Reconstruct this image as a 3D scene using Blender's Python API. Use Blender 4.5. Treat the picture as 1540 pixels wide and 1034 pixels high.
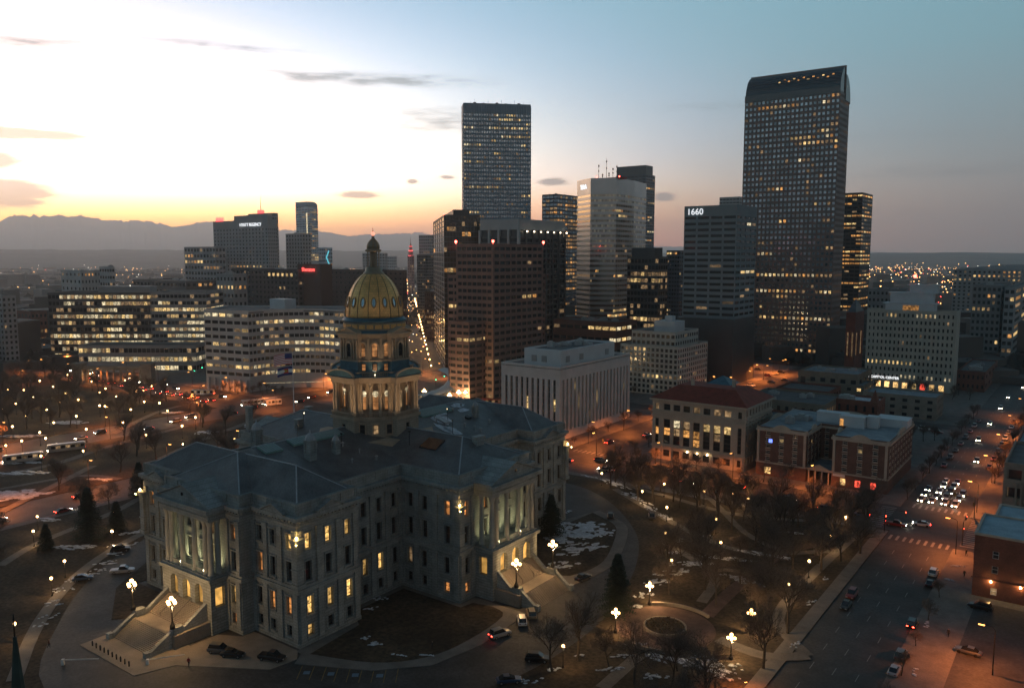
import bpy, bmesh, math, random
from mathutils import Vector, Matrix, noise
R = math.radians
sc = bpy.context.scene
for o in list(bpy.data.objects): bpy.data.objects.remove(o)
C = sc.collection

# ---------------------------------------------------------------- camera
CAM = Vector((148.9, -145.0, 76.0)); FPX = 1218.0; PITCH = R(6.2); YAW = R(-36.1)
cd = bpy.data.cameras.new('camera'); cam = bpy.data.objects.new('camera', cd); C.objects.link(cam); sc.camera = cam
cam.location = CAM; cam.rotation_euler = (R(90) - PITCH, 0, -YAW)
cd.sensor_width = 36; cd.lens = 36 * FPX / 1540; cd.clip_start = 1; cd.clip_end = 200000
# ---------------------------------------------------------------- world (dusk sky)
SUN_AZ, SUN_EL = R(-66), R(-0.6)          # azimuth clockwise from north
w = bpy.data.worlds.new('World'); sc.world = w; w.use_nodes = True
nt = w.node_tree; N = nt.nodes; L = nt.links; bg = N['Background']
def nd(t, **k):
    n = N.new(t)
    for a, b in k.items(): setattr(n, a, b)
    return n
def mth(op, a, b=None, c=None):
    n = nd('ShaderNodeMath', operation=op)
    for i, v in enumerate((a, b, c)):
        if v is None: continue
        if isinstance(v, (int, float)): n.inputs[i].default_value = v
        else: L.new(v, n.inputs[i])
    return n.outputs[0]
sky = nd('ShaderNodeTexSky', sky_type='NISHITA', sun_disc=False, sun_elevation=SUN_EL, sun_rotation=SUN_AZ,
         altitude=1600, air_density=1.0, dust_density=2.0, ozone_density=1.5)
tc = nd('ShaderNodeTexCoord'); sep = nd('ShaderNodeSeparateXYZ'); L.new(tc.outputs['Generated'], sep.inputs[0])
X, Y, Z = sep.outputs
el = mth('ARCSINE', mth('MINIMUM', mth('MAXIMUM', Z, -1.0), 1.0))                 # elevation, rad
az = mth('ARCTAN2', X, Y)                                                          # azimuth, rad
def wrap(a): return mth('ARCTAN2', mth('SINE', a), mth('COSINE', a))
daz = wrap(mth('SUBTRACT', az, SUN_AZ))
ramp = nd('ShaderNodeValToRGB'); L.new(mth('DIVIDE', mth('MAXIMUM', el, 0.0), R(60)), ramp.inputs[0])
cr = ramp.color_ramp
for i, (e_, c_) in enumerate([(0, (.29, .255, .265)), (2.6, (.30, .28, .295)), (6.3, (.27, .33, .355)), (13, (.22, .42, .49)),
                              (18, (.22, .46, .56)), (35, (.085, .17, .23)), (60, (.035, .075, .12))]):
    e = cr.elements[i] if i < 2 else cr.elements.new(e_ / 60)
    e.position = e_ / 60; e.color = (*c_, 1)
glow = mth('EXPONENT', mth('MULTIPLY', mth('ADD', mth('POWER', mth('DIVIDE', mth('ABSOLUTE', daz), R(31)), 2.0), mth('POWER', mth('DIVIDE', mth('MAXIMUM', el, 0.0), R(13)), 2.0)), -1.0))
# the sky away from the afterglow dims towards the east
dim = mth('ADD', mth('MULTIPLY', mth('COSINE', daz), .34), .66)
tint = nd('ShaderNodeMix', data_type='RGBA', blend_type='MULTIPLY'); tint.inputs[0].default_value = 1
L.new(sky.outputs[0], tint.inputs[6]); tint.inputs[7].default_value = (5.2, 4.3, 4.9, 1)
dk = nd('ShaderNodeVectorMath', operation='SCALE'); L.new(ramp.outputs[0], dk.inputs[0]); L.new(mth('MULTIPLY', dim, 1.12), dk.inputs['Scale'])
# pink band opposite the sunset (it shows in the mirror-glass tower)
vb = mth('EXPONENT', mth('MULTIPLY', mth('ADD', mth('POWER', mth('DIVIDE', mth('ABSOLUTE', wrap(mth('SUBTRACT', daz, math.pi))), R(62)), 2.0), mth('POWER', mth('DIVIDE', mth('SUBTRACT', el, R(7)), R(7)), 2.0)), -1.0))
vr = nd('ShaderNodeVectorMath', operation='SCALE'); vr.inputs[0].default_value = (.58, .44, .37); L.new(vb, vr.inputs['Scale'])
va = nd('ShaderNodeVectorMath', operation='ADD'); L.new(dk.outputs[0], va.inputs[0]); L.new(vr.outputs[0], va.inputs[1])
cap_ = nd('ShaderNodeVectorMath', operation='MINIMUM'); L.new(tint.outputs[2], cap_.inputs[0]); cap_.inputs[1].default_value = (8.5, 5.8, 3.8)
lowr = nd('ShaderNodeMapRange', interpolation_type='SMOOTHSTEP'); L.new(el, lowr.inputs[0]); lowr.inputs[1].default_value = R(.5); lowr.inputs[2].default_value = R(5.5)
wt = nd('ShaderNodeMix', data_type='RGBA'); L.new(lowr.outputs[0], wt.inputs[0]); wt.inputs[6].default_value = (1.0, .52, .20, 1); wt.inputs[7].default_value = (1, 1, 1, 1)   # redder air near the horizon
wm = nd('ShaderNodeVectorMath', operation='MULTIPLY'); L.new(cap_.outputs[0], wm.inputs[0]); L.new(wt.outputs[2], wm.inputs[1])
og = mth('EXPONENT', mth('MULTIPLY', mth('ADD', mth('POWER', mth('DIVIDE', daz, R(42)), 2.0), mth('POWER', mth('DIVIDE', mth('SUBTRACT', el, R(2.2)), R(3)), 2.0)), -1.0))
oc_ = nd('ShaderNodeVectorMath', operation='SCALE'); oc_.inputs[0].default_value = (.95, .38, .12); L.new(og, oc_.inputs['Scale'])
va2 = nd('ShaderNodeVectorMath', operation='ADD'); L.new(va.outputs[0], va2.inputs[0]); L.new(oc_.outputs[0], va2.inputs[1])
mx = nd('ShaderNodeMix', data_type='RGBA'); L.new(glow, mx.inputs[0]); L.new(va2.outputs[0], mx.inputs[6]); L.new(wm.outputs[0], mx.inputs[7])
# thin dusk clouds, soft ellipses in azimuth / elevation broken up by noise
def cloud(azd, eld, wa, we, k):
    a = mth('DIVIDE', wrap(mth('SUBTRACT', az, R(azd))), R(wa)); b = mth('DIVIDE', mth('SUBTRACT', el, R(eld)), R(we))
    return mth('MULTIPLY', mth('EXPONENT', mth('MULTIPLY', mth('ADD', mth('MULTIPLY', a, a), mth('MULTIPLY', b, b)), -1.0)), k)
cv = nd('ShaderNodeCombineXYZ'); L.new(mth('MULTIPLY', az, 22.0), cv.inputs[0]); L.new(mth('MULTIPLY', el, 130.0), cv.inputs[1])
cn = nd('ShaderNodeTexNoise'); cn.inputs['Scale'].default_value = 1.0; cn.inputs['Detail'].default_value = 6; cn.inputs['Roughness'].default_value = .62
L.new(cv.outputs[0], cn.inputs['Vector'])
tot = None
for c_ in [(-66, 12.2, 6.5, .7, .7), (-67.5, 7.2, 3.4, .30, 2.6), (-69, 5.6, 2.0, .42, 2.6), (-68.2, 3.7, 2.3, .75, 2.6), (-47, 11.7, 9, .5, .85), (-56, 13.2, 7, .4, .6),
           (-40.5, 9.2, 5.5, 1.0, .6), (-46.6, 4.15, 1.35, .24, 1.6), (-43, 5.1, .35, .14, 1.5), (-40.6, 5.4, .5, .14, 1.4), (-33.2, 5.1, 1.0, .3, 1.3),
           (-25.6, 4.0, .8, .3, 1.3), (-20, 9.8, 8, .5, .4), (-8, 5.2, 9, .6, .45), (-12, 7.4, 8, .35, .35), (-75, 16, 8, .9, .5), (-90, 9, 9, .8, 1), (40, 9, 14, .9, .5), (120, 8, 20, .9, .5), (200, 10, 18, 1.0, .5)]:
    v = cloud(*c_); tot = v if tot is None else mth('ADD', tot, v)
cm = nd('ShaderNodeMapRange', interpolation_type='SMOOTHSTEP'); L.new(mth('MULTIPLY', tot, mth('ADD', mth('MULTIPLY', cn.outputs[0], 2.2), -.45)), cm.inputs[0])
cm.inputs[1].default_value = .06; cm.inputs[2].default_value = .7; cm.inputs[3].default_value = 0; cm.inputs[4].default_value = .8
cl = nd('ShaderNodeMix', data_type='RGBA'); L.new(cm.outputs[0], cl.inputs[0]); L.new(mx.outputs[2], cl.inputs[6])
cd_ = nd('ShaderNodeMix', data_type='RGBA', blend_type='MULTIPLY'); cd_.inputs[0].default_value = 1; L.new(ramp.outputs[0], cd_.inputs[6]); cd_.inputs[7].default_value = (.80, .74, .74, 1)
cg = nd('ShaderNodeMix', data_type='RGBA'); L.new(glow, cg.inputs[0]); L.new(cd_.outputs[2], cg.inputs[6]); cg.inputs[7].default_value = (.80, .71, .68, 1); L.new(cg.outputs[2], cl.inputs[7])
L.new(cl.outputs[2], bg.inputs[0]); bg.inputs[1].default_value = 1.0
# ---------------------------------------------------------------- sun (already on the horizon), exposure
sl = bpy.data.lights.new('sun', 'SUN'); sl.energy = .06; sl.angle = R(10); sl.color = (1, .62, .35)
so = bpy.data.objects.new('sun', sl); C.objects.link(so); so.location = (0, 0, 300)
so.rotation_euler = Vector((math.sin(SUN_AZ), math.cos(SUN_AZ), math.tan(R(2)))).to_track_quat('Z', 'Y').to_euler()
HAZE = 9.0e-5
vs = sc.view_settings; vs.view_transform = 'Standard'; vs.look = 'None'; vs.exposure = 0.0; vs.gamma = 1
sc.cycles.use_denoising = True; sc.cycles.max_bounces = 5; sc.cycles.diffuse_bounces = 2; sc.cycles.glossy_bounces = 3
sc.cycles.transmission_bounces = 2; sc.cycles.volume_bounces = 2; sc.cycles.transparent_max_bounces = 6
sc.cycles.sample_clamp_indirect = 2.5; sc.cycles.use_light_tree = True

# ---------------------------------------------------------------- pixel helpers (photo is 1540 x 1034)
FW = Vector((math.sin(YAW) * math.cos(PITCH), math.cos(YAW) * math.cos(PITCH), -math.sin(PITCH)))
RT = Vector((math.cos(YAW), -math.sin(YAW), 0)); UP = RT.cross(FW)
def ray(x, y): return FW + RT * ((x - 770) / FPX) - UP * ((y - 517) / FPX)
def G(x, y, z=0.0):
    d = ray(x, y); t = (z - CAM.z) / d.z; return CAM + d * t
def at_depth(x, y, dep): return CAM + ray(x, y) * dep
def z_at(py, xy):
    lo, hi = -80.0, 900.0
    for _ in range(50):
        m = (lo + hi) / 2; v = Vector((xy[0], xy[1], m)) - CAM
        if 517 - FPX * v.dot(UP) / v.dot(FW) > py: lo = m
        else: hi = m
    return m
def hit(P, dirv, px, py):
    """distance along dirv from P (plan) to the vertical plane through the camera and pixel"""
    d = ray(px, py); a, b = dirv; ox, oy = P[0] - CAM.x, P[1] - CAM.y
    return -(ox * d.y - oy * d.x) / (a * d.y - b * d.x)

# ---------------------------------------------------------------- materials
MATS = {}
def mat(name, col=(.5, .5, .5), rough=.8, var=.25, scale=.35, metal=0.0, em=None, ems=0.0, spec=.4, bump=0.0, bscale=3.0, brick=None, fine=0.0):
    if name in MATS: return MATS[name]
    m = bpy.data.materials.new(name); m.use_nodes = True; t = m.node_tree; b = t.nodes['Principled BSDF']
    b.inputs['Roughness'].default_value = rough; b.inputs['Metallic'].default_value = metal; b.inputs['Specular IOR Level'].default_value = spec
    geo = t.nodes.new('ShaderNodeNewGeometry')
    n = t.nodes.new('ShaderNodeTexNoise'); n.inputs['Scale'].default_value = scale; n.inputs['Detail'].default_value = 5; n.inputs['Roughness'].default_value = .6
    t.links.new(geo.outputs['Position'], n.inputs['Vector'])
    mr = t.nodes.new('ShaderNodeMapRange'); t.links.new(n.outputs[0], mr.inputs[0]); mr.inputs[1].default_value = .3; mr.inputs[2].default_value = .7
    mr.inputs[3].default_value = 1 - var; mr.inputs[4].default_value = 1 + var
    val = mr.outputs[0]
    if fine:
        n2 = t.nodes.new('ShaderNodeTexNoise'); n2.inputs['Scale'].default_value = scale * 14; n2.inputs['Detail'].default_value = 3
        t.links.new(geo.outputs['Position'], n2.inputs['Vector'])
        m2 = t.nodes.new('ShaderNodeMapRange'); t.links.new(n2.outputs[0], m2.inputs[0]); m2.inputs[1].default_value = .3; m2.inputs[2].default_value = .7
        m2.inputs[3].default_value = 1 - fine; m2.inputs[4].default_value = 1 + fine
        mm = t.nodes.new('ShaderNodeMath'); mm.operation = 'MULTIPLY'; t.links.new(val, mm.inputs[0]); t.links.new(m2.outputs[0], mm.inputs[1]); val = mm.outputs[0]
    mul = t.nodes.new('ShaderNodeMix'); mul.data_type = 'RGBA'; mul.blend_type = 'MULTIPLY'; mul.inputs[0].default_value = 1
    mul.inputs[6].default_value = (*col, 1); cmb = t.nodes.new('ShaderNodeCombineColor')
    for i in range(3): t.links.new(val, cmb.inputs[i])
    t.links.new(cmb.outputs[0], mul.inputs[7]); out = mul.outputs[2]
    hsrc = None
    if brick:      # masonry courses: bw, bh in metres; runs along the wall whatever its direction
        s = t.nodes.new('ShaderNodeSeparateXYZ'); t.links.new(geo.outputs['Position'], s.inputs[0])
        ad = t.nodes.new('ShaderNodeMath'); ad.operation = 'ADD'; t.links.new(s.outputs[0], ad.inputs[0]); t.links.new(s.outputs[1], ad.inputs[1])
        cx = t.nodes.new('ShaderNodeCombineXYZ'); t.links.new(ad.outputs[0], cx.inputs[0]); t.links.new(s.outputs[2], cx.inputs[1])
        bt = t.nodes.new('ShaderNodeTexBrick'); t.links.new(cx.outputs[0], bt.inputs[0]); bt.inputs['Scale'].default_value = 1
        bt.inputs['Brick Width'].default_value = brick[0]; bt.inputs['Row Height'].default_value = brick[1]; bt.inputs['Mortar Size'].default_value = brick[2]
        bt.inputs['Color1'].default_value = (1, 1, 1, 1); bt.inputs['Color2'].default_value = (brick[3],) * 3 + (1,); bt.inputs['Mortar'].default_value = (.55, .55, .55, 1)
        m3 = t.nodes.new('ShaderNodeMix'); m3.data_type = 'RGBA'; m3.blend_type = 'MULTIPLY'; m3.inputs[0].default_value = 1
        t.links.new(out, m3.inputs[6]); t.links.new(bt.outputs[0], m3.inputs[7]); out = m3.outputs[2]; hsrc = bt.outputs[0]
    t.links.new(out, b.inputs['Base Color'])
    if bump:
        bp = t.nodes.new('ShaderNodeBump'); bp.inputs['Strength'].default_value = bump; bp.inputs['Distance'].default_value = .08
        if hsrc is None:
            n3 = t.nodes.new('ShaderNodeTexNoise'); n3.inputs['Scale'].default_value = bscale; n3.inputs['Detail'].default_value = 4
            t.links.new(geo.outputs['Position'], n3.inputs['Vector']); hsrc = n3.outputs[0]
        t.links.new(hsrc, bp.inputs['Height']); t.links.new(bp.outputs[0], b.inputs['Normal'])
    if em:
        b.inputs['Emission Color'].default_value = (*em, 1); b.inputs['Emission Strength'].default_value = ems
    MATS[name] = m; return m
def lit(name, col, ems, lo=.25, sc_=1.1, samp='NONE'):
    """a lit window: warm light broken up by blinds, ceiling lamps and furniture"""
    if name in MATS: return MATS[name]
    m = bpy.data.materials.new(name); m.use_nodes = True; t = m.node_tree; b = t.nodes['Principled BSDF']
    b.inputs['Base Color'].default_value = (.05, .045, .04, 1); b.inputs['Roughness'].default_value = .25
    geo = t.nodes.new('ShaderNodeNewGeometry'); n = t.nodes.new('ShaderNodeTexNoise'); n.inputs['Scale'].default_value = sc_; n.inputs['Detail'].default_value = 2.5
    t.links.new(geo.outputs['Position'], n.inputs['Vector'])
    mr = t.nodes.new('ShaderNodeMapRange'); t.links.new(n.outputs[0], mr.inputs[0]); mr.inputs[1].default_value = .36; mr.inputs[2].default_value = .64
    mr.inputs[3].default_value = lo; mr.inputs[4].default_value = 1.3
    oi = t.nodes.new('ShaderNodeObjectInfo'); ad = t.nodes.new('ShaderNodeMath'); ad.operation = 'ADD'
    t.links.new(oi.outputs['Random'], ad.inputs[0]); t.links.new(geo.outputs['Random Per Island'], ad.inputs[1])
    fr = t.nodes.new('ShaderNodeMath'); fr.operation = 'FRACT'; t.links.new(ad.outputs[0], fr.inputs[0])
    m2 = t.nodes.new('ShaderNodeMapRange'); t.links.new(fr.outputs[0], m2.inputs[0]); m2.inputs[3].default_value = .25; m2.inputs[4].default_value = 1.3
    mu = t.nodes.new('ShaderNodeMath'); mu.operation = 'MULTIPLY'; t.links.new(mr.outputs[0], mu.inputs[0]); t.links.new(m2.outputs[0], mu.inputs[1])
    m3 = t.nodes.new('ShaderNodeMath'); m3.operation = 'MULTIPLY'; t.links.new(mu.outputs[0], m3.inputs[0]); m3.inputs[1].default_value = ems
    b.inputs['Emission Color'].default_value = (*col, 1); t.links.new(m3.outputs[0], b.inputs['Emission Strength'])
    m.cycles.emission_sampling = samp; MATS[name] = m; return m
def glow_mat(name, col, ems, samp='AUTO'):
    if name in MATS: return MATS[name]
    m = bpy.data.materials.new(name); m.use_nodes = True; b = m.node_tree.nodes['Principled BSDF']
    b.inputs['Base Color'].default_value = (.8, .8, .8, 1); b.inputs['Emission Color'].default_value = (*col, 1); b.inputs['Emission Strength'].default_value = ems
    oi = m.node_tree.nodes.new('ShaderNodeObjectInfo'); mr = m.node_tree.nodes.new('ShaderNodeMapRange'); m.node_tree.links.new(oi.outputs['Random'], mr.inputs[0])
    mr.inputs[3].default_value = ems * .55; mr.inputs[4].default_value = ems * 1.45; m.node_tree.links.new(mr.outputs[0], b.inputs['Emission Strength'])
    m.cycles.emission_sampling = samp; MATS[name] = m; return m
def glass(name, col, rough=.12, spec=.5, metal=0.0):
    if name in MATS: return MATS[name]
    m = bpy.data.materials.new(name); m.use_nodes = True; t = m.node_tree; b = t.nodes['Principled BSDF']
    b.inputs['Roughness'].default_value = rough; b.inputs['Specular IOR Level'].default_value = spec; b.inputs['Metallic'].default_value = metal
    geo = t.nodes.new('ShaderNodeNewGeometry'); m2 = t.nodes.new('ShaderNodeMapRange'); t.links.new(geo.outputs['Random Per Island'], m2.inputs[0])
    m2.inputs[3].default_value = .55; m2.inputs[4].default_value = 1.5
    mul = t.nodes.new('ShaderNodeMix'); mul.data_type = 'RGBA'; mul.blend_type = 'MULTIPLY'; mul.inputs[0].default_value = 1; mul.inputs[6].default_value = (*col, 1)
    cmb = t.nodes.new('ShaderNodeCombineColor')
    for i in range(3): t.links.new(m2.outputs[0], cmb.inputs[i])
    t.links.new(cmb.outputs[0], mul.inputs[7]); t.links.new(mul.outputs[2], b.inputs['Base Color']); MATS[name] = m; return m

GL = glass('dark_window_glass', (.018, .021, .025)); GLB = glass('blue_window_glass', (.36, .42, .46), .16, .6, .85)
GLZ = glass('bronze_window_glass', (.05, .04, .03), .1, .8)
LW = lit('warm_window_light', (1, .66, .26), 1.0); LO = lit('orange_window_light', (1, .45, .12), .8); LP = lit('pale_window_light', (1, .82, .50), .85)
LD = lit('dim_window_light', (1, .62, .3), .30)
LC = lit('capitol_window_light', (1, .58, .17), 1.4, .2, 1.3); LCO = lit('capitol_orange_window_light', (1, .38, .10), .85, .25, 1.1)

# ---------------------------------------------------------------- mesh builder
class MB:
    def __init__(s): s.v = []; s.f = []; s.m = []
    def add(s, vs, fs, mi=0):
        k = len(s.v); s.v += [tuple(v) for v in vs]; s.f += [tuple(i + k for i in f) for f in fs]; s.m += [mi] * len(fs); return s
    def box(s, x0, x1, y0, y1, z0, z1, mi=0):
        return s.add([(x0, y0, z0), (x1, y0, z0), (x1, y1, z0), (x0, y1, z0), (x0, y0, z1), (x1, y0, z1), (x1, y1, z1), (x0, y1, z1)],
                     [(3, 2, 1, 0), (4, 5, 6, 7), (0, 1, 5, 4), (1, 2, 6, 5), (2, 3, 7, 6), (3, 0, 4, 7)], mi)
    def obox(s, p, ax, ay, az_, mi=0):       # oriented box: corner p, three edge vectors
        p = Vector(p); q = [p, p + ax, p + ax + ay, p + ay]; q += [v + az_ for v in q]
        return s.add(q, [(3, 2, 1, 0), (4, 5, 6, 7), (0, 1, 5, 4), (1, 2, 6, 5), (2, 3, 7, 6), (3, 0, 4, 7)], mi)
    def prism(s, poly, z0, z1, mi=0, cap=True):
        n = len(poly); vs = [(p[0], p[1], z0) for p in poly] + [(p[0], p[1], z1) for p in poly]
        fs = [(i, (i + 1) % n, n + (i + 1) % n, n + i) for i in range(n)]
        if cap: fs += [tuple(range(n, 2 * n)), tuple(range(n - 1, -1, -1))]
        return s.add(vs, fs, mi)
    def ring(s, outer, inner, z0, z1, mi=0):
        n = len(outer); vs = [(p[0], p[1], z) for z in (z0, z1) for q in (outer, inner) for p in q]
        fs = []
        for i in range(n):
            j = (i + 1) % n
            fs += [(i, j, 2 * n + j, 2 * n + i), (n + j, n + i, 3 * n + i, 3 * n + j), (2 * n + i, 2 * n + j, 3 * n + j, 3 * n + i), (j, i, n + i, n + j)]
        return s.add(vs, fs, mi)
    def lathe(s, prof, cx=0, cy=0, n=24, mi=0, cap=True):
        vs = []; fs = []
        for r, z in prof: vs += [(cx + r * math.cos(2 * math.pi * i / n), cy + r * math.sin(2 * math.pi * i / n), z) for i in range(n)]
        for k in range(len(prof) - 1):
            fs += [(k * n + i, k * n + (i + 1) % n, (k + 1) * n + (i + 1) % n, (k + 1) * n + i) for i in range(n)]
        if cap:
            fs.append(tuple(range(n - 1, -1, -1))); fs.append(tuple((len(prof) - 1) * n + i for i in range(n)))
        return s.add(vs, fs, mi)
    def tube(s, pts, rads, n=3, mi=0, cap=False):
        k0 = None; vs = []; fs = []
        for i, p in enumerate(pts):
            p = Vector(p); a = Vector(pts[max(0, i - 1)]); b = Vector(pts[min(len(pts) - 1, i + 1)]); d = (b - a).normalized()
            u = d.orthogonal().normalized(); v = d.cross(u)
            for j in range(n):
                t = 2 * math.pi * j / n; vs.append(p + (u * math.cos(t) + v * math.sin(t)) * rads[i])
        for i in range(len(pts) - 1): fs += [(i * n + j, i * n + (j + 1) % n, (i + 1) * n + (j + 1) % n, (i + 1) * n + j) for j in range(n)]
        if cap: fs += [tuple(range(n - 1, -1, -1)), tuple((len(pts) - 1) * n + j for j in range(n))]
        return s.add(vs, fs, mi)
    def ball(s, c, r, n=8, m=5, mi=0, sz=1.0):
        return s.lathe([(max(.001, r * math.sin(math.pi * k / m)), c[2] - r * sz * math.cos(math.pi * k / m)) for k in range(m + 1)], c[0], c[1], n, mi)
    def mesh(s, name, mats, smooth=False):
        me = bpy.data.meshes.new(name); me.from_pydata(s.v, [], s.f)
        for m in (mats if isinstance(mats, (list, tuple)) else [mats]): me.materials.append(m)
        if any(s.m): me.polygons.foreach_set('material_index', s.m)
        if smooth: me.polygons.foreach_set('use_smooth', [True] * len(s.f))
        me.update(); return me
    def build(s, name, mats, parent=None, smooth=False):
        return link(name, s.mesh(name, mats, smooth), parent)
def link(name, me, parent=None, loc=(0, 0, 0), rotz=0.0, scale=None):
    o = bpy.data.objects.new(name, me); C.objects.link(o); o.parent = parent; o.location = loc; o.rotation_euler = (0, 0, rotz)
    if scale: o.scale = scale
    return o
def tag(o, label=None, cat=None, group=None, kind=None):
    for k, v in (('label', label), ('category', cat), ('group', group), ('kind', kind)):
        if v: o[k] = v
    return o
def thing(name, label, cat, loc=(0, 0, 0), rotz=0.0, group=None):
    o = bpy.data.objects.new(name, None); C.objects.link(o); o.location = loc; o.rotation_euler = (0, 0, rotz); o.empty_display_size = 1
    return tag(o, label, cat, group)
KIDS = {}
def kids(o):
    return [c for c in o.children]
def dup(root, loc, rotz=0.0, label=None, group=None, scale=None):
    def cp(o, par):
        c = o.copy(); C.objects.link(c); c.parent = par
        for ch in KIDS.setdefault(o.name, kids(o)): cp(ch, c)
        return c
    r = cp(root, None); r.location = loc; r.rotation_euler = (0, 0, rotz)
    if scale: r.scale = (scale,) * 3
    if label: r['label'] = label
    if group: r['group'] = group
    return r
def recolor(o, slot, m):
    o.material_slots[slot].link = 'OBJECT'; o.material_slots[slot].material = m
def text_mesh(body, size, depth, material, name='lettering'):
    cu = bpy.data.curves.new(name, 'FONT'); cu.body = body; cu.size = size; cu.extrude = depth; cu.align_x = 'CENTER'; cu.align_y = 'CENTER'; cu.resolution_u = 3
    o = bpy.data.objects.new('tmp', cu); C.objects.link(o); dg = bpy.context.evaluated_depsgraph_get()
    me = bpy.data.meshes.new_from_object(o.evaluated_get(dg)); bpy.data.objects.remove(o); me.materials.clear(); me.materials.append(material); return me
def sign(body, size, material, P, nrm, parent, name='lettering'):
    """text standing on a wall at world point P, facing nrm (plan)"""
    o = link(name, text_mesh(body, size, .12, material), parent, P); o.rotation_euler = (R(90), 0, math.atan2(nrm[0], -nrm[1])); return o
def jit(poly, amp, seed, sub=3):
    """subdivide and roughen a closed outline"""
    rnd = random.Random(seed); out = []
    for i in range(len(poly)):
        a = Vector(poly[i][:2]); b = Vector(poly[(i + 1) % len(poly)][:2])
        for k in range(sub): p = a.lerp(b, k / sub); out.append((p.x + rnd.uniform(-amp, amp), p.y + rnd.uniform(-amp, amp)))
    return out
def smooth_loop(pts, sub=5, closed=True):
    out = []; n = len(pts)
    for i in range(n if closed else n - 1):
        g = lambda k: Vector(pts[k % n]) if closed else Vector(pts[max(0, min(n - 1, k))])
        a, b, c, d = g(i - 1), g(i), g(i + 1), g(i + 2)
        for k in range(sub):
            t = k / sub; out.append(tuple(.5 * ((2 * b) + (c - a) * t + (2 * a - 5 * b + 4 * c - d) * t * t + (3 * b - a - 3 * c + d) * t ** 3)))
    if not closed: out.append(tuple(pts[-1]))
    return out
def sheet(name, poly, z, m, kind='structure', parent=None, th=0.0):
    """a flat polygon (or a slab th thick) of ground"""
    bm = bmesh.new(); vs = [bm.verts.new((p[0], p[1], z)) for p in poly]; f = bm.faces.new(vs)
    if f.normal.z < 0 or sum((poly[i][0] * poly[(i + 1) % len(poly)][1] - poly[(i + 1) % len(poly)][0] * poly[i][1]) for i in range(len(poly))) < 0: f.normal_flip()
    if th:
        r = bmesh.ops.extrude_face_region(bm, geom=[f]); bmesh.ops.translate(bm, vec=(0, 0, -th), verts=[v for v in r['geom'] if isinstance(v, bmesh.types.BMVert)])
        bmesh.ops.recalc_face_normals(bm, faces=bm.faces)
    bmesh.ops.triangulate(bm, faces=bm.faces)
    me = bpy.data.meshes.new(name); bm.to_mesh(me); bm.free(); me.materials.append(m)
    o = link(name, me, parent)
    if kind: o['kind'] = kind
    return o
def strip(pts, wd):
    """a path polygon of width wd along a polyline"""
    l = []; r = []
    for i, p in enumerate(pts):
        a = Vector(pts[max(0, i - 1)][:2]); b = Vector(pts[min(len(pts) - 1, i + 1)][:2]); d = (b - a).normalized(); n = Vector((-d.y, d.x)) * wd / 2
        q = Vector(p[:2]); l.append(tuple(q + n)); r.append(tuple(q - n))
    return l + r[::-1]
# ---------------------------------------------------------------- facades with real window openings
def facade(mb, P0, P1, z0, z1, cols, rows, dp=.35, off=0.0, mi=0, skip=None):
    P0 = Vector(P0[:2]); P1 = Vector(P1[:2]); d = P1 - P0; Ln = d.length; d = d / Ln; n = Vector((d.y, -d.x)); P0 = P0 + n * off
    def pt(u, z, k=0.0): q = P0 + d * u - n * k; return (q.x, q.y, z)
    zc = z0
    def quad(u0, u1, a, b): mb.add([pt(u0, a), pt(u1, a), pt(u1, b), pt(u0, b)], [(0, 1, 2, 3)], mi)
    u0_, u1_ = -off, Ln + off
    holes = []
    for r, (a, b) in enumerate(rows):
        if a > zc: quad(u0_, u1_, zc, a)
        u = u0_
        for c, (ua, ub) in enumerate(cols):
            if skip and skip(c, r): continue
            quad(u, ua, a, b); u = ub
            mb.add([pt(ua, a), pt(ub, a), pt(ub, b), pt(ua, b), pt(ua, a, dp), pt(ub, a, dp), pt(ub, b, dp), pt(ua, b, dp)],
                   [(0, 1, 5, 4), (1, 2, 6, 5), (2, 3, 7, 6), (3, 0, 4, 7)], mi)
            m = P0 + d * ((ua + ub) / 2) - n * dp; holes.append((c, r, Vector((m.x, m.y, a)), ub - ua, b - a, math.atan2(d.y, d.x)))
        quad(u, u1_, a, b); zc = b
    if z1 > zc: quad(u0_, u1_, zc, z1)
    return holes
UNIT = {}
def unit_pane(m):
    if m.name not in UNIT: UNIT[m.name] = MB().box(-.5, .5, -.03, .03, 0, 1).mesh('pane_' + m.name, m)
    return UNIT[m.name]
def frame_mesh(wd, ht, m, rail=True):
    k = ('fr', round(wd, 2), round(ht, 2), m.name, rail)
    if k not in UNIT:
        b = MB(); t = .09
        b.box(-wd / 2, -wd / 2 + t, -.1, 0, 0, ht); b.box(wd / 2 - t, wd / 2, -.1, 0, 0, ht); b.box(-wd / 2 + t, wd / 2 - t, -.1, 0, 0, t); b.box(-wd / 2 + t, wd / 2 - t, -.1, 0, ht - t, ht)
        if rail: b.box(-wd / 2 + t, wd / 2 - t, -.1, -.02, ht * .52, ht * .52 + .1)
        UNIT[k] = b.mesh('window_frame', m)
    return UNIT[k]
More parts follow.
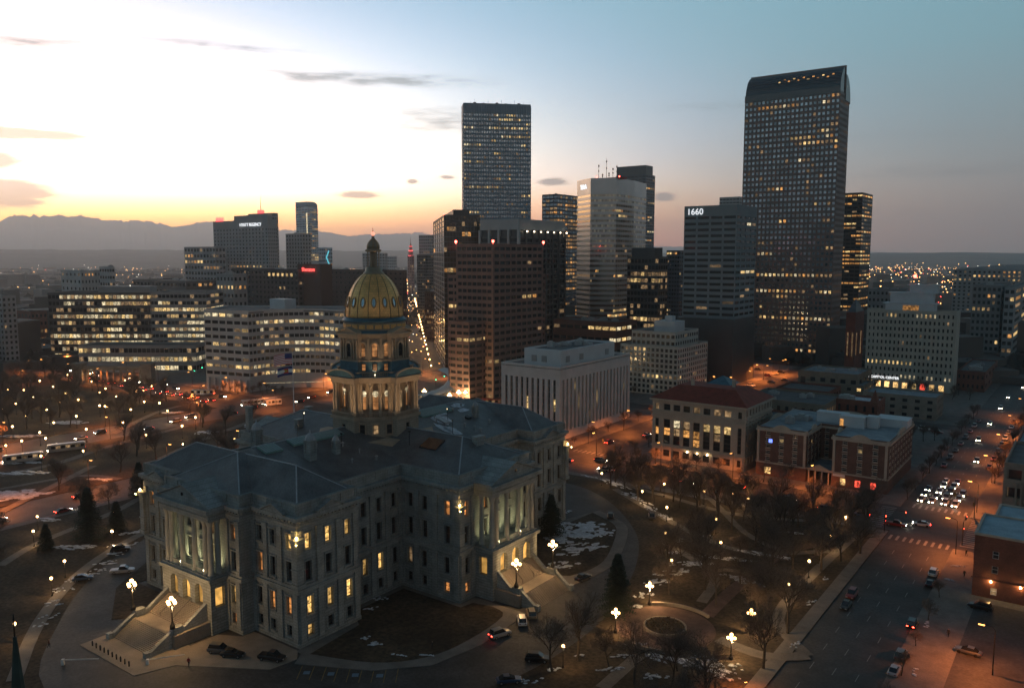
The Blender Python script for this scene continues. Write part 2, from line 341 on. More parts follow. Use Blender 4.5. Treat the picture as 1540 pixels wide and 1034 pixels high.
def place_panes(holes, parent, pick, base=Vector((0, 0, 0)), limit=300, frames=None, rot=0.0, name='window'):
    """holes -> window parts; alike panes share mesh data; those past the limit are joined"""
    rest = {}
    for i, (c, r, P, wd, ht, rz) in enumerate(holes):
        m = pick(c, r)
        if i < limit:
            if frames:
                f = link(name, frame_mesh(wd, ht, frames), parent, P - base, rz)
                link('pane', unit_pane(m), f, (0, .02, .02), 0, (wd - .04, 1, ht - .04))
            else: link(name, unit_pane(m), parent, P - base, rz, (wd, 1, ht))
        else:
            b = rest.setdefault(m.name, (MB(), m))[0]; d = Vector((math.cos(rz), math.sin(rz), 0)); q = Vector((d.y, -d.x, 0)) * .03; p = P - base
            b.add([p - d * wd / 2 + q, p + d * wd / 2 + q, p + d * wd / 2 + q + Vector((0, 0, ht)), p - d * wd / 2 + q + Vector((0, 0, ht))], [(0, 1, 2, 3)])
    for k, (b, m) in rest.items(): tag(b.build('window_glazing', m, parent), kind='stuff')
def litpick(seed, prob, dark, choice, rows=None, run=.76):
    """floors differ in how many windows are lit, and lit windows come in runs"""
    rnd = random.Random(seed); st = {}
    def f(c, r):
        if r not in st: st[r] = [prob * rnd.choice((.25, .5, .8, 1, 1.3, 2.2)) if not rows or r not in rows else rows[r], False]
        p = st[r][0]
        if rnd.random() > run: st[r][1] = rnd.random() < p
        return rnd.choice(choice) if st[r][1] else (dark if rnd.random() > prob * .35 else LD)
    return f
def grid(Ln, nb, wf, edge=0.0):
    s = (Ln - 2 * edge) / nb; return [(edge + s * (i + .5 - wf / 2), edge + s * (i + .5 + wf / 2)) for i in range(nb)]
def floors(z0, z1, nf, hf, up=.55):
    s = (z1 - z0) / nf; return [(z0 + s * (k + up - hf / 2), z0 + s * (k + up + hf / 2)) for k in range(nf)]
def corner(pc, pl, pr, pm, dep=None, ground=None, x=None, y=None, rot=0.0, wmin=None, dmin=None):
    """plan of a building from pixel columns: near corner pc, left face to pl, right face to pr (columns measured at row pm)"""
    if ground is not None: P = G(pc, ground)
    elif dep is not None: P = at_depth(pc, pm, dep)
    elif x is not None: t = hit((x, 0), (0, 1), pc, pm); P = Vector((x, t, 0))
    else: t = hit((0, y), (1, 0), pc, pm); P = Vector((t, y, 0))
    ex = (math.cos(rot), math.sin(rot)); ey = (-ex[1], ex[0])
    wd = wmin if pl is None else hit(P, (-ex[0], -ex[1]), pl, pm); dd = dmin if pr is None else hit(P, ey, pr, pm)
    a = Vector((P.x, P.y)); ex = Vector(ex); ey = Vector(ey)
    return [tuple(a - ex * wd), tuple(a), tuple(a + ey * dd), tuple(a + ey * dd - ex * wd)], wd, dd
def tower(name, label, fp, h, wallm, nf=10, nb=(8, 8), wf=.6, hf=.5, dp=.3, z0=0.0, pick=None, glassm=None, limit=300, edge=0.0, roofm=None, parapet=1.0, cat='building',
          frames=None, group=None, top=0.0, faces=(0, 1), up=.55, ground_floor=None, roots=None):
    """extruded building: fp is a CCW plan, windows on the listed edges"""
    if roots: t, base = roots
    else: base = Vector((fp[0][0], fp[0][1], 0)); t = thing(name, label, cat, base, 0, group)
    mb = MB(); n = len(fp); holes = []
    for i in range(n):
        P0, P1 = fp[i], fp[(i + 1) % n]; Ln = (Vector(P1) - Vector(P0)).length
        if i in faces:
            k = faces.index(i); nbi = nb[k] if isinstance(nb, (tuple, list)) else nb
            zt = h - top
            holes += facade(mb, P0, P1, z0, h, grid(Ln, nbi, wf, edge), floors(z0 + (ground_floor or 0), zt, nf, hf, up), dp)
        else: facade(mb, P0, P1, z0, h, [], [], dp)
    mb.v = [(v[0] - base.x, v[1] - base.y, v[2] - base.z) for v in mb.v]
    mb.build('wall', wallm, t)
    cx = sum(p[0] for p in fp) / n; cy = sum(p[1] for p in fp) / n
    ins = [(cx + (p[0] - cx) * (1 - .6 / max(4, math.hypot(p[0] - cx, p[1] - cy))), cy + (p[1] - cy) * (1 - .6 / max(4, math.hypot(p[0] - cx, p[1] - cy)))) for p in fp]
    loc = lambda q: [(p[0] - base.x, p[1] - base.y) for p in q]
    MB().ring(loc(fp), loc(ins), h, h + parapet).build('parapet', wallm, t)
    MB().prism(loc(ins), h - .6, h + .05).build('roof', roofm or MATS['roof_gravel'], t)
    place_panes(holes, t, pick or (lambda c, r: glassm or GL), base, limit, frames)
    return t, base
def rooftop(t, base, fp, h, seed, n=5, m=None, big=None):
    rnd = random.Random(seed); a = Vector(fp[0]); u = Vector(fp[1]) - a; v = Vector(fp[3]) - a
    for k in range(n):
        s = rnd.uniform(1.2, 3.2); p = a + u * rnd.uniform(.15, .8) + v * rnd.uniform(.15, .8); hh = rnd.uniform(.8, 2.4)
        MB().box(-s, s, -s * .6, s * .6, 0, hh).box(-s * .5, s * .4, -s * .4, s * .3, hh, hh + .5).build('rooftop_unit', m or MATS['metal_grey'], t).location = (p.x - base.x, p.y - base.y, h + .05)
def sub(fp, u0, u1, v0, v1):
    a = Vector(fp[0]); u = Vector(fp[1]) - a; v = Vector(fp[3]) - a
    return [tuple(a + u * s + v * q) for s, q in ((u0, v0), (u1, v0), (u1, v1), (u0, v1))]

mat('roof_gravel', (.11, .115, .12), .95, .3, .25, fine=.2); mat('metal_grey', (.35, .36, .37), .55, .2, 1, .6)
mat('asphalt', (.042, .040, .040), .7, .55, .13, fine=.35, spec=.5); mat('concrete', (.15, .14, .13), .9, .25, .3, fine=.15)
mat('grass_winter', (.046, .034, .022), 1, .6, .09, fine=.55, bump=.6, bscale=4); mat('snow', (.50, .53, .58), .8, .38, .9, fine=.25, bump=.5, bscale=2)
mat('city_ground', (.06, .058, .055), .95, .5, .02, fine=.4); mat('paint_white', (.24, .24, .23), .7, .25, 1.5); mat('paint_yellow', (.22, .15, .05), .7, .3, 1.5)
mat('granite', (.25, .275, .275), .82, .32, .22, bump=.9, brick=(1.7, .62, .06, .78), fine=.1); mat('granite_smooth', (.255, .28, .28), .8, .28, .3, bump=.5, brick=(1.5, .6, .03, .88), fine=.15)
mat('roof_slate', (.085, .092, .098), .55, .42, .22, fine=.28, spec=.5); mat('copper_blue', (.055, .13, .17), .5, .25, .6, .2, fine=.2)
mat('gold_leaf', (1.0, .54, .19), .36, .12, .8, .42, bump=.25, brick=(.9, .6, .03, .85)); mat('gold_rib', (.36, .21, .09), .5, .2, .8, .2)
mat('cast_stone', (.36, .275, .20), .8, .15, .4, fine=.1); mat('bronze_dark', (.03, .03, .028), .5, .2, 2, .5); mat('iron_black', (.015, .015, .016), .5, .2, 2, .4)
mat('sandstone', (.24, .205, .17), .85, .2, .3, fine=.12); mat('brick_red', (.21, .075, .05), .88, .22, .4, brick=(.45, .15, .012, .8), fine=.15)
mat('tile_red', (.23, .045, .028), .8, .3, .5, fine=.25); mat('white_stone', (.56, .53, .51), .85, .1, .2, fine=.06); mat('cream_panel', (.42, .40, .35), .85, .12, .2)
mat('brown_granite', (.20, .115, .095), .6, .12, .2, fine=.08); mat('grey_panel', (.27, .275, .28), .7, .12, .1); mat('dark_panel', (.055, .058, .062), .45, .2, .1, spec=.6)
mat('light_panel', (.40, .40, .40), .7, .1, .1); mat('red_granite', (.135, .085, .078), .45, .12, .1); mat('white_paint', (.6, .6, .6), .6, .1, 1)
# ---------------------------------------------------------------- ground, roads, lawns
HZ = 21000
sheet('ground', [(-HZ, -HZ), (HZ, -HZ), (HZ, HZ), (-HZ, HZ)], -.15, MATS['city_ground'])
AS = MATS['asphalt']; GR = MATS['grass_winter']; CO = MATS['concrete']
def road(name, poly, z=0.0): return tag(sheet(name, poly, z, AS), None)
road('street_asphalt', [(-420, -300), (420, -300), (420, 420), (-420, 420)], -.02)
# blocks: raised slabs with kerbs (lawn or pavement)
def block(name, x0, x1, y0, y1, m, z=.12): return sheet(name, [(x0, y0), (x1, y0), (x1, y1), (x0, y1)], z, m, th=.25)
block('capitol_lawn', -98, 105, -118, 94, GR)
block('pavement', 102, 104.9, -117, 93, CO, .13); block('pavement', -97.8, -94.5, -117, 93, CO, .13); block('pavement', -94, 101.5, 90.6, 93.9, CO, .13)
PV = [('pavement', 121.5, 420, -118, 88), ('pavement', 4, 103, 119, 250), ('pavement', -118, -18, 119, 215), ('pavement', 121.5, 420, 119, 420), ('pavement', 4, 103, 262, 420),
      ('pavement', -118, -18, 228, 420), ('pavement', -182, -118.1, 131, 420)]
for a in PV: block(*a, CO)
block('lawn', -182, -118, -118, 94, GR); block('civic_lawn', -410, -208, -118, 92, GR)
sheet('car_park', [(130.5, -116), (300, -116), (300, 54.5), (130.5, 54.5)], .126, AS)
block('civic_pavement', -410, -208, 124, 420, CO)
# capitol drive and its inner lawns
OUT = smooth_loop([(69, -12), (66, -36), (52, -58), (30, -76), (2, -84), (-24, -69), (-42, -53), (-54, -36), (-62, -15), (-64, 10), (-58, 40), (-42, 64), (0, 80), (23, 75), (45, 55), (57, 36), (66, 10)])
sheet('capitol_drive', OUT, .14, AS)
sheet('kerb_walk', strip(smooth_loop([(-5, -86), (-26, -72.5), (-44.5, -56), (-57, -38), (-65, -16), (-67, 10), (-61, 41), (-45, 66)], 4, False), 2.6), .2, CO, th=.1)
SEW = [(29, -49.2), (31, -52.4), (44.5, -45.8), (52.2, -37.6), (54.6, -26.2), (54, -9.4), (39.5, -9.4), (39.5, -13), (22, -13), (22, -33), (27.5, -33), (27.5, -49)]
SEL = smooth_loop([(30.5, -48.3), (42.6, -43.5), (49.3, -36.2), (51.4, -26.5), (50.5, -13.4), (46, -11)], 4, False) + [(41.3, -12), (40.6, -15.4), (23.6, -15.4), (23.6, -30.6), (29.0, -34.2)]
sheet('apron_walk', SEW, .26, CO, th=.14); sheet('capitol_inner_lawn', SEL, .30, GR, th=.1)
NEL = smooth_loop([(50.5, 13.4), (52.4, 20), (51.6, 29), (45, 46), (40, 53), (30.5, 58)], 4, False) + [(29, 34.2), (23.6, 30.6), (23.6, 15.4), (40.6, 15.4), (41.3, 12), (46, 11)]
sheet('apron_walk', smooth_loop([(54, 9.4), (55.4, 20), (54.5, 30), (47.5, 48), (42, 55.5), (31, 61)], 4, False) + [(27.5, 49), (27.5, 33), (22, 33), (22, 13), (39.5, 13), (39.5, 9.4)], .26, CO, th=.14)
sheet('capitol_inner_lawn', NEL, .30, GR, th=.1)
SWL = [(-9.5, -56.5), (-15, -63), (-30, -54), (-42, -38), (-48, -20), (-48, -11), (-41, -12), (-40.6, -15.4), (-23.6, -15.4), (-23.6, -30.6), (-29, -34), (-29, -49.5), (-14, -49.5), (-14, -52.5), (-9.5, -52.5)]
sheet('capitol_inner_lawn', SWL, .27, GR, th=.14)
sheet('south_plaza', [(-9, -72.5), (11, -72.5), (13.5, -66), (29, -56.5), (30, -51), (27.5, -48.8), (13.8, -48.8), (13.8, -51.5), (9, -54), (9, -60), (-9, -60)], .24, MATS['sandstone'], th=.12)
# lanes, crossings, parking bays
mk = MB(); zz = .006
for y in range(-60, 82, 9):
    for x in (109.3, 113.3, 117.3): mk.add([(x - .07, y, zz), (x + .07, y, zz), (x + .07, y + 3, zz), (x - .07, y + 3, zz)], [(0, 1, 2, 3)])
for y in range(126, 400, 9):
    for x in (109.3, 113.3, 117.3): mk.add([(x - .07, y, zz), (x + .07, y, zz), (x + .07, y + 3, zz), (x - .07, y + 3, zz)], [(0, 1, 2, 3)])
for x in range(-110, 100, 9):
    for y in (99, 103, 110, 114): mk.add([(x, y - .07, zz), (x + 3, y - .07, zz), (x + 3, y + .07, zz), (x, y + .07, zz)], [(0, 1, 2, 3)])
mk.add([(-110, 106.4, zz), (100, 106.4, zz), (100, 106.55, zz), (-110, 106.55, zz)], [(0, 1, 2, 3)], 1)
tag(mk.build('lane_marking', [MATS['paint_white'], MATS['paint_yellow']]), kind='structure')
def xwalk(x0, x1, y0, y1, horiz, n):
    m = MB()
    for k in range(n):
        t = (k + .5) / n
        if horiz: c = x0 + (x1 - x0) * t; m.add([(c - .32, y0, zz), (c + .32, y0, zz), (c + .32, y1, zz), (c - .32, y1, zz)], [(0, 1, 2, 3)])
        else: c = y0 + (y1 - y0) * t; m.add([(x0, c - .32, zz), (x1, c - .32, zz), (x1, c + .32, zz), (x0, c + .32, zz)], [(0, 1, 2, 3)])
    tag(m.build('crosswalk', MATS['paint_white']), kind='structure')
xwalk(105.4, 121, 86.5, 90.5, True, 9); xwalk(105.4, 121, 120.4, 124.4, True, 9); xwalk(122.5, 127, 91, 117, False, 15); xwalk(-16, 2, 120.5, 124, True, 9); xwalk(98.5, 102.5, 95, 117.5, False, 12)
pk = MB()
for k in range(9):
    p = G(455 + 18 * k, 1000 + (k % 2) * .1 + min(k, 5) * .9, .145); d = Vector((.62, -.78, 0)); n = Vector((.78, .62, 0)) * .07
    pk.add([p - n, p + n, p + n + d * 5, p - n + d * 5], [(0, 1, 2, 3)], 0)
    if k in (0, 2, 4, 6):
        q = p + d * 2.6 + Vector((.78, .62, 0)) * 1.3; a = d * .6; b = Vector((.78, .62, 0)) * .6
        pk.add([q - a - b, q + a - b, q + a + b, q - a + b], [(0, 1, 2, 3)], 1)
tag(pk.build('parking_bay_marking', [MATS['paint_yellow'], mat('paint_blue', (.12, .2, .28), .8)]), kind='structure')
# garden paths on the lawns
mat('path_tan', (.15, .135, .12), .95, .25, .3, fine=.15); mat('path_brick', (.12, .075, .062), .95, .3, .4, fine=.2)
PT = MATS['path_tan']
def gpts(l, z=.13): return [tuple(G(x, y, z)[:2]) for x, y in l]
pz = G(1000, 943, .13)
circ = lambda c, r, n=36: [(c[0] + r * math.cos(2 * math.pi * k / n), c[1] + r * math.sin(2 * math.pi * k / n)) for k in range(n)]
sheet('round_plaza', circ(pz, 10.2), .15, MATS['path_brick']);
for i, (pts, wd) in enumerate([([(1062, 925), (1110, 880), (1180, 830), (1260, 812)], 3.2), ([(960, 985), (905, 1034)], 2.6), ([(1080, 960), (1150, 985), (1215, 985)], 3.0), ([(1215, 985), (1170, 930), (1215, 870), (1290, 800)], 2.5),
                             ([(1055, 905), (1075, 870), (1050, 845), (1000, 815)], 2.4), ([(925, 735), (1040, 800), (1130, 830), (1250, 828)], 2.4), ([(890, 715), (1000, 745), (1120, 775), (1280, 785)], 2.4),
                             ([(1180, 830), (1120, 800), (1060, 745), (1000, 735)], 2.0)]):
    sheet('garden_path', strip(smooth_loop(gpts(pts), 5, False), wd), .134 + .004 * i, PT if i != 0 else MATS['path_brick'])
for i, (pts, wd) in enumerate([([(0, 715), (90, 695), (160, 672), (280, 640)], 3.5), ([(0, 770), (60, 740), (140, 700)], 3), ([(0, 735), (120, 715), (180, 720)], 2.5), ([(170, 652), (230, 622), (270, 610)], 3), ([(240, 690), (320, 655), (420, 618)], 3.5),
                             ([(0, 850), (60, 815), (170, 770), (215, 745)], 2.6)]):
    sheet('garden_path', strip(smooth_loop(gpts(pts), 5, False), wd), .134 + .004 * i, PT)
# planted round bed with a low stone rim
bed = thing('round_flower_bed', 'round stone-rimmed flower bed dusted with snow in the brick plaza', 'flower bed', (pz.x, pz.y, .15))
MB().ring(circ((0, 0), 4.4), circ((0, 0), 4.0), 0, .5).build('rim', MATS['sandstone'], bed); MB().prism(circ((0, 0), 4.0), .02, .35).build('soil', GR, bed)
rs = random.Random(3); sh = MB()
for k in range(260):
    a = rs.uniform(0, 6.28); r_ = 3.8 * math.sqrt(rs.random()); p = Vector((r_ * math.cos(a), r_ * math.sin(a), .35)); t = Vector((rs.uniform(-.3, .3), rs.uniform(-.3, .3), rs.uniform(.2, .5))); s_ = Vector((rs.uniform(-.2, .2), rs.uniform(-.2, .2), 0))
    sh.add([p, p + t + s_, p + t * 1.2 - s_], [(0, 1, 2)])
tag(sh.build('dry_stems', mat('dry_plants', (.10, .075, .05), .95), bed), kind='stuff')
# curved low garden wall by the plaza
def arc_wall(c, r, a0, a1, label):
    m = MB(); n = 14; o = [(c[0] + r * math.cos(R(a0 + (a1 - a0) * k / n)), c[1] + r * math.sin(R(a0 + (a1 - a0) * k / n))) for k in range(n + 1)]
    i_ = [(c[0] + (r - .5) * math.cos(R(a0 + (a1 - a0) * k / n)), c[1] + (r - .5) * math.sin(R(a0 + (a1 - a0) * k / n))) for k in range(n + 1)]
    m.prism(o + i_[::-1], .1, .75); tag(m.build('garden_wall', MATS['sandstone']), label, 'wall')
arc_wall(pz, 11.2, -100, -50, 'low curved stone wall on the south rim of the round plaza'); arc_wall(pz, 11.2, 60, 130, 'low curved stone wall on the north rim of the round plaza')
arc_wall(G(1100, 870, .13), 5, 10, 150, 'short curved wall round a planting bed on the east lawn')
# snow left lying in the shade
sn = MB(); rn = random.Random(8)
def snow(px, py, rx, ry, ang=0.0, z=.16, world=None, mb=sn):
    c = Vector(world) if world else G(px, py, .14); n = 16; ca, sa = math.cos(R(ang)), math.sin(R(ang)); rim = []; s = rn.uniform(0, 99)
    for k in range(n):
        t = 2 * math.pi * k / n; q = 1 + .75 * noise.noise(Vector((math.cos(t) * 1.6 + s, math.sin(t) * 1.6, s))) + .35 * noise.noise(Vector((math.cos(t) * 5 + s, math.sin(t) * 5, s)))
        x, y = rx * q * math.cos(t), ry * q * math.sin(t); rim.append((c.x + x * ca - y * sa, c.y + x * sa + y * ca))
    k0 = [(p[0], p[1], z - .02) for p in rim]; k1 = [(c.x + (p[0] - c.x) * .82, c.y + (p[1] - c.y) * .82, z + .07) for p in rim]; k2 = [(c.x + (p[0] - c.x) * .3, c.y + (p[1] - c.y) * .3, z + .11) for p in rim]
    fs = [(i, (i + 1) % n, n + (i + 1) % n, n + i) for i in range(n)] + [(n + i, n + (i + 1) % n, 2 * n + (i + 1) % n, 2 * n + i) for i in range(n)] + [tuple(2 * n + i for i in range(n))]
    mb.add(k0 + k1 + k2, fs)
# along the drive edge, west
for (px, py, a, b, an) in [(205, 800, 4.5, 1.6, 60), (185, 818, 3.8, 1.2, 55), (172, 832, 2.6, 1.2, 50), (160, 845, 3.0, 1.3, 50), (148, 856, 2.2, 1.0, 45), (92, 886, 2.8, 1.2, 45), (82, 905, 2.6, 1.4, 50), (75, 925, 2.2, 1.1, 55), (64, 938, 2.0, 1.0, 50), (110, 872, 2.0, .9, 45), (135, 862, 2.2, .8, 45),
                           (20, 745, 14, 6, 40), (10, 695, 12, 3, 40), (35, 710, 9, 2.4, 35), (20, 770, 7, 4, 20), (60, 780, 6, 2, 30), (100, 635, 9, 4, 40), (215, 740, 6, 2, 40), (105, 822, 7, 1.6, 40), (270, 620, 9, 2.5, 40), (310, 650, 5, 4, 30), (385, 640, 6, 5, 30), (30, 655, 12, 2, 40), (150, 720, 6, 1.3, 30),
                           # east lawn
                           (855, 800, 9, 6.5, 70), (880, 790, 7, 3.5, 75), (835, 770, 5, 3, 60), (868, 825, 8, 3.2, 60), (845, 850, 5, 2.2, 60), (905, 800, 4, 3, 60), (925, 727, 7, 1.8, 160), (950, 745, 6, 1.8, 150), (975, 760, 5, 1.6, 140), (1000, 775, 4, 1.4, 140), (880, 712, 8, 1.6, 170),
                           (1035, 730, 7, 2.4, 10), (1010, 860, 5, 1.6, 60), (985, 875, 4, 1.4, 60), (970, 893, 3, 1.3, 60), (1040, 847, 6, 1.4, 40), (1090, 838, 7, 1.2, 20), (1150, 833, 7, 1.0, 10), (1110, 868, 4.5, 1.3, 0), (1130, 876, 3.6, 1.2, 10), (1010, 990, 5.5, 2.0, 15), (1050, 993, 5, 2.2, 10), (1085, 1010, 4, 1.8, 0),
                           (985, 1015, 3, 1.0, 40), (955, 968, 2.6, .8, 45), (915, 1005, 3.2, .6, 50), (935, 985, 2.6, .6, 50), (960, 910, 2.2, 1.0, 30), (1195, 968, 2.4, .6, 90), (1220, 905, 2.0, .6, 80), (1240, 870, 2, .7, 80), (1170, 755, 8, 1.3, 15), (1260, 770, 8, 1.2, 15), (1140, 735, 6, 1.2, 15), (1185, 800, 4, 1, 20),
                           (1060, 805, 3.2, .9, 30), (1025, 812, 2, 1.2, 60), (1012, 830, 1.6, .9, 60), (1095, 1000, 3, 1.5, 20), (800, 1022, 2.4, .8, 50), (830, 1005, 2.2, .6, 50), (865, 985, 2, .5, 55),
                           (560, 968, 2.0, .9, 30), (553, 958, 1.4, .7, 60), (600, 985, 1.6, .25, 20), (572, 900, 1.8, .9, 50), (560, 915, 2.2, .7, 60), (640, 985, 1.5, .2, 30),
                           (1440, 850, 1.8, .4, 20), (1425, 870, 1.4, .3, 0), (1395, 935, .5, 2.5, 0), (1375, 1010, .4, 3, 0)]:
    cw = G(px, py, .3); zz_ = .38 if 22 < cw.x < 53 and abs(cw.y) < 58 else .20
    for q in range(max(8, int(a * 4))):
        t = rn.uniform(0, 6.283); r_ = math.sqrt(rn.random()); u, v = a * r_ * math.cos(t), b * r_ * math.sin(t) * 1.15; ca, sa = math.cos(R(an)), math.sin(R(an)); s_ = rn.uniform(.07, .30) * (1.3 - .8 * r_)
        wx, wy = cw.x + u * ca - v * sa, cw.y + u * sa + v * ca
        if -121 < wx < -96 or -211 < wx < -179 or 92 < wy < 120: continue
        snow(0, 0, max(.25, a * s_), max(.18, min(b, a) * s_ * 1.3), an + rn.uniform(-30, 30), zz_ + rn.uniform(0, .03), (cw.x + u * ca - v * sa, cw.y + u * sa + v * ca, 0))
tag(sn.build('snow_patches', MATS['snow']), 'thin old snow lying in ragged patches on the lawns', 'snow', kind='stuff')
# ---------------------------------------------------------------- the capitol
GRA = MATS['granite']; GSM = MATS['granite_smooth']; SLT = MATS['roof_slate']; CST = MATS['cast_stone']; CPB = MATS['copper_blue']
cap = thing('capitol_building', 'grey granite domed capitol with columned porticoes and a gold dome', 'building', (0, 0, 0))
Q = [(13, -47.6), (26.8, -47.6), (26.8, -32.4), (21.4, -32.4), (21.4, -13.5), (38.8, -13.5)]
PLAN = [(-13, -50.6), (13, -50.6)] + Q + [(x, -y) for x, y in Q[::-1]] + [(13, 50.6), (-13, 50.6)] + [(-x, -y) for x, y in Q] + [(-x, y) for x, y in Q[::-1]]
def offs(poly, o):
    out = []; n = len(poly)
    for i in range(n):
        a, b, c = Vector(poly[i - 1]), Vector(poly[i]), Vector(poly[(i + 1) % n]); d1 = (b - a).normalized(); d2 = (c - b).normalized()
        n1 = Vector((d1.y, -d1.x)); n2 = Vector((d2.y, -d2.x)); out.append(tuple(b + (n1 + n2) * o))
    return out
WLO = (1.9, 4.1), (6.2, 9.9); WHI = (12.9, 16.9), (19.3, 22.5)
FRM = mat('window_frame_dark', (.05, .04, .035), .6); W_ = 1.5
lo = MB(); hi = MB(); HO = []
def cols(*cs): return [(c - W_ / 2, c + W_ / 2) for c in cs]
def seg(P0, P1, us, key):
    Ln = (Vector(P1) - Vector(P0)).length; rev = lambda u: u
    for zone, (mb, z0, z1, rows, of, r0) in enumerate(((lo, 0, 11.2, WLO, .28, 0), (hi, 11.2, 23.6, WHI, 0.0, 2))):
        for h in facade(mb, P0, P1, z0, z1, cols(*us), rows, .55, of): HO.append((key, h[0], h[1] + r0) + h[2:])
n = len(PLAN); SEGS = {}
for i in range(n):
    P0, P1 = PLAN[i], PLAN[(i + 1) % n]; d = Vector(P1) - Vector(P0); Ln = d.length
    if Ln < 6: us = []
    elif Ln > 25.9 and abs(d.x) > 20: us = [2.2, 8.6, 13, 17.4, 23.8]           # portico block (S / N)
    elif Ln > 26.9: us = [2.3, 9.1, 13.5, 17.9, 24.7]                          # E / W wing fronts
    elif abs(Ln - 15.2) < .1: us = [2.5, 7.6, 12.7]
    elif abs(Ln - 13.8) < .1: us = [2.2, 6.2, 11.2] if P0[0] < P1[0] and P0[1] < 0 and P0[0] > 0 else [2.6, 7.6, 11.6]
    elif abs(Ln - 18.9) < .1: us = [2.4, 7.1, 11.8, 16.5]
    else: us = [2.9, 7.3, 14.0] if P0[0] < P1[0] else [3.4, 10, 14.5]
    SEGS[i] = (P0, P1, us); seg(P0, P1, us, i)
lo.build('base_storey_wall', GRA, cap); hi.build('upper_storey_wall', GSM, cap)
key_of = {}
for i, (P0, P1, us) in SEGS.items():
    m = ((P0[0] + P1[0]) / 2, (P0[1] + P1[1]) / 2); key_of[i] = m
def cap_pick(i, c, r):
    x, y = key_of[i]
    T = lambda s: s and (LC if random.Random(i * 31 + c * 7 + r).random() > .35 else LCO)
    m = None
    if x == 0 and y < -50: m = {(4, 3): LCO, (4, 2): None, (3, 3): LCO, (3, 2): LCO, (4, 0): LCO, (4, 1): LC}.get((c, r))                    # south front
    elif 13 < x < 26.7 and y < -47: m = {(2, 3): LC, (1, 1): LCO, (2, 1): LCO, (0, 2): LCO}.get((c, r))
    elif -26.7 < x < -13 and y < -47: m = {(0, 3): LCO, (1, 3): LCO}.get((c, r))
    elif x > 26 and -47 < y < -33: m = {(0, 3): LC, (1, 3): LC, (2, 3): LC, (0, 1): LC, (1, 1): LC, (2, 1): LC, (0, 0): LC}.get((c, r))
    elif 21 < x < 22 and -32 < y < 0: m = {(0, 1): LCO, (1, 1): LC, (2, 1): LC, (0, 2): LCO, (0, 0): LD}.get((c, r))
    elif x > 22 and -14 < y < -13: m = {(2, 3): LCO, (2, 0): LCO, (0, 1): LD}.get((c, r))
    elif x > 38: m = {(0, 3): LCO, (0, 0): LCO, (1, 1): LC, (2, 1): LC, (3, 1): LC, (1, 3): LCO, (3, 3): LD}.get((c, r))
    return m or GL
surr = {}
for (i, c, r, P, wd, ht, rz) in HO:
    f = link('window', frame_mesh(wd, ht, FRM), cap, P, rz); link('pane', unit_pane(cap_pick(i, c, r)), f, (0, .02, .02), 0, (wd - .04, 1, ht - .04))
    x, y = key_of[i]
    if (x > -2 or y < -40):        # moulded surround and sill on the fronts that show
        k = (r, wd)
        if k not in surr:
            b = MB(); e = .55 + (.28 if r < 0 else 0)
            b.box(-wd / 2 - .32, wd / 2 + .32, -e - .28, -e - .01, -.32, -.04)
            if r >= 1: b.box(-wd / 2 - .4, wd / 2 + .4, -e - .3, -e - .01, ht + .12, ht + .42)
            b.box(-wd / 2 - .26, -wd / 2 - .02, -e - .12, -e - .01, 0, ht + .1); b.box(wd / 2 + .02, wd / 2 + .26, -e - .12, -e - .01, 0, ht + .1)
            surr[k] = b.mesh('window_surround', GSM)
        link('surround', surr[k], f)
def band(name, z0, z1, o0, m=GSM, inn=-.6):
    return MB().ring(offs(PLAN, o0), offs(PLAN, inn), z0, z1).build(name, m, cap)
band('plinth', 0, 1.1, .5, GRA); band('string_course', 11.0, 11.75, .55); band('sill_course', 11.75, 12.3, .25)
band('architrave', 23.55, 24.5, .3); band('frieze', 24.5, 25.35, .18); band('cornice', 25.6, 26.35, 1.05); band('bed_mould', 25.3, 25.62, .6); band('parapet_base', 26.35, 26.9, .12); band('parapet', 26.9, 28.5, 0); band('parapet_coping', 28.5, 28.8, .16)
den = MB()
for i, (P0, P1, us) in SEGS.items():
    a, b = Vector(offs(PLAN, .3)[i]), Vector(offs(PLAN, .3)[(i + 1) % n]); d = (b - a).normalized(); nn = Vector((d.y, -d.x)); k = int((b - a).length / .9)
    for j in range(k):
        p = a + d * ((j + .25) * (b - a).length / k); den.obox((p.x, p.y, 25.1), Vector((*(d * .42), 0)), Vector((*(nn * .55), 0)), Vector((0, 0, .48)))
den.build('dentils', GSM, cap)['kind'] = 'stuff'
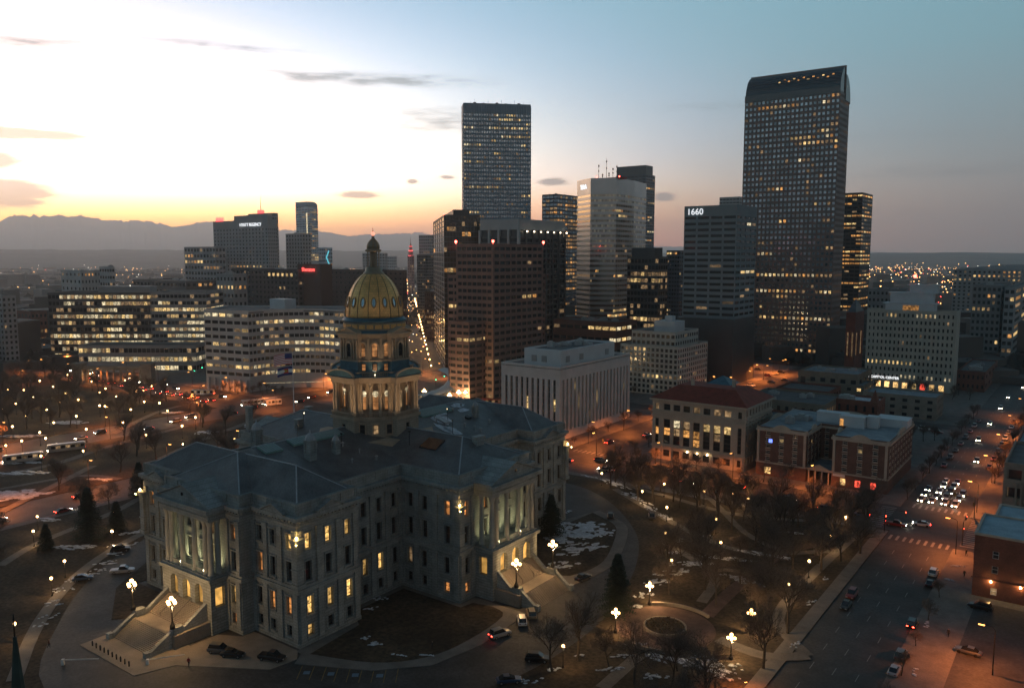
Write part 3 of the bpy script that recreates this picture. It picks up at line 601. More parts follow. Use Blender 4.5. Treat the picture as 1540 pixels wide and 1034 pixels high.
# pilasters between the bays, parapet piers, corner piers
def pil(P, d, w0=1.0):
    nn = Vector((d.y, -d.x)); a = Vector((P[0], P[1])) - d * w0 / 2
    m = MB(); D = Vector((*d, 0)); Nn = Vector((*nn, 0)); U = Vector((0, 0, 1)); o = Vector((a.x, a.y, 0))
    m.obox(o + U * .9 - D * .1, D * (w0 + .2), Nn * .62, U * 10.15); m.obox(o + U * 12.3 - D * .12, D * (w0 + .24), Nn * .5, U * .8); m.obox(o + U * 13.1, D * w0, Nn * .36, U * 9.1)
    m.obox(o + U * 22.2 - D * .14, D * (w0 + .28), Nn * .52, U * 1.35)
    m.build('pilaster', GSM, cap)
par = {}
for i, (P0, P1, us) in SEGS.items():
    a, b = Vector(P0), Vector(P1); d = (b - a).normalized(); Ln = (b - a).length; nn = Vector((d.y, -d.x))
    if Ln < 4: continue
    if Ln < 6: us = [Ln / 2]
    ps = [.55] + [(us[k] + us[k + 1]) / 2 for k in range(len(us) - 1)] + [Ln - .55]
    if Ln > 25: ps = [.6, 4.2 if abs(d.x) > .5 else 4.4, Ln - 4.3, Ln - .6]
    x, y = key_of[i]
    if x > -2 or y < -40:
        for u in ps: pil(a + d * u, d, 1.1)
    k = max(2, round(Ln / 4.2))
    for j in range(k + 1):
        p = a + d * (Ln * j / k) - d * .35 + nn * .02; MB().obox((p.x, p.y, 26.9), Vector((*(d * .7), 0)), Vector((*(nn * .14), 0)), Vector((0, 0, 1.6))).build('parapet_pier', GSM, cap)
# corner piers with a lamp on top
CL = lit('corner_lamp', (1, .56, .16), 170, 1.0, samp='AUTO')
for (x, y, sx, sy) in [(26.8, -47.6, 1, -1), (38.8, -13.5, 1, -1), (-26.8, -47.6, -1, -1), (26.8, 47.6, 1, 1)]:
    m = MB(); cx, cy = x + .25 * sx, y + .25 * sy
    m.box(cx - 1.0, cx + 1.0, cy - 1.0, cy + 1.0, 12.3, 13.2); m.box(cx - .8, cx + .8, cy - .8, cy + .8, 13.2, 21.3); m.box(cx - .95, cx + .95, cy - .95, cy + .95, 15.9, 16.2); m.box(cx - 1.05, cx + 1.05, cy - 1.05, cy + 1.05, 21.3, 22.1)
    m.build('corner_pier', GSM, cap)
    lp = MB(); lp.ball((cx + .62 * sx, cy + .62 * sy, 22.5), .17, 8, 5); lp.build('corner_lamp', CL, cap)
    l2 = MB(); l2.ball((cx + 1.35 * sx, cy + 1.35 * sy, 21.5), .10, 8, 5); l2.build('corner_lamp', CL, cap)
# small pediments over the pavilion bays
def gable(P, d, half, z0, hgt, out, back, name='small_pediment', m=None):
    nn = Vector((d.y, -d.x)); p = Vector((P[0], P[1])); U = Vector((0, 0, 1)); D = Vector((*d, 0)); Nn = Vector((*nn, 0)); o = Vector((p.x, p.y, z0))
    f = [o - D * half + Nn * out, o + D * half + Nn * out, o + U * hgt + Nn * out]; b = [q - Nn * (out + back) for q in f]
    ob = MB().add(f + b, [(0, 1, 2), (5, 4, 3), (0, 3, 4, 1), (1, 4, 5, 2), (2, 5, 3, 0)]).build(name, m or GSM, cap)
    k = MB(); t = .28   # raking cornice
    for s in (-1, 1):
        a = o + D * (half + .3) * s + Nn * (out + .35); c = o + U * (hgt + .12) + Nn * (out + .35)
        k.add([a, c, c + U * t, a + U * t, a - Nn * (out + back), c - Nn * (out + back), c + U * t - Nn * (out + back), a + U * t - Nn * (out + back)],
              [(0, 1, 2, 3), (7, 6, 5, 4), (3, 2, 6, 7), (0, 4, 5, 1), (0, 3, 7, 4)])
    k.build('raking_cornice', m or GSM, ob); return ob
for (P, d) in [((20.6, -47.6), (1, 0)), ((-20.6, -47.6), (1, 0)), ((26.8, -40), (0, 1)), ((26.8, 40), (0, 1))]:
    gable(P, Vector(d), 3.3, 26.36, 1.5, .95, 3.5)
# porticoes: open base storey with arches, columns, entablature, pediment
def portico(rot):
    M = Matrix.Rotation(rot, 4, 'Z'); f = 54.8 if abs(math.sin(rot)) < .5 else 44.2; bk = 50.6 if abs(math.sin(rot)) < .5 else 38.8
    def T(mb): mb.v = [tuple(M @ Vector(v)) for v in mb.v]; return mb
    H = 8.6
    b = MB(); HH = facade(b, (-H, -f), (H, -f), 0, 11.0, [(-1.35 + H + c, 1.35 + H + c) for c in (-4.4, 0, 4.4)], [(5.6, 10.0)], 1.0)
    dd = f - bk
    hs = facade(b, (H, -f), (H, -bk), 0, 11.0, [(dd / 2 - 1.1, dd / 2 + 1.1)], [(5.6, 9.6)], .8) + facade(b, (-H, -bk), (-H, -f), 0, 11.0, [(dd / 2 - 1.1, dd / 2 + 1.1)], [(5.6, 9.6)], .8)
    b.add([(-H, -f, 11), (H, -f, 11), (H, -bk, 11), (-H, -bk, 11)], [(0, 1, 2, 3)])
    for c in (-4.4, 0, 4.4):                      # arch heads
        for s in (-1, 1):
            pts = [(c + s * 1.35, 10.0)] + [(c + s * 1.35 * math.cos(t), 8.65 + 1.35 * math.sin(t)) for t in [R(9 * k) for k in range(11)]]
            b.add([(x, -f + y, z) for y in (.0, 1.0) for x, z in pts], [tuple(range(12)) if s > 0 else tuple(range(11, -1, -1)), *[(i, i + 1, 12 + i + 1, 12 + i) for i in range(1, 11)]])
    T(b).build('portico_base', GRA, cap)
    for (c, r, P, wd, ht, rz) in HH + hs:
        P2 = M @ P; ff = link('arched_doorway', frame_mesh(wd, ht, FRM, False), cap, P2, rz + rot); link('pane', unit_pane(LC2), ff, (0, .02, .02), 0, (wd - .04, 1, ht - .04))
    T(MB().ring([(-H - .5, -f - .5), (H + .5, -f - .5), (H + .5, -bk), (-H - .5, -bk)], [(-H + 1, -f + 1), (H - 1, -f + 1), (H - 1, -bk - .1), (-H + 1, -bk - .1)], 11.003, 11.753)).build('string_course', GSM, cap)
    T(MB().box(-H, H, -f, -bk - .3, 11.76, 12.1)).build('portico_floor', GSM, cap)
    col = [(.72, 12.1), (.72, 12.5), (.62, 12.6), (.55, 12.9), (.56, 17), (.46, 22.2), (.5, 22.3), (.66, 22.9), (.72, 23.2), (.72, 23.55)]
    for x in (-7.6, -6.0, -2.2, 2.2, 6.0, 7.6): T(MB().lathe(col, x, -f + .95, 14)).build('column', CSTG, cap, True)
    for x in (-7.6, 7.6): T(MB().lathe(col, x, -bk - 1.6, 14)).build('column', CSTG, cap, True)
    for z0, z1, o in ((23.56, 24.5, .12), (24.5, 25.35, .02), (25.35, 26.25, .95)):
        T(MB().box(-H - o, H + o, -f - o, -bk + .4, z0, z1 - .004)).build('portico_entablature', GSM, cap)
    # balustrade between the columns
    bl = MB()
    for a_, b_ in ((-5.3, -2.9), (-1.5, 1.5), (2.9, 5.3)):
        bl.box(a_, b_, -f + .5, -f + .75, 13.0, 13.15)
        for k in range(9): x = a_ + (b_ - a_) * (k + .5) / 9; bl.box(x - .07, x + .07, -f + .53, -f + .7, 12.1, 13.0)
    T(bl).build('balustrade', GSM, cap)
    d = M @ Vector((1, 0, 0)); P = M @ Vector((0, -f, 0)); gable((P.x, P.y), Vector((d.x, d.y)), H + .6, 26.25, 3.4, .0, f - bk + 9, 'pediment')
    oc = MB(); oc.lathe([(.38, 0), (.38, .1)], 0, 0, 14); ob = oc.build('round_window', GL, cap); ob.location = M @ Vector((0, -f - .02, 27.9)); ob.rotation_euler = (R(90), 0, rot)
    # uplights at the column feet
    for x in (-4.4, -1.2, 1.2, 4.4) if True else ():
        u_ = MB(); u_.box(-.3, .3, -.2, .2, 0, .3); fx = u_.build('uplight', UPL, cap); fx.location = M @ Vector((x, -f + 1.6, 12.12))
    for x in (-5.2, 0, 5.2):
        li = bpy.data.lights.new('portico_uplight', 'SPOT'); li.energy = 800; li.color = (1, .88, .42); li.spot_size = R(100); li.spot_blend = .7; li.shadow_soft_size = .2
        lo_ = bpy.data.objects.new('uplight_beam', li); C.objects.link(lo_); lo_.parent = cap; lo_.location = M @ Vector((x, -f + 1.9, 12.3))
        lo_.rotation_euler = (M @ Vector((0, -.75, -1))).to_track_quat('Z', 'Y').to_euler()
    li = bpy.data.lights.new('porch_light', 'POINT'); li.energy = 25; li.color = (1, .62, .25); li.shadow_soft_size = .3
    lo_ = bpy.data.objects.new('porch_light', li); C.objects.link(lo_); lo_.parent = cap; lo_.location = M @ Vector((0, -f - .9, 9.2))
CSTG = mat('column_stone', (.29, .31, .30), .75, .12, .5); UPL = glow_mat('uplight_lens', (1, .9, .5), 14, 'NONE'); LC2 = lit('porch_glow', (1, .52, .12), .85, .6, .5)
portico(0); portico(R(90)); portico(R(180)); portico(R(-90))
# roofs
def hip(x0, x1, y0, y1, z0, z1, ins, axis, name='roof', m=SLT):
    if axis == 'x': ym = (y0 + y1) / 2; rd = [(x0 + ins, ym, z1), (x1 - ins, ym, z1)]; fs = [(0, 1, 5, 4), (1, 2, 5), (2, 3, 4, 5), (3, 0, 4)]
    else: xm = (x0 + x1) / 2; rd = [(xm, y0 + ins, z1), (xm, y1 - ins, z1)]; fs = [(0, 1, 4), (1, 2, 5, 4), (2, 3, 5), (3, 0, 4, 5)]
    return MB().add([(x0, y0, z0), (x1, y0, z0), (x1, y1, z0), (x0, y1, z0)] + rd, fs).build(name, m, cap)
ZR = 28.0
hip(-26.2, 26.2, -47.0, -33.0, ZR, 33.4, 8.6, 'x'); hip(-26.2, 26.2, 33.0, 47.0, ZR, 33.4, 8.6, 'x'); hip(-12.4, 12.4, -50, -32, ZR + .01, 33.9, 8.5, 'y'); hip(-12.4, 12.4, 32, 50, ZR + .01, 33.9, 8.5, 'y')
hip(-20.8, 20.8, -42, 42, ZR + .02, 34.2, 4, 'y'); hip(-38.2, 38.2, -12.9, 12.9, ZR + .03, 33.6, 9.5, 'x')
def ridge(a, b, r_=.16): MB().tube([a, b], [r_, r_], 5).build('ridge_cap', MATS['ridge_lead'], cap)
mat('ridge_lead', (.30, .33, .36), .6, .2, 1)
for sx in (-1, 1):
    for sy in (-1, 1):
        ridge((26.2 * sx, 47 * sy, ZR), (17.6 * sx, 40 * sy, 33.4)); ridge((26.2 * sx, 33 * sy, ZR), (17.6 * sx, 40 * sy, 33.4)); ridge((12.4 * sx, 50 * sy, ZR), (0, 41.5 * sy, 33.9)); ridge((38.2 * sx, 12.9 * sy, ZR), (28.7 * sx, 0, 33.6))
for sy in (-1, 1): ridge((-17.6, 40 * sy, 33.4), (17.6, 40 * sy, 33.4)); ridge((28.7 * sy, 0, 33.6), (10 * sy, 0, 33.6)); ridge((0, 38 * sy, 34.2), (0, 10 * sy, 34.2))
# seams: real standing ribs on the slopes that face the camera
sm = MB()
for k in range(34):
    y = -31 + k * .6
    if y > -11.5: break
    sm.tube([(20.8, y, ZR + .03), (.6, y, 34.1)], [.035, .035], 3)
for k in range(70):
    x = -24 + k * .7; t = min(1, max(0, min(26.2 - abs(x), 8.6) / 8.6)); sm.tube([(x, -47, ZR + .02), (x, -47 + 7 * t, ZR + 5.4 * t + .02)], [.035, .035], 3)
sm.build('roof_seams', SLT, cap)['kind'] = 'stuff'
# skylights, chimneys, vents, snow on the roof
def slab_on_E(u0, u1, y0, y1, name, m, lift=.35, n=0):
    zf = lambda x: 34.2 - (34.2 - ZR) * x / 20.8
    b = MB(); v = [(u0, y0, zf(u0)), (u1, y0, zf(u1)), (u1, y1, zf(u1)), (u0, y1, zf(u0))]; b.add(v + [(p[0], p[1], p[2] + lift) for p in v], [(4, 5, 6, 7), (0, 1, 5, 4), (1, 2, 6, 5), (2, 3, 7, 6), (3, 0, 4, 7)])
    o = b.build(name, m, cap)
    for k in range(n):
        t = MB(); y = y0 + (y1 - y0) * (k + .5) / n; t.tube([(u0, y, zf(u0) + lift + .04), (u1, y, zf(u1) + lift + .04)], [.08, .08], 4); t.build('glazing_bar', MATS['ridge_lead'], o)
SKG = mat('skylight_copper', (.14, .26, .24), .4, .2, .8, .1)
slab_on_E(.8, 4.0, -37, -32.5, 'skylight', SKG, .4, 7); slab_on_E(.8, 3.4, -29, -14, 'skylight', SKG, .4, 22); slab_on_E(.8, 4.2, 13, 26, 'skylight', SKG, .4, 18)
slab_on_E(6, 9.5, 16, 18, 'roof_hatch', MATS['metal_grey'], .5); slab_on_E(8.5, 10, 25, 26.5, 'roof_hatch', MATS['iron_black'], .5)
def on_roof(x, y): return 34.2 - (34.2 - ZR) * abs(x) / 20.8
for (x, y, s) in [(9.5, -29.5, 1.0), (9.8, -22.4, .72), (9.3, 29, .72), (-9.5, -29.5, 1.0)]:
    z = on_roof(x, y) - .3; t = MB().box(-1.0 * s, 1.0 * s, -1.0 * s, 1.0 * s, 0, 1.6 * s).box(-.75 * s, .75 * s, -.75 * s, .75 * s, 1.6 * s, 4.2 * s).box(-1.05 * s, 1.05 * s, -1.05 * s, 1.05 * s, 4.2 * s, 4.6 * s)
    for a in (-.82, .82):
        for c in (-.82, .82): t.box((a - .18) * s, (a + .18) * s, (c - .18) * s, (c + .18) * s, 1.6 * s, 4.2 * s)
    o = t.build('roof_turret', GSM, cap); o.location = (x, y, z)
    MB().lathe([(1.15 * s, 4.6 * s), (1.05 * s, 5.2 * s), (.7 * s, 5.8 * s), (.2 * s, 6.2 * s), (.05 * s, 6.9 * s)], 0, 0, 8).build('turret_cap', MATS['ridge_lead'], o)
for (x, y, w0, d0, h0) in [(31.5, 2.4, .7, 1.4, .2), (30.5, 5.0, .6, .6, -.6), (-30, 3, .8, .8, .4), (-12, 20, .8, .8, 0), (-22, -7, .7, .9, -.6), (-36.5, -12, .7, .7, 2.0)]:
    b = MB().box(x - w0, x + w0, y - d0, y + d0, 29, 33.2 + h0).box(x - w0 - .15, x + w0 + .15, y - d0 - .15, y + d0 + .15, 33.2 + h0, 33.5 + h0); b.build('chimney', GSM, cap)
# dark glazed skylight on the east wing
zf = lambda y: 33.6 - (33.6 - ZR) * abs(y) / 12.9
v = [(20.5, -6.2, zf(6.2) + .35), (25.5, -6.2, zf(6.2) + .35), (25.5, -2.6, zf(2.6) + .35), (20.5, -2.6, zf(2.6) + .35)]
MB().add(v + [(p[0], p[1], p[2] - .6) for p in v], [(0, 1, 2, 3), (4, 5, 1, 0), (5, 6, 2, 1), (6, 7, 3, 2), (7, 4, 0, 3)]).build('skylight', GL, cap)
rvv = random.Random(6)
for k in range(16):                                                       # vent pipes and cowls on the slopes
    x, y = rvv.uniform(3, 18), rvv.choice((-1, 1)) * rvv.uniform(14, 31); z = on_roof(x, y); s = rvv.uniform(.12, .3)
    MB().lathe([(s, z - .3), (s, z + .7), (s * 1.6, z + .75), (s * 1.5, z + 1.0), (.02, z + 1.15)], x, y, 8).build('roof_vent', MATS['metal_grey'], cap)
rsn = MB()
for (x, y, a, b_) in [(11, 13.5, 3.2, 1.2), (13, 15, 2.6, 1.6), (7, 17.5, 2.6, 2.8), (4, 21, 1.2, 2.0), (2.2, 30, 1.2, 2.4), (5, 29, 1.0, 2.0)]:
    c = Vector((x, y)); m0 = len(rsn.v); k = 22; pts = []
    for j in range(k):
        t = 2 * math.pi * j / k; q = 1 + .5 * noise.noise(Vector((math.cos(t) * 2 + x, math.sin(t) * 2, y))); px_, py_ = x + a * q * math.cos(t), y + b_ * q * math.sin(t)
        px_ = max(.3, px_); pts.append((px_, py_, on_roof(px_, py_) + .09))
    rsn.add(pts, [tuple(range(k))])
tag(rsn.build('roof_snow', MATS['snow'], cap), kind='stuff')
# ---- drum
DRUM0 = set(o.name for o in cap.children); LBZ = mat('lantern_bronze', (.30, .24, .17), .5, .2, 1, .3)
LDR = lit('drum_window_light', (1, .42, .14), .34, .5, .8)
def ringpoly(r, n=64, a0=0.0): return [(r * math.cos(a0 + 2 * math.pi * k / n), r * math.sin(a0 + 2 * math.pi * k / n)) for k in range(n)]
def drumplan(r, pr_, hw, n=12):
    """round drum with a square bay on each of the four sides"""
    pts = []; a = math.asin(hw / r)
    for q in range(4):
        c, s = math.cos(q * math.pi / 2), math.sin(q * math.pi / 2); e = lambda x, y: (x * c - y * s, x * s + y * c)
        pts += [e(r * math.cos(a), -hw), e(pr_, -hw), e(pr_, hw), e(r * math.cos(a), hw)]
        for k in range(1, n): t = q * math.pi / 2 + a + (math.pi / 2 - 2 * a) * k / n; pts.append((r * math.cos(t), r * math.sin(t)))
    return pts
def drum_band(name, r, pr_, hw, z0, z1, m=CST): return MB().prism(drumplan(r, pr_, hw), z0, z1).build(name, m, cap)
MB().prism([(-14, -8), (-8, -14), (8, -14), (14, -8), (14, 8), (8, 14), (-8, 14), (-14, 8)], 27, 31.6).build('drum_plinth', CST, cap)
dl = MB(); dh = []
pl = drumplan(11.0, 12.0, 4.2)
for i in range(len(pl)):
    a, b = Vector(pl[i]), Vector(pl[(i + 1) % len(pl)]); Ln = (b - a).length
    us = [(Ln / 2 - .65, Ln / 2 + .65)] if Ln > 5 else []
    dh += facade(dl, pl[i], pl[(i + 1) % len(pl)], 29, 36.2, us, [(32.6, 34.9)] if us else [], .4)
dl.build('drum_base_wall', mat('drum_stone', (.32, .27, .215), .85, .15, .3, bump=.5, brick=(1.5, .55, .035, .88), fine=.1), cap)
place_panes([(c, r, P, wd, ht, rz) for c, r, P, wd, ht, rz in dh], cap, lambda c, r: GL, frames=FRM)
for q in range(4):
    for k in (-.52, 0, .52):
        a = math.pi / 4 + q * math.pi / 2 + k * .62; P = Vector((11.0 * math.cos(a), 11.0 * math.sin(a), 32.6)); rz = a + math.pi / 2
        f = link('window', frame_mesh(1.3, 2.3, FRM), cap, P + Vector((math.cos(a), math.sin(a), 0)) * .06, rz); link('pane', unit_pane(LD if k == 0 else GL), f, (0, .02, .02), 0, (1.26, 1, 2.26))
        sr = MB().box(-1.0, -.68, -.16, .06, -.3, 2.7).box(.68, 1.0, -.16, .06, -.3, 2.7).box(-1.1, 1.1, -.2, .06, 2.45, 2.8).box(-1.05, 1.05, -.22, .06, -.35, -.02); s_ = sr.build('surround', CST, f)
drum_band('drum_cornice', 11.5, 12.5, 4.6, 36.2, 36.9)
MB().ring(drumplan(11.3, 12.3, 4.4), drumplan(11.0, 12.0, 4.1), 37.75, 38.0).build('drum_rail', CST, cap)
bs = MB()
pl = drumplan(11.15, 12.15, 4.25, 14)
for i in range(len(pl)):
    a, b = Vector(pl[i]), Vector(pl[(i + 1) % len(pl)]); k = max(1, int((b - a).length / .42))
    for j in range(k): p = a.lerp(b, (j + .5) / k); bs.box(p.x - .08, p.x + .08, p.y - .08, p.y + .08, 36.9, 37.75)
bs.build('drum_balusters', CST, cap)['kind'] = 'stuff'
MB().lathe([(8.7, 36.9), (8.7, 45.4)], 0, 0, 64, cap=False).build('drum_inner_wall', CST, cap, True)
cp = [(.58, 36.9), (.58, 38.0), (.48, 38.1), (.42, 38.4), (.43, 41), (.35, 44.2), (.5, 44.8), (.54, 45.1)]
for q in range(4):
    c0 = q * math.pi / 2
    for k in (-1, 0, 1, 2):                                              # colonnade of the curved quarters
        a = c0 + math.pi / 4 + (k - .5) * .235; MB().lathe(cp, 10.6 * math.cos(a), 10.6 * math.sin(a), 12).build('drum_column', CST, cap, True)
    c, s = math.cos(c0), math.sin(c0)
    for u in (-3.9, -2.9, 2.9, 3.9): MB().lathe(cp, 11.55 * c - u * s, 11.55 * s + u * c, 12).build('drum_column', CST, cap, True)
    for u in (-3.9, 3.9): MB().lathe(cp, 9.9 * c - u * s, 9.9 * s + u * c, 12).build('drum_column', CST, cap, True)
    for k, u in enumerate((-.47, -.157, .157, .47) if False else (-.36, 0, .36)):    # tall arched windows behind
        a = c0 + math.pi / 4 + u; P = Vector((8.72 * math.cos(a), 8.72 * math.sin(a), 38.3)); o = Vector((math.cos(a), math.sin(a), 0))
        f = link('drum_window', frame_mesh(1.5, 3.8, FRM), cap, P + o * .12, a + math.pi / 2); link('pane', unit_pane(LDR), f, (0, .02, .02), 0, (1.46, 1, 3.76))
        t = MB().lathe([(.75, 0), (.75, .1)], 0, 0, 16).build('fanlight', LP, f); t.rotation_euler = (R(90), 0, 0); t.location = (0, .06, 3.9)
        MB().box(-1.1, -.78, -.2, .05, -.4, 4).box(.78, 1.1, -.2, .05, -.4, 4).box(-.3, .3, -.3, .05, 4.72, 5.4).build('surround', CST, f)
    a = c0; P = Vector((8.72 * c, 8.72 * s, 38.3)); f = link('drum_window', frame_mesh(1.9, 4.4, FRM), cap, P + Vector((c, s, 0)) * .3, a + math.pi / 2); link('pane', unit_pane(LD), f, (0, .02, .02), 0, (1.86, 1, 4.36))
drum_band('drum_entablature', 11.1, 12.15, 4.5, 45.1, 46.1); drum_band('drum_main_cornice', 11.75, 12.8, 5.0, 46.1, 46.6); MB().prism(drumplan(11.4, 12.4, 4.7), 46.6, 46.75).build('drum_roof_deck', CPB, cap)
for q in range(4):                                                       # curved pediments over the four bays
    c0 = q * math.pi / 2; m = MB(); k = 12
    pts = [(-4.9, 46.76)] + [(4.9 * -math.cos(math.pi * j / k), 46.76 + 1.6 * math.sin(math.pi * j / k)) for j in range(1, k)] + [(4.9, 46.76)]
    fr = [(12.6, x, z) for x, z in pts]; bk_ = [(9.5, x, z) for x, z in pts]; nn = len(pts)
    m.add(fr + bk_, [tuple(range(nn)), tuple(range(2 * nn - 1, nn - 1, -1))] + [(j, nn + j, nn + (j + 1) % nn, (j + 1) % nn) for j in range(nn)]); m.v = [tuple(Matrix.Rotation(c0, 4, 'Z') @ Vector(p)) for p in m.v]
    m.build('curved_pediment', CPB, cap)
    m = MB()
    for j in range(nn - 1):
        (x0, z0), (x1, z1) = pts[j], pts[j + 1]; m.add([(12.95, x0, z0), (12.95, x1, z1), (12.95, x1, z1 + .3), (12.95, x0, z0 + .3), (12.3, x0, z0), (12.3, x1, z1), (12.3, x1, z1 + .3), (12.3, x0, z0 + .3)], [(0, 1, 2, 3), (3, 2, 6, 7), (0, 4, 5, 1), (7, 6, 5, 4)])
    m.v = [tuple(Matrix.Rotation(c0, 4, 'Z') @ Vector(p)) for p in m.v]; m.build('pediment_moulding', CST, cap)
MB().ring(drumplan(10.4, 10.9, 4.4), drumplan(10.15, 10.65, 4.2), 47.6, 47.85).build('gallery_rail', CST, cap)
bs = MB(); pl = drumplan(10.28, 10.78, 4.3, 14)
for i in range(len(pl)):
    a, b = Vector(pl[i]), Vector(pl[(i + 1) % len(pl)]); k = max(1, int((b - a).length / .42))
    for j in range(k): p = a.lerp(b, (j + .5) / k); bs.box(p.x - .08, p.x + .08, p.y - .08, p.y + .08, 46.75, 47.6)
bs.build('gallery_balusters', CST, cap)['kind'] = 'stuff'
drum_band('attic_wall', 8.9, 9.6, 3.4, 46.75, 50.3, CPB); drum_band('attic_cornice', 9.2, 9.9, 3.7, 50.3, 50.65)
for q in range(4):
    for k in (-.33, 0, .33):
        a = math.pi / 4 + q * math.pi / 2 + k; o = Vector((math.cos(a), math.sin(a), 0)); f = link('attic_window', frame_mesh(1.1, 1.7, FRM), cap, o * 8.95 + Vector((0, 0, 48)), a + math.pi / 2); link('pane', unit_pane(LDR), f, (0, .02, .02), 0, (1.06, 1, 1.66))
drum_band('upper_drum_wall', 8.6, 9.3, 3.3, 50.65, 55.9)
aw = MB()
UA = []
for q in range(4):
    for k in (-.36, 0, .36): UA.append((math.pi / 4 + q * math.pi / 2 + k, 8.62))
    UA.append((q * math.pi / 2, 9.32))
for a, rr in UA:
    o = Vector((math.cos(a), math.sin(a), 0)); f = link('arched_window', frame_mesh(1.35, 2.6, FRM), cap, o * (rr + .1) + Vector((0, 0, 51.4)), a + math.pi / 2); link('pane', unit_pane(LDR if rr < 9 else GL), f, (0, .02, .02), 0, (1.31, 1, 2.56))
    t = MB().lathe([(.67, 0), (.67, .1)], 0, 0, 16).build('fanlight', LDR if rr < 9 else GL, f); t.rotation_euler = (R(90), 0, 0); t.location = (0, .06, 2.65)
    m = MB(); k = 10
    for j in range(k):
        t0, t1 = math.pi * j / k, math.pi * (j + 1) / k
        m.add([(r_ * math.cos(t_), y, 2.65 + r_ * math.sin(t_)) for y in (-.3, .05) for t_ in (t0, t1) for r_ in (.75, 1.15)], [(0, 1, 3, 2), (5, 4, 6, 7), (1, 5, 7, 3), (0, 2, 6, 4)])
    m.box(-1.15, -.75, -.3, .05, -.5, 2.65).box(.75, 1.15, -.3, .05, -.5, 2.65).build('arch_surround', CST, f)
for q in range(4):
    for k in (-.55, -.18, .18, .55):
        a = math.pi / 4 + q * math.pi / 2 + k; o = Vector((math.cos(a), math.sin(a), 0)); up_ = MB().box(-.35, .35, -.35, .1, 0, 5.2).build('upper_pilaster', CST, cap); up_.location = o * 8.65 + Vector((0, 0, 50.66)); up_.rotation_euler = (0, 0, a + math.pi / 2)
    c0 = q * math.pi / 2; c, s = math.cos(c0), math.sin(c0)
    for u in (-2.9, -1.9, 1.9, 2.9): MB().lathe([(.36, 50.65), (.3, 51.2), (.26, 55.2), (.36, 55.88)], 9.55 * c - u * s, 9.55 * s + u * c, 10).build('upper_column', CST, cap, True)
drum_band('upper_entablature', 8.9, 9.9, 3.6, 55.9, 56.7); drum_band('upper_cornice', 9.5, 10.4, 4.0, 56.7, 57.15); MB().lathe([(9.7, 57.15), (9.2, 57.5), (8.5, 57.8)], 0, 0, 64).build('dome_skirt', CPB, cap, True)
for q in range(4):
    c0 = q * math.pi / 2; d = Vector((-math.sin(c0), math.cos(c0))); gable((9.9 * math.cos(c0), 9.9 * math.sin(c0)), d, 3.6, 57.16, 1.2, .3, 3, 'drum_pediment', CST)
MB().lathe([(8.3, 57.6), (8.3, 59.6)], 0, 0, 64, cap=False).build('dome_attic', CST, cap, True)
for k in range(24):
    a = 2 * math.pi * (k + .5) / 24; o = Vector((math.cos(a), math.sin(a), 0)); b = MB().box(-.8, .8, -.08, .05, 58.2, 59.2); f = b.build('attic_panel', MATS['gold_leaf'], cap); f.location = o * 8.36; f.rotation_euler = (0, 0, a + math.pi / 2)
MB().lathe([(8.3, 59.6), (8.75, 59.8), (8.75, 60.2), (8.3, 60.4), (8.0, 60.85)], 0, 0, 64).build('dome_base_ring', CPB, cap, True)
# ---- gold dome, ribs, dormers, lantern
def dr(z): t = (z - 60.8) / 11.5; return 7.85 * math.sqrt(max(0, 1 - t * t))
zs = [60.8 + 11.15 * k / 22 for k in range(23)]
MB().lathe([(dr(z), z) for z in zs], 0, 0, 96).build('dome', MATS['gold_leaf'], cap, True)
for k in range(16):
    a = 2 * math.pi * (k + .5) / 16; MB().tube([((dr(z) + .05) * math.cos(a), (dr(z) + .05) * math.sin(a), z) for z in zs], [.14 - .07 * (z - 60.8) / 12 for z in zs], 6).build('dome_rib', MATS['gold_rib'], cap, True)
    a = 2 * math.pi * k / 16; z = 64.6; o = Vector((math.cos(a), math.sin(a), 0)); e = MB(); n_ = 16
    sl_ = math.atan2(dr(63.8) - dr(65.4), 1.6)
    pr_ = [(.42 * math.cos(2 * math.pi * j / n_), 1.05 * math.sin(2 * math.pi * j / n_)) for j in range(n_)]; p2 = [(1.6 * x, 1.32 * y) for x, y in pr_]
    e.add([(x, -.22, y) for x, y in p2] + [(x, -.22, y) for x, y in pr_] + [(x, .3, y) for x, y in p2], [(j, (j + 1) % n_, n_ + (j + 1) % n_, n_ + j) for j in range(n_)] + [(j, 2 * n_ + j, 2 * n_ + (j + 1) % n_, (j + 1) % n_) for j in range(n_)])
    f = e.build('dormer_frame', MATS['gold_rib'], cap); f.location = o * (dr(z) + .02) + Vector((0, 0, z)); f.rotation_euler = (-sl_, 0, a + math.pi / 2)
    g = MB().add([(x, -.1, y) for x, y in pr_], [tuple(range(n_))]).build('dormer_glass', GLB, f)
MB().lathe([(2.6, 71.2), (2.9, 71.5), (2.7, 71.9), (2.3, 72.1), (2.2, 73.0), (1.9, 73.2)], 0, 0, 32).build('lantern_base', LBZ, cap, True)
MB().lathe([(1.0, 73.2), (1.0, 77.2)], 0, 0, 16).build('lantern_core', CST, cap, True)
for k in range(8): a = 2 * math.pi * (k + .5) / 8; MB().lathe([(.2, 73.2), (.16, 73.5), (.14, 76.6), (.22, 77.1)], 1.6 * math.cos(a), 1.6 * math.sin(a), 8).build('lantern_column', CST, cap, True)
MB().lathe([(1.9, 77.0), (2.2, 77.2), (2.2, 77.5), (1.75, 77.7)], 0, 0, 32).build('lantern_cornice', LBZ, cap, True)
MB().lathe([(1.65, 77.7), (1.6, 78.6), (1.25, 79.3), (.6, 80.1), (.35, 80.6), (.45, 80.8), (.2, 81.0)], 0, 0, 24).build('lantern_cupola', LBZ, cap, True)
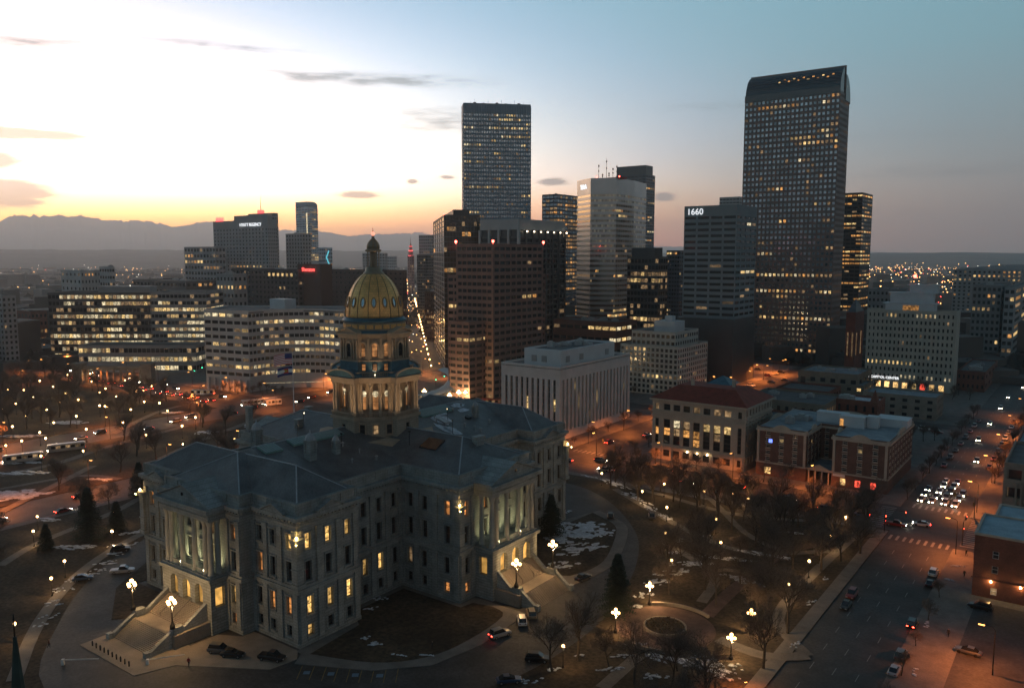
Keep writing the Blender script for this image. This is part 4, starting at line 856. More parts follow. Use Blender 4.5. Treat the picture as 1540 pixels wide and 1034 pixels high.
for k in range(8): a = 2 * math.pi * k / 8; MB().tube([(1.68 * math.cos(a), 1.68 * math.sin(a), 77.8), (1.63 * math.cos(a), 1.63 * math.sin(a), 78.6), (1.28 * math.cos(a), 1.28 * math.sin(a), 79.35), (.6 * math.cos(a), .6 * math.sin(a), 80.15)], [.1, .1, .09, .06], 5).build('cupola_rib', MATS['gold_rib'], cap)
MB().ball((0, 0, 81.5), .5, 14, 9).build('finial_globe', glow_mat('finial_light', (1, .30, .18), 1.7, 'NONE'), cap, True); MB().tube([(0, 0, 81.9), (0, 0, 83.1)], [.12, .03], 6).build('finial_spike', MATS['bronze_dark'], cap)
for o in cap.children:                                                    # the drum and dome are a little slimmer than first laid out
    if o.name in DRUM0: continue
    if abs(o.location.x) + abs(o.location.y) < .01 and o.type == 'MESH': o.scale = (.925, .925, 1)
    else: o.location.x *= .925; o.location.y *= .925
# floodlights standing on the roof round the drum
FLM = glow_mat('floodlight_lens', (1, .75, .4), 5, 'NONE')
for k in range(8):
    a = 2 * math.pi * (k + .5) / 8; p = Vector((20.5 * math.cos(a), 20.5 * math.sin(a), 34.6)); o = MB().box(-.25, .25, -.15, .15, .2, .55).box(-.05, .05, -.05, .05, -3, .2).build('floodlight', MATS['iron_black'], cap); o.location = p; o.rotation_euler = (0, 0, a + math.pi / 2)
    MB().box(-.2, .2, .151, .17, .25, .5).build('floodlight_lens', FLM, o)
    li = bpy.data.lights.new('drum_floodlight', 'SPOT'); li.energy = 3200; li.color = (1, .66, .34); li.spot_size = R(62); li.spot_blend = .6; li.shadow_soft_size = .3
    lo_ = bpy.data.objects.new('floodlight_beam', li); C.objects.link(lo_); lo_.parent = cap; lo_.location = p + Vector((0, 0, .7)); lo_.rotation_euler = (p - Vector((0, 0, 54))).to_track_quat('Z', 'Y').to_euler()
for k in range(12):                                                        # small lamps in the upper gallery
    a = 2 * math.pi * (k + .5) / 12; p = Vector((9.1 * math.cos(a), 9.1 * math.sin(a), 47.0)); MB().box(-.12, .12, -.12, .12, 0, .2).build('gallery_lamp', FLM, cap).location = p
    li = bpy.data.lights.new('gallery_light', 'SPOT'); li.energy = 420; li.color = (1, .6, .34); li.spot_size = R(110); li.spot_blend = .8; li.shadow_soft_size = .15
    lo_ = bpy.data.objects.new('gallery_beam', li); C.objects.link(lo_); lo_.parent = cap; lo_.location = p + Vector((0, 0, .35)); lo_.rotation_euler = (p - Vector((6.2 * math.cos(a), 6.2 * math.sin(a), 58))).to_track_quat('Z', 'Y').to_euler()
# ---- stairs
def stairs(rot, f, bot, name):
    t = thing('entrance_stair', name, 'staircase', Matrix.Rotation(rot, 4, 'Z') @ Vector((0, -f, .1)), rot)
    y = 0.0; SS = MATS['sandstone']; n1 = 16; run = (bot - f - 3.2) / 2; hw = 6.4
    for k in range(n1): MB().box(-hw, hw, -run * (k + 1) / n1 - .04, 0, 5.5 - 2.75 * (k + 1) / n1, 5.5 - 2.75 * k / n1 - .004).build('step', SS, t)
    MB().box(-hw - 1.6, hw + 1.6, -run - 3.2, -.02, 0, 2.74).build('landing', SS, t)
    for k in range(n1): MB().box(-hw, hw, -run * (k + 1) / n1 - run - 3.2, -run - 3.19, 2.74 - 2.74 * (k + 1) / n1, 2.74 - 2.74 * k / n1 - .004).build('step', SS, t)
    for s in (-1, 1):
        b = MB(); x0, x1 = sorted((s * hw, s * (hw + .8)))
        for (ya, yb, za, zb) in ((0, -run, 6.5, 3.7), (-run, -run - 3.2, 3.6, 3.6), (-run - 3.2, -2 * run - 3.2, 3.5, .9)):
            b.add([(x0, ya, 0), (x1, ya, 0), (x1, yb, 0), (x0, yb, 0), (x0, ya, za), (x1, ya, za), (x1, yb, zb), (x0, yb, zb)], [(4, 5, 6, 7), (0, 1, 5, 4), (1, 2, 6, 5), (2, 3, 7, 6), (3, 0, 4, 7)])
        b.box(x0 - .15, x1 + .15, -2 * run - 4.1, -2 * run - 3.1, 0, 1.3); b.box(x0 - .3, x1 + .3, -run - 2.9, -run - .9, 0, 4.1)
        b.build('side_wall', GSM, t)
        for u in (-2.2, 2.2):
            if s > 0: MB().tube([(u, -.3, 6.4), (u, -run, 3.7)], [.04, .04], 5).tube([(u, -.3, 5.4), (u, -.3, 6.4)], [.04, .04], 5).tube([(u, -run, 2.7), (u, -run, 3.7)], [.04, .04], 5).build('handrail', MATS['iron_black'], t)
    return t
stairs(0, 54.85, 67.2, 'broad stone stair below the south portico with landing'); stairs(R(90), 44.25, 54.5, 'broad stone stair below the east portico with landing')
# ---------------------------------------------------------------- city blocks round the capitol
RED = glow_mat('red_beacon', (1, .08, .05), 14, 'NONE'); WHT = glow_mat('white_sign_light', (.95, .97, 1), 1.1, 'NONE'); REDS = glow_mat('red_sign_light', (1, .05, .04), 3.0, 'NONE')
CYN = glow_mat('cyan_light', (.1, .75, .9), .7, 'NONE'); FLD = glow_mat('pale_flood', (1, .8, .55), 9, 'NONE')
def beacon(t, base, x, y, z, r=.5): MB().tube([(0, 0, -1.2), (0, 0, 0)], [.12, .12], 4).ball((0, 0, 0), r, 8, 5).build('beacon', RED, t).location = (x - base.x, y - base.y, z - base.z + 1.2)
# -- white finned office block north of colfax
fp, wd, dd = corner(842, 754, 947.5, 560, x=-28.5); h = z_at(555.5, fp[1]); WS = MATS['white_stone']
t = thing('finned_office_block', 'white stone office block with tall narrow fins and a pale roof storey', 'building', (*fp[0], 0)); base = Vector((*fp[0], 0))
mb = MB(); hs = []
for i in range(4):
    P0, P1 = fp[i], fp[(i + 1) % 4]; Ln = (Vector(P1) - Vector(P0)).length
    hs += facade(mb, P0, P1, 0, h, grid(Ln, 10 if i == 0 else 19, .44, 1.3) if i < 2 else [], [(3.5, h - 4.6)] if i < 2 else [], .9)
mb.v = [(v[0] - base.x, v[1] - base.y, v[2]) for v in mb.v]; mb.build('wall', WS, t); pk = litpick(5, .035, GL, (LW, LP, LD)); H2 = []
for c, r, P, w_, ht, rz in hs:
    for k in range(8): H2.append((c, k, P + Vector((0, 0, ht * k / 8 + .35)), w_, ht / 8 - .5, rz))
    o = link('spandrel_strip', unit_pane(MATS['dark_panel']), t, P - base, rz, (w_, .6, ht)); 
H2 = [(c, r, P + Vector((math.sin(rz), -math.cos(rz), 0)) * .08, a, b, rz) for c, r, P, a, b, rz in H2]
place_panes(H2, t, lambda c, r: LW if (r in (3, 4) and random.Random(c * 7 + r).random() < .12) else pk(c, r), base, 300)
loc = lambda q: [(p[0] - base.x, p[1] - base.y) for p in q]
MB().prism(loc(fp), h - .3, h).build('roof', MATS['roof_gravel'], t); ins = sub(fp, .03, .97, .02, .98); MB().ring(loc(fp), loc(ins), h, h + .9).build('parapet', WS, t)
pf = sub(fp, .32, .94, .06, .80); MB().prism(loc(pf), h, h + 6.6).build('penthouse', mat('pale_metal', (.50, .53, .56), .6, .08, .2), t); ii = sub(fp, .35, .91, .08, .78); MB().ring(loc(pf), loc(ii), h + 6.6, h + 7.3).build('penthouse_parapet', MATS['pale_metal'], t)
MB().prism(loc(ii), h + 6.6, h + 6.65).build('penthouse_roof', MATS['roof_gravel'], t); rooftop(t, base, ii, h + 6.6, 4, 6, MATS['metal_grey'])
for u in (.45, .62): q = sub(fp, u, u + .08, .055, .06); MB().prism(loc(q), h + 2, h + 4.6).build('louvre', MATS['grey_panel'], t)
for u in (.12, .3, .66): q = sub(fp, .94, .945, u, u + .05); MB().prism(loc(q), h + 2, h + 4.6).build('louvre', MATS['grey_panel'], t)
# -- white stepped annex
fp, wd, dd = corner(1018, 933, 1064, 530, ground=597); h = z_at(525, fp[1])
t, base = tower('stepped_office_annex', 'pale stone office block with two set-back top storeys and a roof cube', fp, h, mat('annex_stone', (.44, .43, .40), .85, .1, .2), 9, (13, 14), .62, .62, .35, pick=litpick(9, .05, GL, (LW, LD)), limit=300)
f2 = sub(fp, .14, .9, .1, .86); tower('', '', f2, h + 7.6, MATS['annex_stone'], 2, (9, 10), .66, .5, .3, z0=h + .05, pick=litpick(10, .02, GL, (LD,)), roots=(t, base)); f3 = sub(fp, .42, .78, .3, .62)
MB().prism(loc_ := [(p[0] - base.x, p[1] - base.y) for p in f3], h + 7.6, h + 13.6).build('penthouse', MATS['pale_metal'], t); MB().prism([(p[0] - base.x, p[1] - base.y) for p in sub(fp, .55, .68, .4, .5)], h + 13.6, h + 16.4).build('roof_tank', MATS['pale_metal'], t)
# -- state office with red tile roof and giant pilasters
SST = mat('office_stone', (.36, .31, .26), .85, .12, .25, fine=.1)
x0, x1, y0 = 14.6, 50.5, 129.0; dy = hit((x1, y0), (0, 1), 1161, 610); h = z_at(613, (x1, y0)) ; fp = [(x0, y0), (x1, y0), (x1, y0 + dy), (x0, y0 + dy)]; base = Vector((x0, y0, 0))
t = thing('tile_roofed_office', 'tan stone office with red tile roof and tall window bays between piers', 'building', base); mb = MB(); hs = []
hs += facade(mb, fp[0], fp[1], 0, h, [(1.2, 2.6)] + [(4.6 + 3.9 * k, 7.2 + 3.9 * k) for k in range(7)] + [(wd_, wd_ + 1.4) for wd_ in (x1 - x0 - 2.8,)], [(1.5, 4.0), (6.2, 15.6), (h - 4.2, h - 1.9)], .5)
hs += facade(mb, fp[1], fp[2], 0, h, grid(dy, 9, .4), floors(1, h - .5, 5, .5), .4); facade(mb, fp[2], fp[3], 0, h, [], []); facade(mb, fp[3], fp[0], 0, h, [], [])
mb.v = [(v[0] - base.x, v[1] - base.y, v[2]) for v in mb.v]; mb.build('wall', SST, t); H2 = []
for c, r, P, a, b, rz in hs:
    if r == 1 and b > 8:
        for k in range(3): H2.append((c, 10 + k, P + Vector((0, 0, k * b / 3 + .15)), a, b / 3 - .3, rz))
        MB().box(-a / 2, a / 2, -.1, .05, 0, b).build('bay_panel', MATS['bronze_dark'], t).location = P - base + Vector((0, .12, 0))
    else: H2.append((c, r, P, a, b, rz))
ro = random.Random(2); place_panes(H2, t, lambda c, r: (ro.choice((LP, LW, LD, GL, GL)) if r == 12 else ro.choice((LD, GL, GL, LO)) if r >= 10 else ro.choice((GL, GL, GL, LD))), base, frames=FRM)
Wd, Dp = x1 - x0, dy
for z, o, hh in ((5.0, .35, .5), (16.4, .3, .6), (h - 5.0, .4, .5), (h - .8, .9, .8)):
    MB().ring([(-o, -o), (Wd + o, -o), (Wd + o, Dp + o), (-o, Dp + o)], [(.5, .5), (Wd - .5, .5), (Wd - .5, Dp - .5), (.5, Dp - .5)], z, z + hh).build('cornice', SST, t)
rm = MB().add([(-.7, -.7, h), (Wd + .7, -.7, h), (Wd + .7, Dp + .7, h), (-.7, Dp + .7, h), (7, 8, h + 4.6), (Wd - 7, 8, h + 4.6), (Wd - 7, Dp - 8, h + 4.6), (7, Dp - 8, h + 4.6)], [(0, 1, 5, 4), (1, 2, 6, 5), (2, 3, 7, 6), (3, 0, 4, 7), (4, 5, 6, 7)]).build('roof', MATS['tile_red'], t)
tl = MB()
for k in range(90):
    x = -.5 + (Wd + 1) * k / 90; s = min(1, max(0, (min(x + .7, Wd + .7 - x)) / 7.7)); tl.tube([(x, -.7, h + .04), (x, -.7 + 8.7 * s, h + 4.6 * s + .04)], [.07, .07], 4)
tl.build('roof_tile_rows', MATS['tile_red'], rm)['kind'] = 'stuff'
for (x, y, z) in ((12, 9, 2.2), (26, 14, 2.4)): MB().box(x - .5, x + .5, y - .5, y + .5, h + 3.5, h + 4.6 + z).box(x - .6, x + .6, y - .6, y + .6, h + 4.6 + z, h + 4.9 + z).build('chimney', SST, t)
MB().add([(14, 16, h + 4.5), (24, 16, h + 4.5), (24, 26, h + 4.5), (14, 26, h + 4.5), (19, 21, h + 7.5)], [(0, 1, 4), (1, 2, 4), (2, 3, 4), (3, 0, 4)]).build('roof_light', CPB, t)
for k in (12.5, 16.4, 20.3): MB().ball((k + 2, -.6, 4.4), .28, 8, 5).build('door_lamp', glow_mat('door_lamp_light', (1, .7, .35), 30), t)
# -- brick hotel with a courtyard and curved gables
BR = mat('hotel_brick', (.15, .082, .066), .88, .2, .4, brick=(.45, .15, .012, .8), fine=.15); TR = mat('hotel_trim', (.40, .33, .27), .85, .15, .5)
x0, x1, y0 = 54.5, 97.0, 129.6; dN = 40; h = z_at(664, (x1, y0)); xa, xb = 71.5, 79.8
t = thing('brick_hotel', 'brown brick hotel of two wings round a court with curved stone gables', 'building', (x0, y0, 0)); base = Vector((x0, y0, 0))
pl = [(x0, y0), (xa, y0), (xa, y0 + 17), (xb, y0 + 17), (xb, y0), (x1, y0), (x1, y0 + dN), (x0, y0 + dN)]; mb = MB(); hs = []
for i in range(8):
    P0, P1 = pl[i], pl[(i + 1) % 8]; Ln = (Vector(P1) - Vector(P0)).length; nb_ = {0: 3, 1: 4, 2: 2, 3: 4, 4: 3, 5: 9}.get(i, 0)
    hs += facade(mb, P0, P1, 0, h, grid(Ln, nb_, .32 if nb_ < 4 else .36, 1.6 if nb_ == 3 else 0) if nb_ else [], floors(5, h - 1.2, 5, .56) if nb_ else [], .35)
mb.v = [(v[0] - x0, v[1] - y0, v[2]) for v in mb.v]; mb.build('wall', BR, t); WFR = mat('window_frame_white', (.5, .5, .48), .6); place_panes(hs, t, lambda c, r: LW if (c, r) == (1, 3) else GL, base, frames=WFR)
for c_, r_, P_, w_, h_, rz_ in hs:
    q_ = Vector((math.sin(rz_), -math.cos(rz_), 0)); o = MB().box(-w_ / 2 - .2, w_ / 2 + .2, -.12, 0, -.3, -.02).box(-w_ / 2 - .15, w_ / 2 + .15, -.1, 0, h_ + .02, h_ + .3).build('window_sill', TR, t); o.location = P_ - base + q_ * .36; o.rotation_euler = (0, 0, rz_)
lw = lambda q: [(p[0] - x0, p[1] - y0) for p in q]
MB().prism(lw([(x0 + .4, y0 + .4), (xa - .4, y0 + .4), (xa - .4, y0 + 17.4), (xb + .4, y0 + 17.4), (xb + .4, y0 + .4), (x1 - .4, y0 + .4), (x1 - .4, y0 + dN - .4), (x0 + .4, y0 + dN - .4)]), h - .9, h - .4).build('roof', mat('roof_frosted', (.23, .27, .30), .9, .3, .3, fine=.15), t)
for (a, b) in zip(pl, pl[1:] + pl[:1]):
    a2, b2 = Vector(a), Vector(b); d = (b2 - a2).normalized(); nn = Vector((d.y, -d.x)); Ln = (b2 - a2).length; o = Vector((a2.x - x0, a2.y - y0, 0))
    MB().obox(o + Vector((0, 0, h - 1.5)) + Vector((*nn, 0)) * .01, Vector((*(d * Ln), 0)), Vector((*(nn * .5), 0)), Vector((0, 0, .7))).build('cornice', TR, t); MB().obox(o + Vector((0, 0, 4.6)) + Vector((*nn, 0)) * .01, Vector((*(d * Ln), 0)), Vector((*(nn * .3), 0)), Vector((0, 0, .5))).build('belt_course', TR, t)
    if Ln > 12:   # curved gable parapet
        k = 16; pts = [(Ln * j / k, h - .8 + (.4 + (1.5 if .3 < j / k < .7 else .0) * (math.sin(math.pi * (j / k - .3) / .4)) + (.5 if j in (0, k) else 0))) for j in range(k + 1)]
        m = MB(); fr = [Vector((*(d * u), z)) + Vector((*nn, 0)) * .1 for u, z in pts] + [Vector((*(d * Ln), h - .8)) + Vector((*nn, 0)) * .1, Vector((0, 0, h - .8)) + Vector((*nn, 0)) * .1]; nq = len(fr)
        m.add([o + v for v in fr] + [o + v - Vector((*nn, 0)) * .5 for v in fr], [tuple(range(nq)), tuple(range(2 * nq - 1, nq - 1, -1))] + [(j, nq + j, nq + (j + 1) % nq, (j + 1) % nq) for j in range(nq)]); m.build('gable_parapet', TR, t)
    for u in ((.2, Ln - 1.0) if Ln > 12 and d.x > .5 else ()):
        MB().obox(o + Vector((*(d * u), 5.1)) + Vector((*nn, 0)) * .01, Vector((*(d * .8), 0)), Vector((*(nn * .35), 0)), Vector((0, 0, h - 6.6))).build('corner_quoin', TR, t)
MB().box(xa - x0 + .1, xb - x0 - .1, .6, 16.9, 4.2, 4.6).build('court_roof', MATS['roof_frosted'], t)
for k in range(4): MB().lathe([(.3, 0), (.26, 4.2)], xa - x0 + .9 + k * 2.15, .4, 10).build('porch_column', TR, t)
gx = xa - x0; m = MB(); m.add([(gx, .3, 4.6), (gx + 8.3, .3, 4.6), (gx + 4.15, .3, 6.6), (gx, .9, 4.6), (gx + 8.3, .9, 4.6), (gx + 4.15, .9, 6.6)], [(0, 1, 2), (5, 4, 3), (1, 4, 5, 2), (2, 5, 3, 0)]); m.build('porch_gable', TR, t)
SHP = lit('shop_window_light', (1, .6, .22), 1.6, .3, 1.5); REDW = lit('red_shop_light', (1, .09, .05), 2.2, .2, 1.5); BLS = glow_mat('blue_sign_light', (.12, .22, 1), 1.8, 'NONE')
for (x, m_, w_) in ((4, SHP, 2.2), (29, SHP, 1.6), (33.6, REDW, 1.6), (38.4, REDW, 1.6)): link('shop_window', unit_pane(m_), t, (x, -.06, 1.0), 0, (w_, 1, 2.2))
MB().box(25.8, 29.6, -.2, -.05, 3.7, 4.5).build('shop_sign', MATS['pale_metal'], t); MB().box(4.2, 5.4, -.16, -.05, h - 5.4, h - 4.2).build('lit_sign', BLS, t)
for (x, y, a, b, hh) in ((27, 20, 4, 2.5, 3.2), (33, 22, 1.8, 1.8, 3.4), (19, 24, 5, 2, 3.0), (38, 30, 5, 4, 2.2)): MB().box(x - a, x + a, y - b, y + b, h - .4, h + hh).box(x - a - .2, x + a + .2, y - b - .2, y + b + .2, h + hh, h + hh + .25).build('roof_shed', MATS['pale_metal'], t)
link('shed_door', unit_pane(LO), t, (23.6, 17.4, h - .3), 0, (1.2, 1, 2.6)); rooftop(t, base, [(x0, y0 + 4), (xa, y0 + 4), (xa, y0 + 36), (x0, y0 + 36)], h - .4, 12, 4)
# -- low blocks behind
def simple(name, label, px, h, wallm, nf, nb, seed, prob=.05, wf=.5, hf=.5, lim=120, units=4, choice=(LW, LO, LD), roofm=None, glassm=None, **kw):
    fp, wd, dd = corner(**px); hh = h if h > 0 else z_at(-h, fp[1]); t, b = tower(name, label, fp, hh, wallm, nf, nb, wf, hf, .3, pick=litpick(seed, prob, glassm or GL, choice), limit=lim, roofm=roofm, **kw)
    if units: rooftop(t, b, fp, hh, seed, units)
    return t, b, fp, hh
simple('low_tan_block', 'long low tan block with flat roof behind the tile roofed office', dict(pc=1238, pl=1118, pr=1268, pm=610, ground=652), -612, mat('tan_wall', (.20, .165, .13), .9, .2, .3), 2, (10, 8), 21, .06, .4, .4, roofm=MATS['roof_gravel'])
t, b, fp, h = simple('dark_red_house', 'dark red brick house with a snowy flat roof and small gable', dict(pc=1318, pl=1256, pr=1331, pm=610, ground=648), -608, MATS['brick_red'], 2, (5, 4), 22, .03, .3, .45, roofm=MATS['snow'], units=1)
q = [(p[0] - b.x, p[1] - b.y) for p in sub(fp, .8, 1, 0, .35)]; cx = sum(p[0] for p in q) / 4; cy = sum(p[1] for p in q) / 4; MB().add([(p[0], p[1], h) for p in q] + [(cx, cy, h + 6)], [(0, 1, 4), (1, 2, 4), (2, 3, 4), (3, 0, 4)]).build('turret_roof', MATS['brick_red'], t)
simple('snow_roofed_hall', 'single-storey hall with a wide frosted flat roof below the round-topped tower', dict(pc=1290, pl=1200, pr=1310, pm=575, ground=598), -566, MATS['tan_wall'], 1, (6, 3), 23, .06, .5, .5, roofm=MATS['roof_frosted'])
simple('parking_lot_house', 'small dark house with two lit doors beyond the parking lot', dict(pc=1192, pl=1145, pr=1225, pm=520, ground=533), -502, MATS['tan_wall'], 2, (5, 4), 24, .2, .3, .4)
simple('red_brick_annex', 'broad red brick annex with flat roof between finned block and round-fronted tower', dict(pc=926, pl=832, pr=958, pm=490, ground=572), -487, mat('annex_brick', (.17, .075, .055), .88, .15, .3), 5, (9, 4), 25, .08, .85, .3, choice=(LW, LP), units=5)
# -- slab with shops (right middle)
fp, wd, dd = corner(1432, 1303, 1443, 500, ground=592); h = z_at(472, fp[1])
pk0 = litpick(31, .06, GL, (LW, LP, LD))
t, base = tower('capitol_office_slab', 'cream office slab with small square windows above lit shops and roof houses', fp, h, MATS['cream_panel'], 10, (20, 10), .42, .5, .35, faces=(0,), edge=.6, ground_floor=5.5, up=.5, limit=200,
                pick=lambda c, r: (LW if c < 11 else pk0(c, r)) if r == 2 else ((LP if c > 7 and c not in (12, 13, 16, 17) else GL) if r == 0 else pk0(c, r)))
ex = (Vector(fp[1]) - Vector(fp[0])).normalized()
for k in range(9):
    p = Vector(fp[0]) + ex * (3 + k * (wd - 4) / 9) - base.xy; link('shop_window', unit_pane(SHP if k not in (5, 6) else REDW if k == 6 else LW), t, (p.x, p.y - .06, .8), 0, (2.6, 1, 3.2))
for k in range(20): p = Vector(fp[0]) + ex * (wd * (k + .5) / 20) - base.xy; MB().box(-.25, .25, -.35, -.02, 5.2, h).build('rib', MATS['cream_panel'], t).location = (p.x + wd / 40, p.y, 0)
for (u0, u1, v0, v1, za, zb) in ((.2, .75, .1, .8, 0, 4.6), (.24, .72, .3, .85, 4.6, 10.5), (.45, .76, .45, .9, 10.5, 15)):
    q = [(p[0] - base.x, p[1] - base.y) for p in sub(fp, u0, u1, v0, v1)]; MB().prism(q, h + za, h + zb).build('roof_house', MATS['pale_metal'], t); q2 = [(p[0] - base.x, p[1] - base.y) for p in sub(fp, u0 - .03, u1 + .03, v0 - .02, v1 + .02)]; MB().prism(q2, h + zb, h + zb + .5).build('roof_slab', MATS['pale_metal'], t)
q = sub(fp, .4, .58, .09, .095); MB().prism([(p[0] - base.x, p[1] - base.y) for p in q], h + .6, h + 3.8).build('lit_louvre', LO, t)
q = sub(fp, .5, .5, .5, .5)[0]; beacon(t, base, q[0], q[1], h + 19, 1.0)
p = Vector(fp[0]).lerp(Vector(fp[1]), .24); sign('CAPITOL CENTER', 1.9, WHT, (p.x - base.x, p.y - base.y - .5, 6.2), (0, -1), t)
# -- right edge: brick block, second brick block, concrete bank
def rblock(name, label, x0, x1, y0, y1, h, m, roofm, fs, ww=1.2, fr=WFR):
    t = thing(name, label, 'building', (x0, y0, 0)); mb = MB(); hs = []
    P = [(x0, y0), (x1, y0), (x1, y1), (x0, y1)]
    hs += facade(mb, P[0], P[1], 0, h, [(u - ww / 2, u + ww / 2) for u in fs], [(1.0, 2.6), (h * .42, h * .42 + 1.7), (h * .66, h * .66 + 1.7)], .25); facade(mb, P[1], P[2], 0, h, [], []); facade(mb, P[2], P[3], 0, h, [], [])
    hs += facade(mb, P[3], P[0], 0, h, grid(y1 - y0, 5, .25), [(1.0, 3.0), (h * .42, h * .42 + 1.7), (h * .66, h * .66 + 1.7)], .25)
    mb.v = [(v[0] - x0, v[1] - y0, v[2]) for v in mb.v]; mb.build('wall', m, t); place_panes(hs, t, lambda c, r: LD if (c, r) in ((1, 1), (0, 0)) else GL, Vector((x0, y0, 0)), frames=fr)
    W2, D2 = x1 - x0, y1 - y0; MB().ring([(-.15, -.15), (W2 + .15, -.15), (W2 + .15, D2 + .15), (-.15, D2 + .15)], [(.4, .4), (W2 - .4, .4), (W2 - .4, D2 - .4), (.4, D2 - .4)], h, h + .5).build('parapet', TR, t); MB().box(.3, W2 - .3, .3, D2 - .3, h - .3, h + .12).build('roof', roofm, t)
    return t, h
hb = z_at(803, (129.2, 58)); RFB = mat('roof_blue_frost', (.26, .36, .42), .9, .2, .3, fine=.12)
t, h = rblock('brick_corner_house', 'red brick three-storey house with white sash windows and wall lamps beside the car park', 129.2, 152, 58, 75, hb, MATS['brick_red'], RFB, (4.2, 11.6, 17.5))
WL = glow_mat('wall_lamp_light', (1, .58, .2), 150)
for u in (3.6, 9.2): MB().ball((u, -.45, 4.1), .17, 8, 5).build('wall_lamp', WL, t); MB().box(u - .06, u + .06, -.4, 0, 4.3, 4.4).build('lamp_bracket', MATS['iron_black'], t)
MB().box(-.3, 22.8, -.25, -.02, h * .3, h * .3 + .25).build('belt_course', MATS['brick_red'], t)
t, h = rblock('brick_shop_row', 'second brick block with a frosted roof and a red lit corner sign', 131.2, 156, 77, 90, hb * .92, MATS['brick_red'], RFB, (4, 12, 19)); MB().box(-.9, -.1, 11.5, 11.8, 6, 8).build('corner_sign', REDS, t); MB().box(-1, -.1, 12, 12.3, 4.5, 5.5).build('corner_sign', LO, t)
fp, wd, dd = [(129, 124), (160, 124), (160, 158), (129, 158)], 31, 34; h = z_at(672, (129, 158)) + 1.2
simple_ = tower('concrete_bank', 'pale concrete bank with deep ribbed front and dark flat roof', fp, h, MATS['sandstone'], 3, (6, 7), .7, .55, 1.2, faces=(0, 3), pick=litpick(41, .3, GL, (LO, LD)))
t, b = simple_
for k in range(12): MB().box(3 + k * 1.3, 3.5 + k * 1.3, -.6, -.01, 0, h * .7).build('rib', MATS['sandstone'], t)
simple_ = tower('far_corner_shop', 'brick shop block with frosted roof north of the concrete bank', [(128, 172), (165, 172), (165, 205), (128, 205)], h * .7, MATS['brick_red'], 3, (6, 6), .4, .45, .3, faces=(0, 3), pick=litpick(42, .2, GL, (LO, LD)), roofm=RFB)
# -- brown granite office (left of centre)
fp, wd, dd = corner(742, 686, 817, 420, ground=602); h = z_at(369, fp[1]); BG = MATS['brown_granite']
t, base = tower('brown_granite_tower', 'reddish brown granite office tower with banded windows and stepped front', fp, h, BG, 22, (7, 9), .80, .48, .4, pick=litpick(51, .03, GL, (LW, LD, LO)), limit=300, edge=.8)
lo_fp, w2, d2 = corner(706, 676, 746, 500, ground=606); h2 = z_at(487, lo_fp[1]); tower('', '', lo_fp, h2, BG, 12, (3, 4), .8, .48, .4, pick=litpick(52, .06, GL, (LW, LD)), roots=(t, base), limit=100)
m2, w2, d2 = corner(740, 675, 822, 480, ground=601); h3 = z_at(417, m2[1]); tower('', '', [tuple(Vector(p) + Vector((-1.5, 1.0))) for p in m2], h3, BG, 18, (7, 9), .8, .48, .4, pick=litpick(53, .05, GL, (LW, LD)), roots=(t, base), limit=0)
for p in fp[:3]: beacon(t, base, p[0], p[1], h + 1, .7)
# -- bank tower with white crown
fp, wd, dd = corner(780, 722, 850, 345, dep=505); h = z_at(345, fp[1]); h4 = z_at(329, fp[1])
t, base = tower('white_crowned_tower', 'dark glass bank tower with white piers and a broad pale crown', fp, h - 5, MATS['dark_panel'], 26, (4, 6), .86, .7, .3, pick=litpick(61, .04, GL, (LW, LO, LD)), limit=200)
lc = [(p[0] - base.x, p[1] - base.y) for p in fp]; MB().prism(lc, h, h4).build('crown', MATS['light_panel'], t); u = Vector(fp[1]) - Vector(fp[0]); v = Vector(fp[2]) - Vector(fp[1])
for k in range(5): p = Vector(fp[0]) + u * k / 4 - base.xy; MB().box(-.7, .7, -.9, .9, 0, h).build('pier', MATS['light_panel'], t).location = (p.x, p.y, 0)
for k in range(1, 8): p = Vector(fp[1]) + v * k / 7 - base.xy; MB().box(-.5, .6, -.5, .5, 0, h).build('pier', MATS['dark_panel'], t).location = (p.x, p.y, 0); MB().ball((0, 0, 0), .45, 8, 5).build('crown_lamp', FLD, t).location = (p.x + 1.2, p.y, h - 1)
q = [(p[0] - base.x, p[1] - base.y) for p in sub(fp, .02, .98, .02, .98)]; MB().prism(q, h - 5, h + .1).build('recess', MATS['dark_panel'], t)
# -- bronze glass slab at left of it
t, base, fp, h = simple('bronze_glass_slab', 'dark green glass slab with a bronze reflecting end wall and black penthouse', dict(pc=668, pl=652, pr=722, pm=400, dep=540, rot=R(-45)), -325, MATS['dark_panel'], 30, (5, 12), 71, .05, .9, .82, lim=300, glassm=GLZ, units=0)
q = [(p[0] - base.x, p[1] - base.y) for p in sub(fp, .1, .9, .3, .75)]; MB().prism(q, h, h + 5).build('penthouse', MATS['dark_panel'], t); beacon(t, base, fp[1][0], fp[1][1], h + .5, .5)
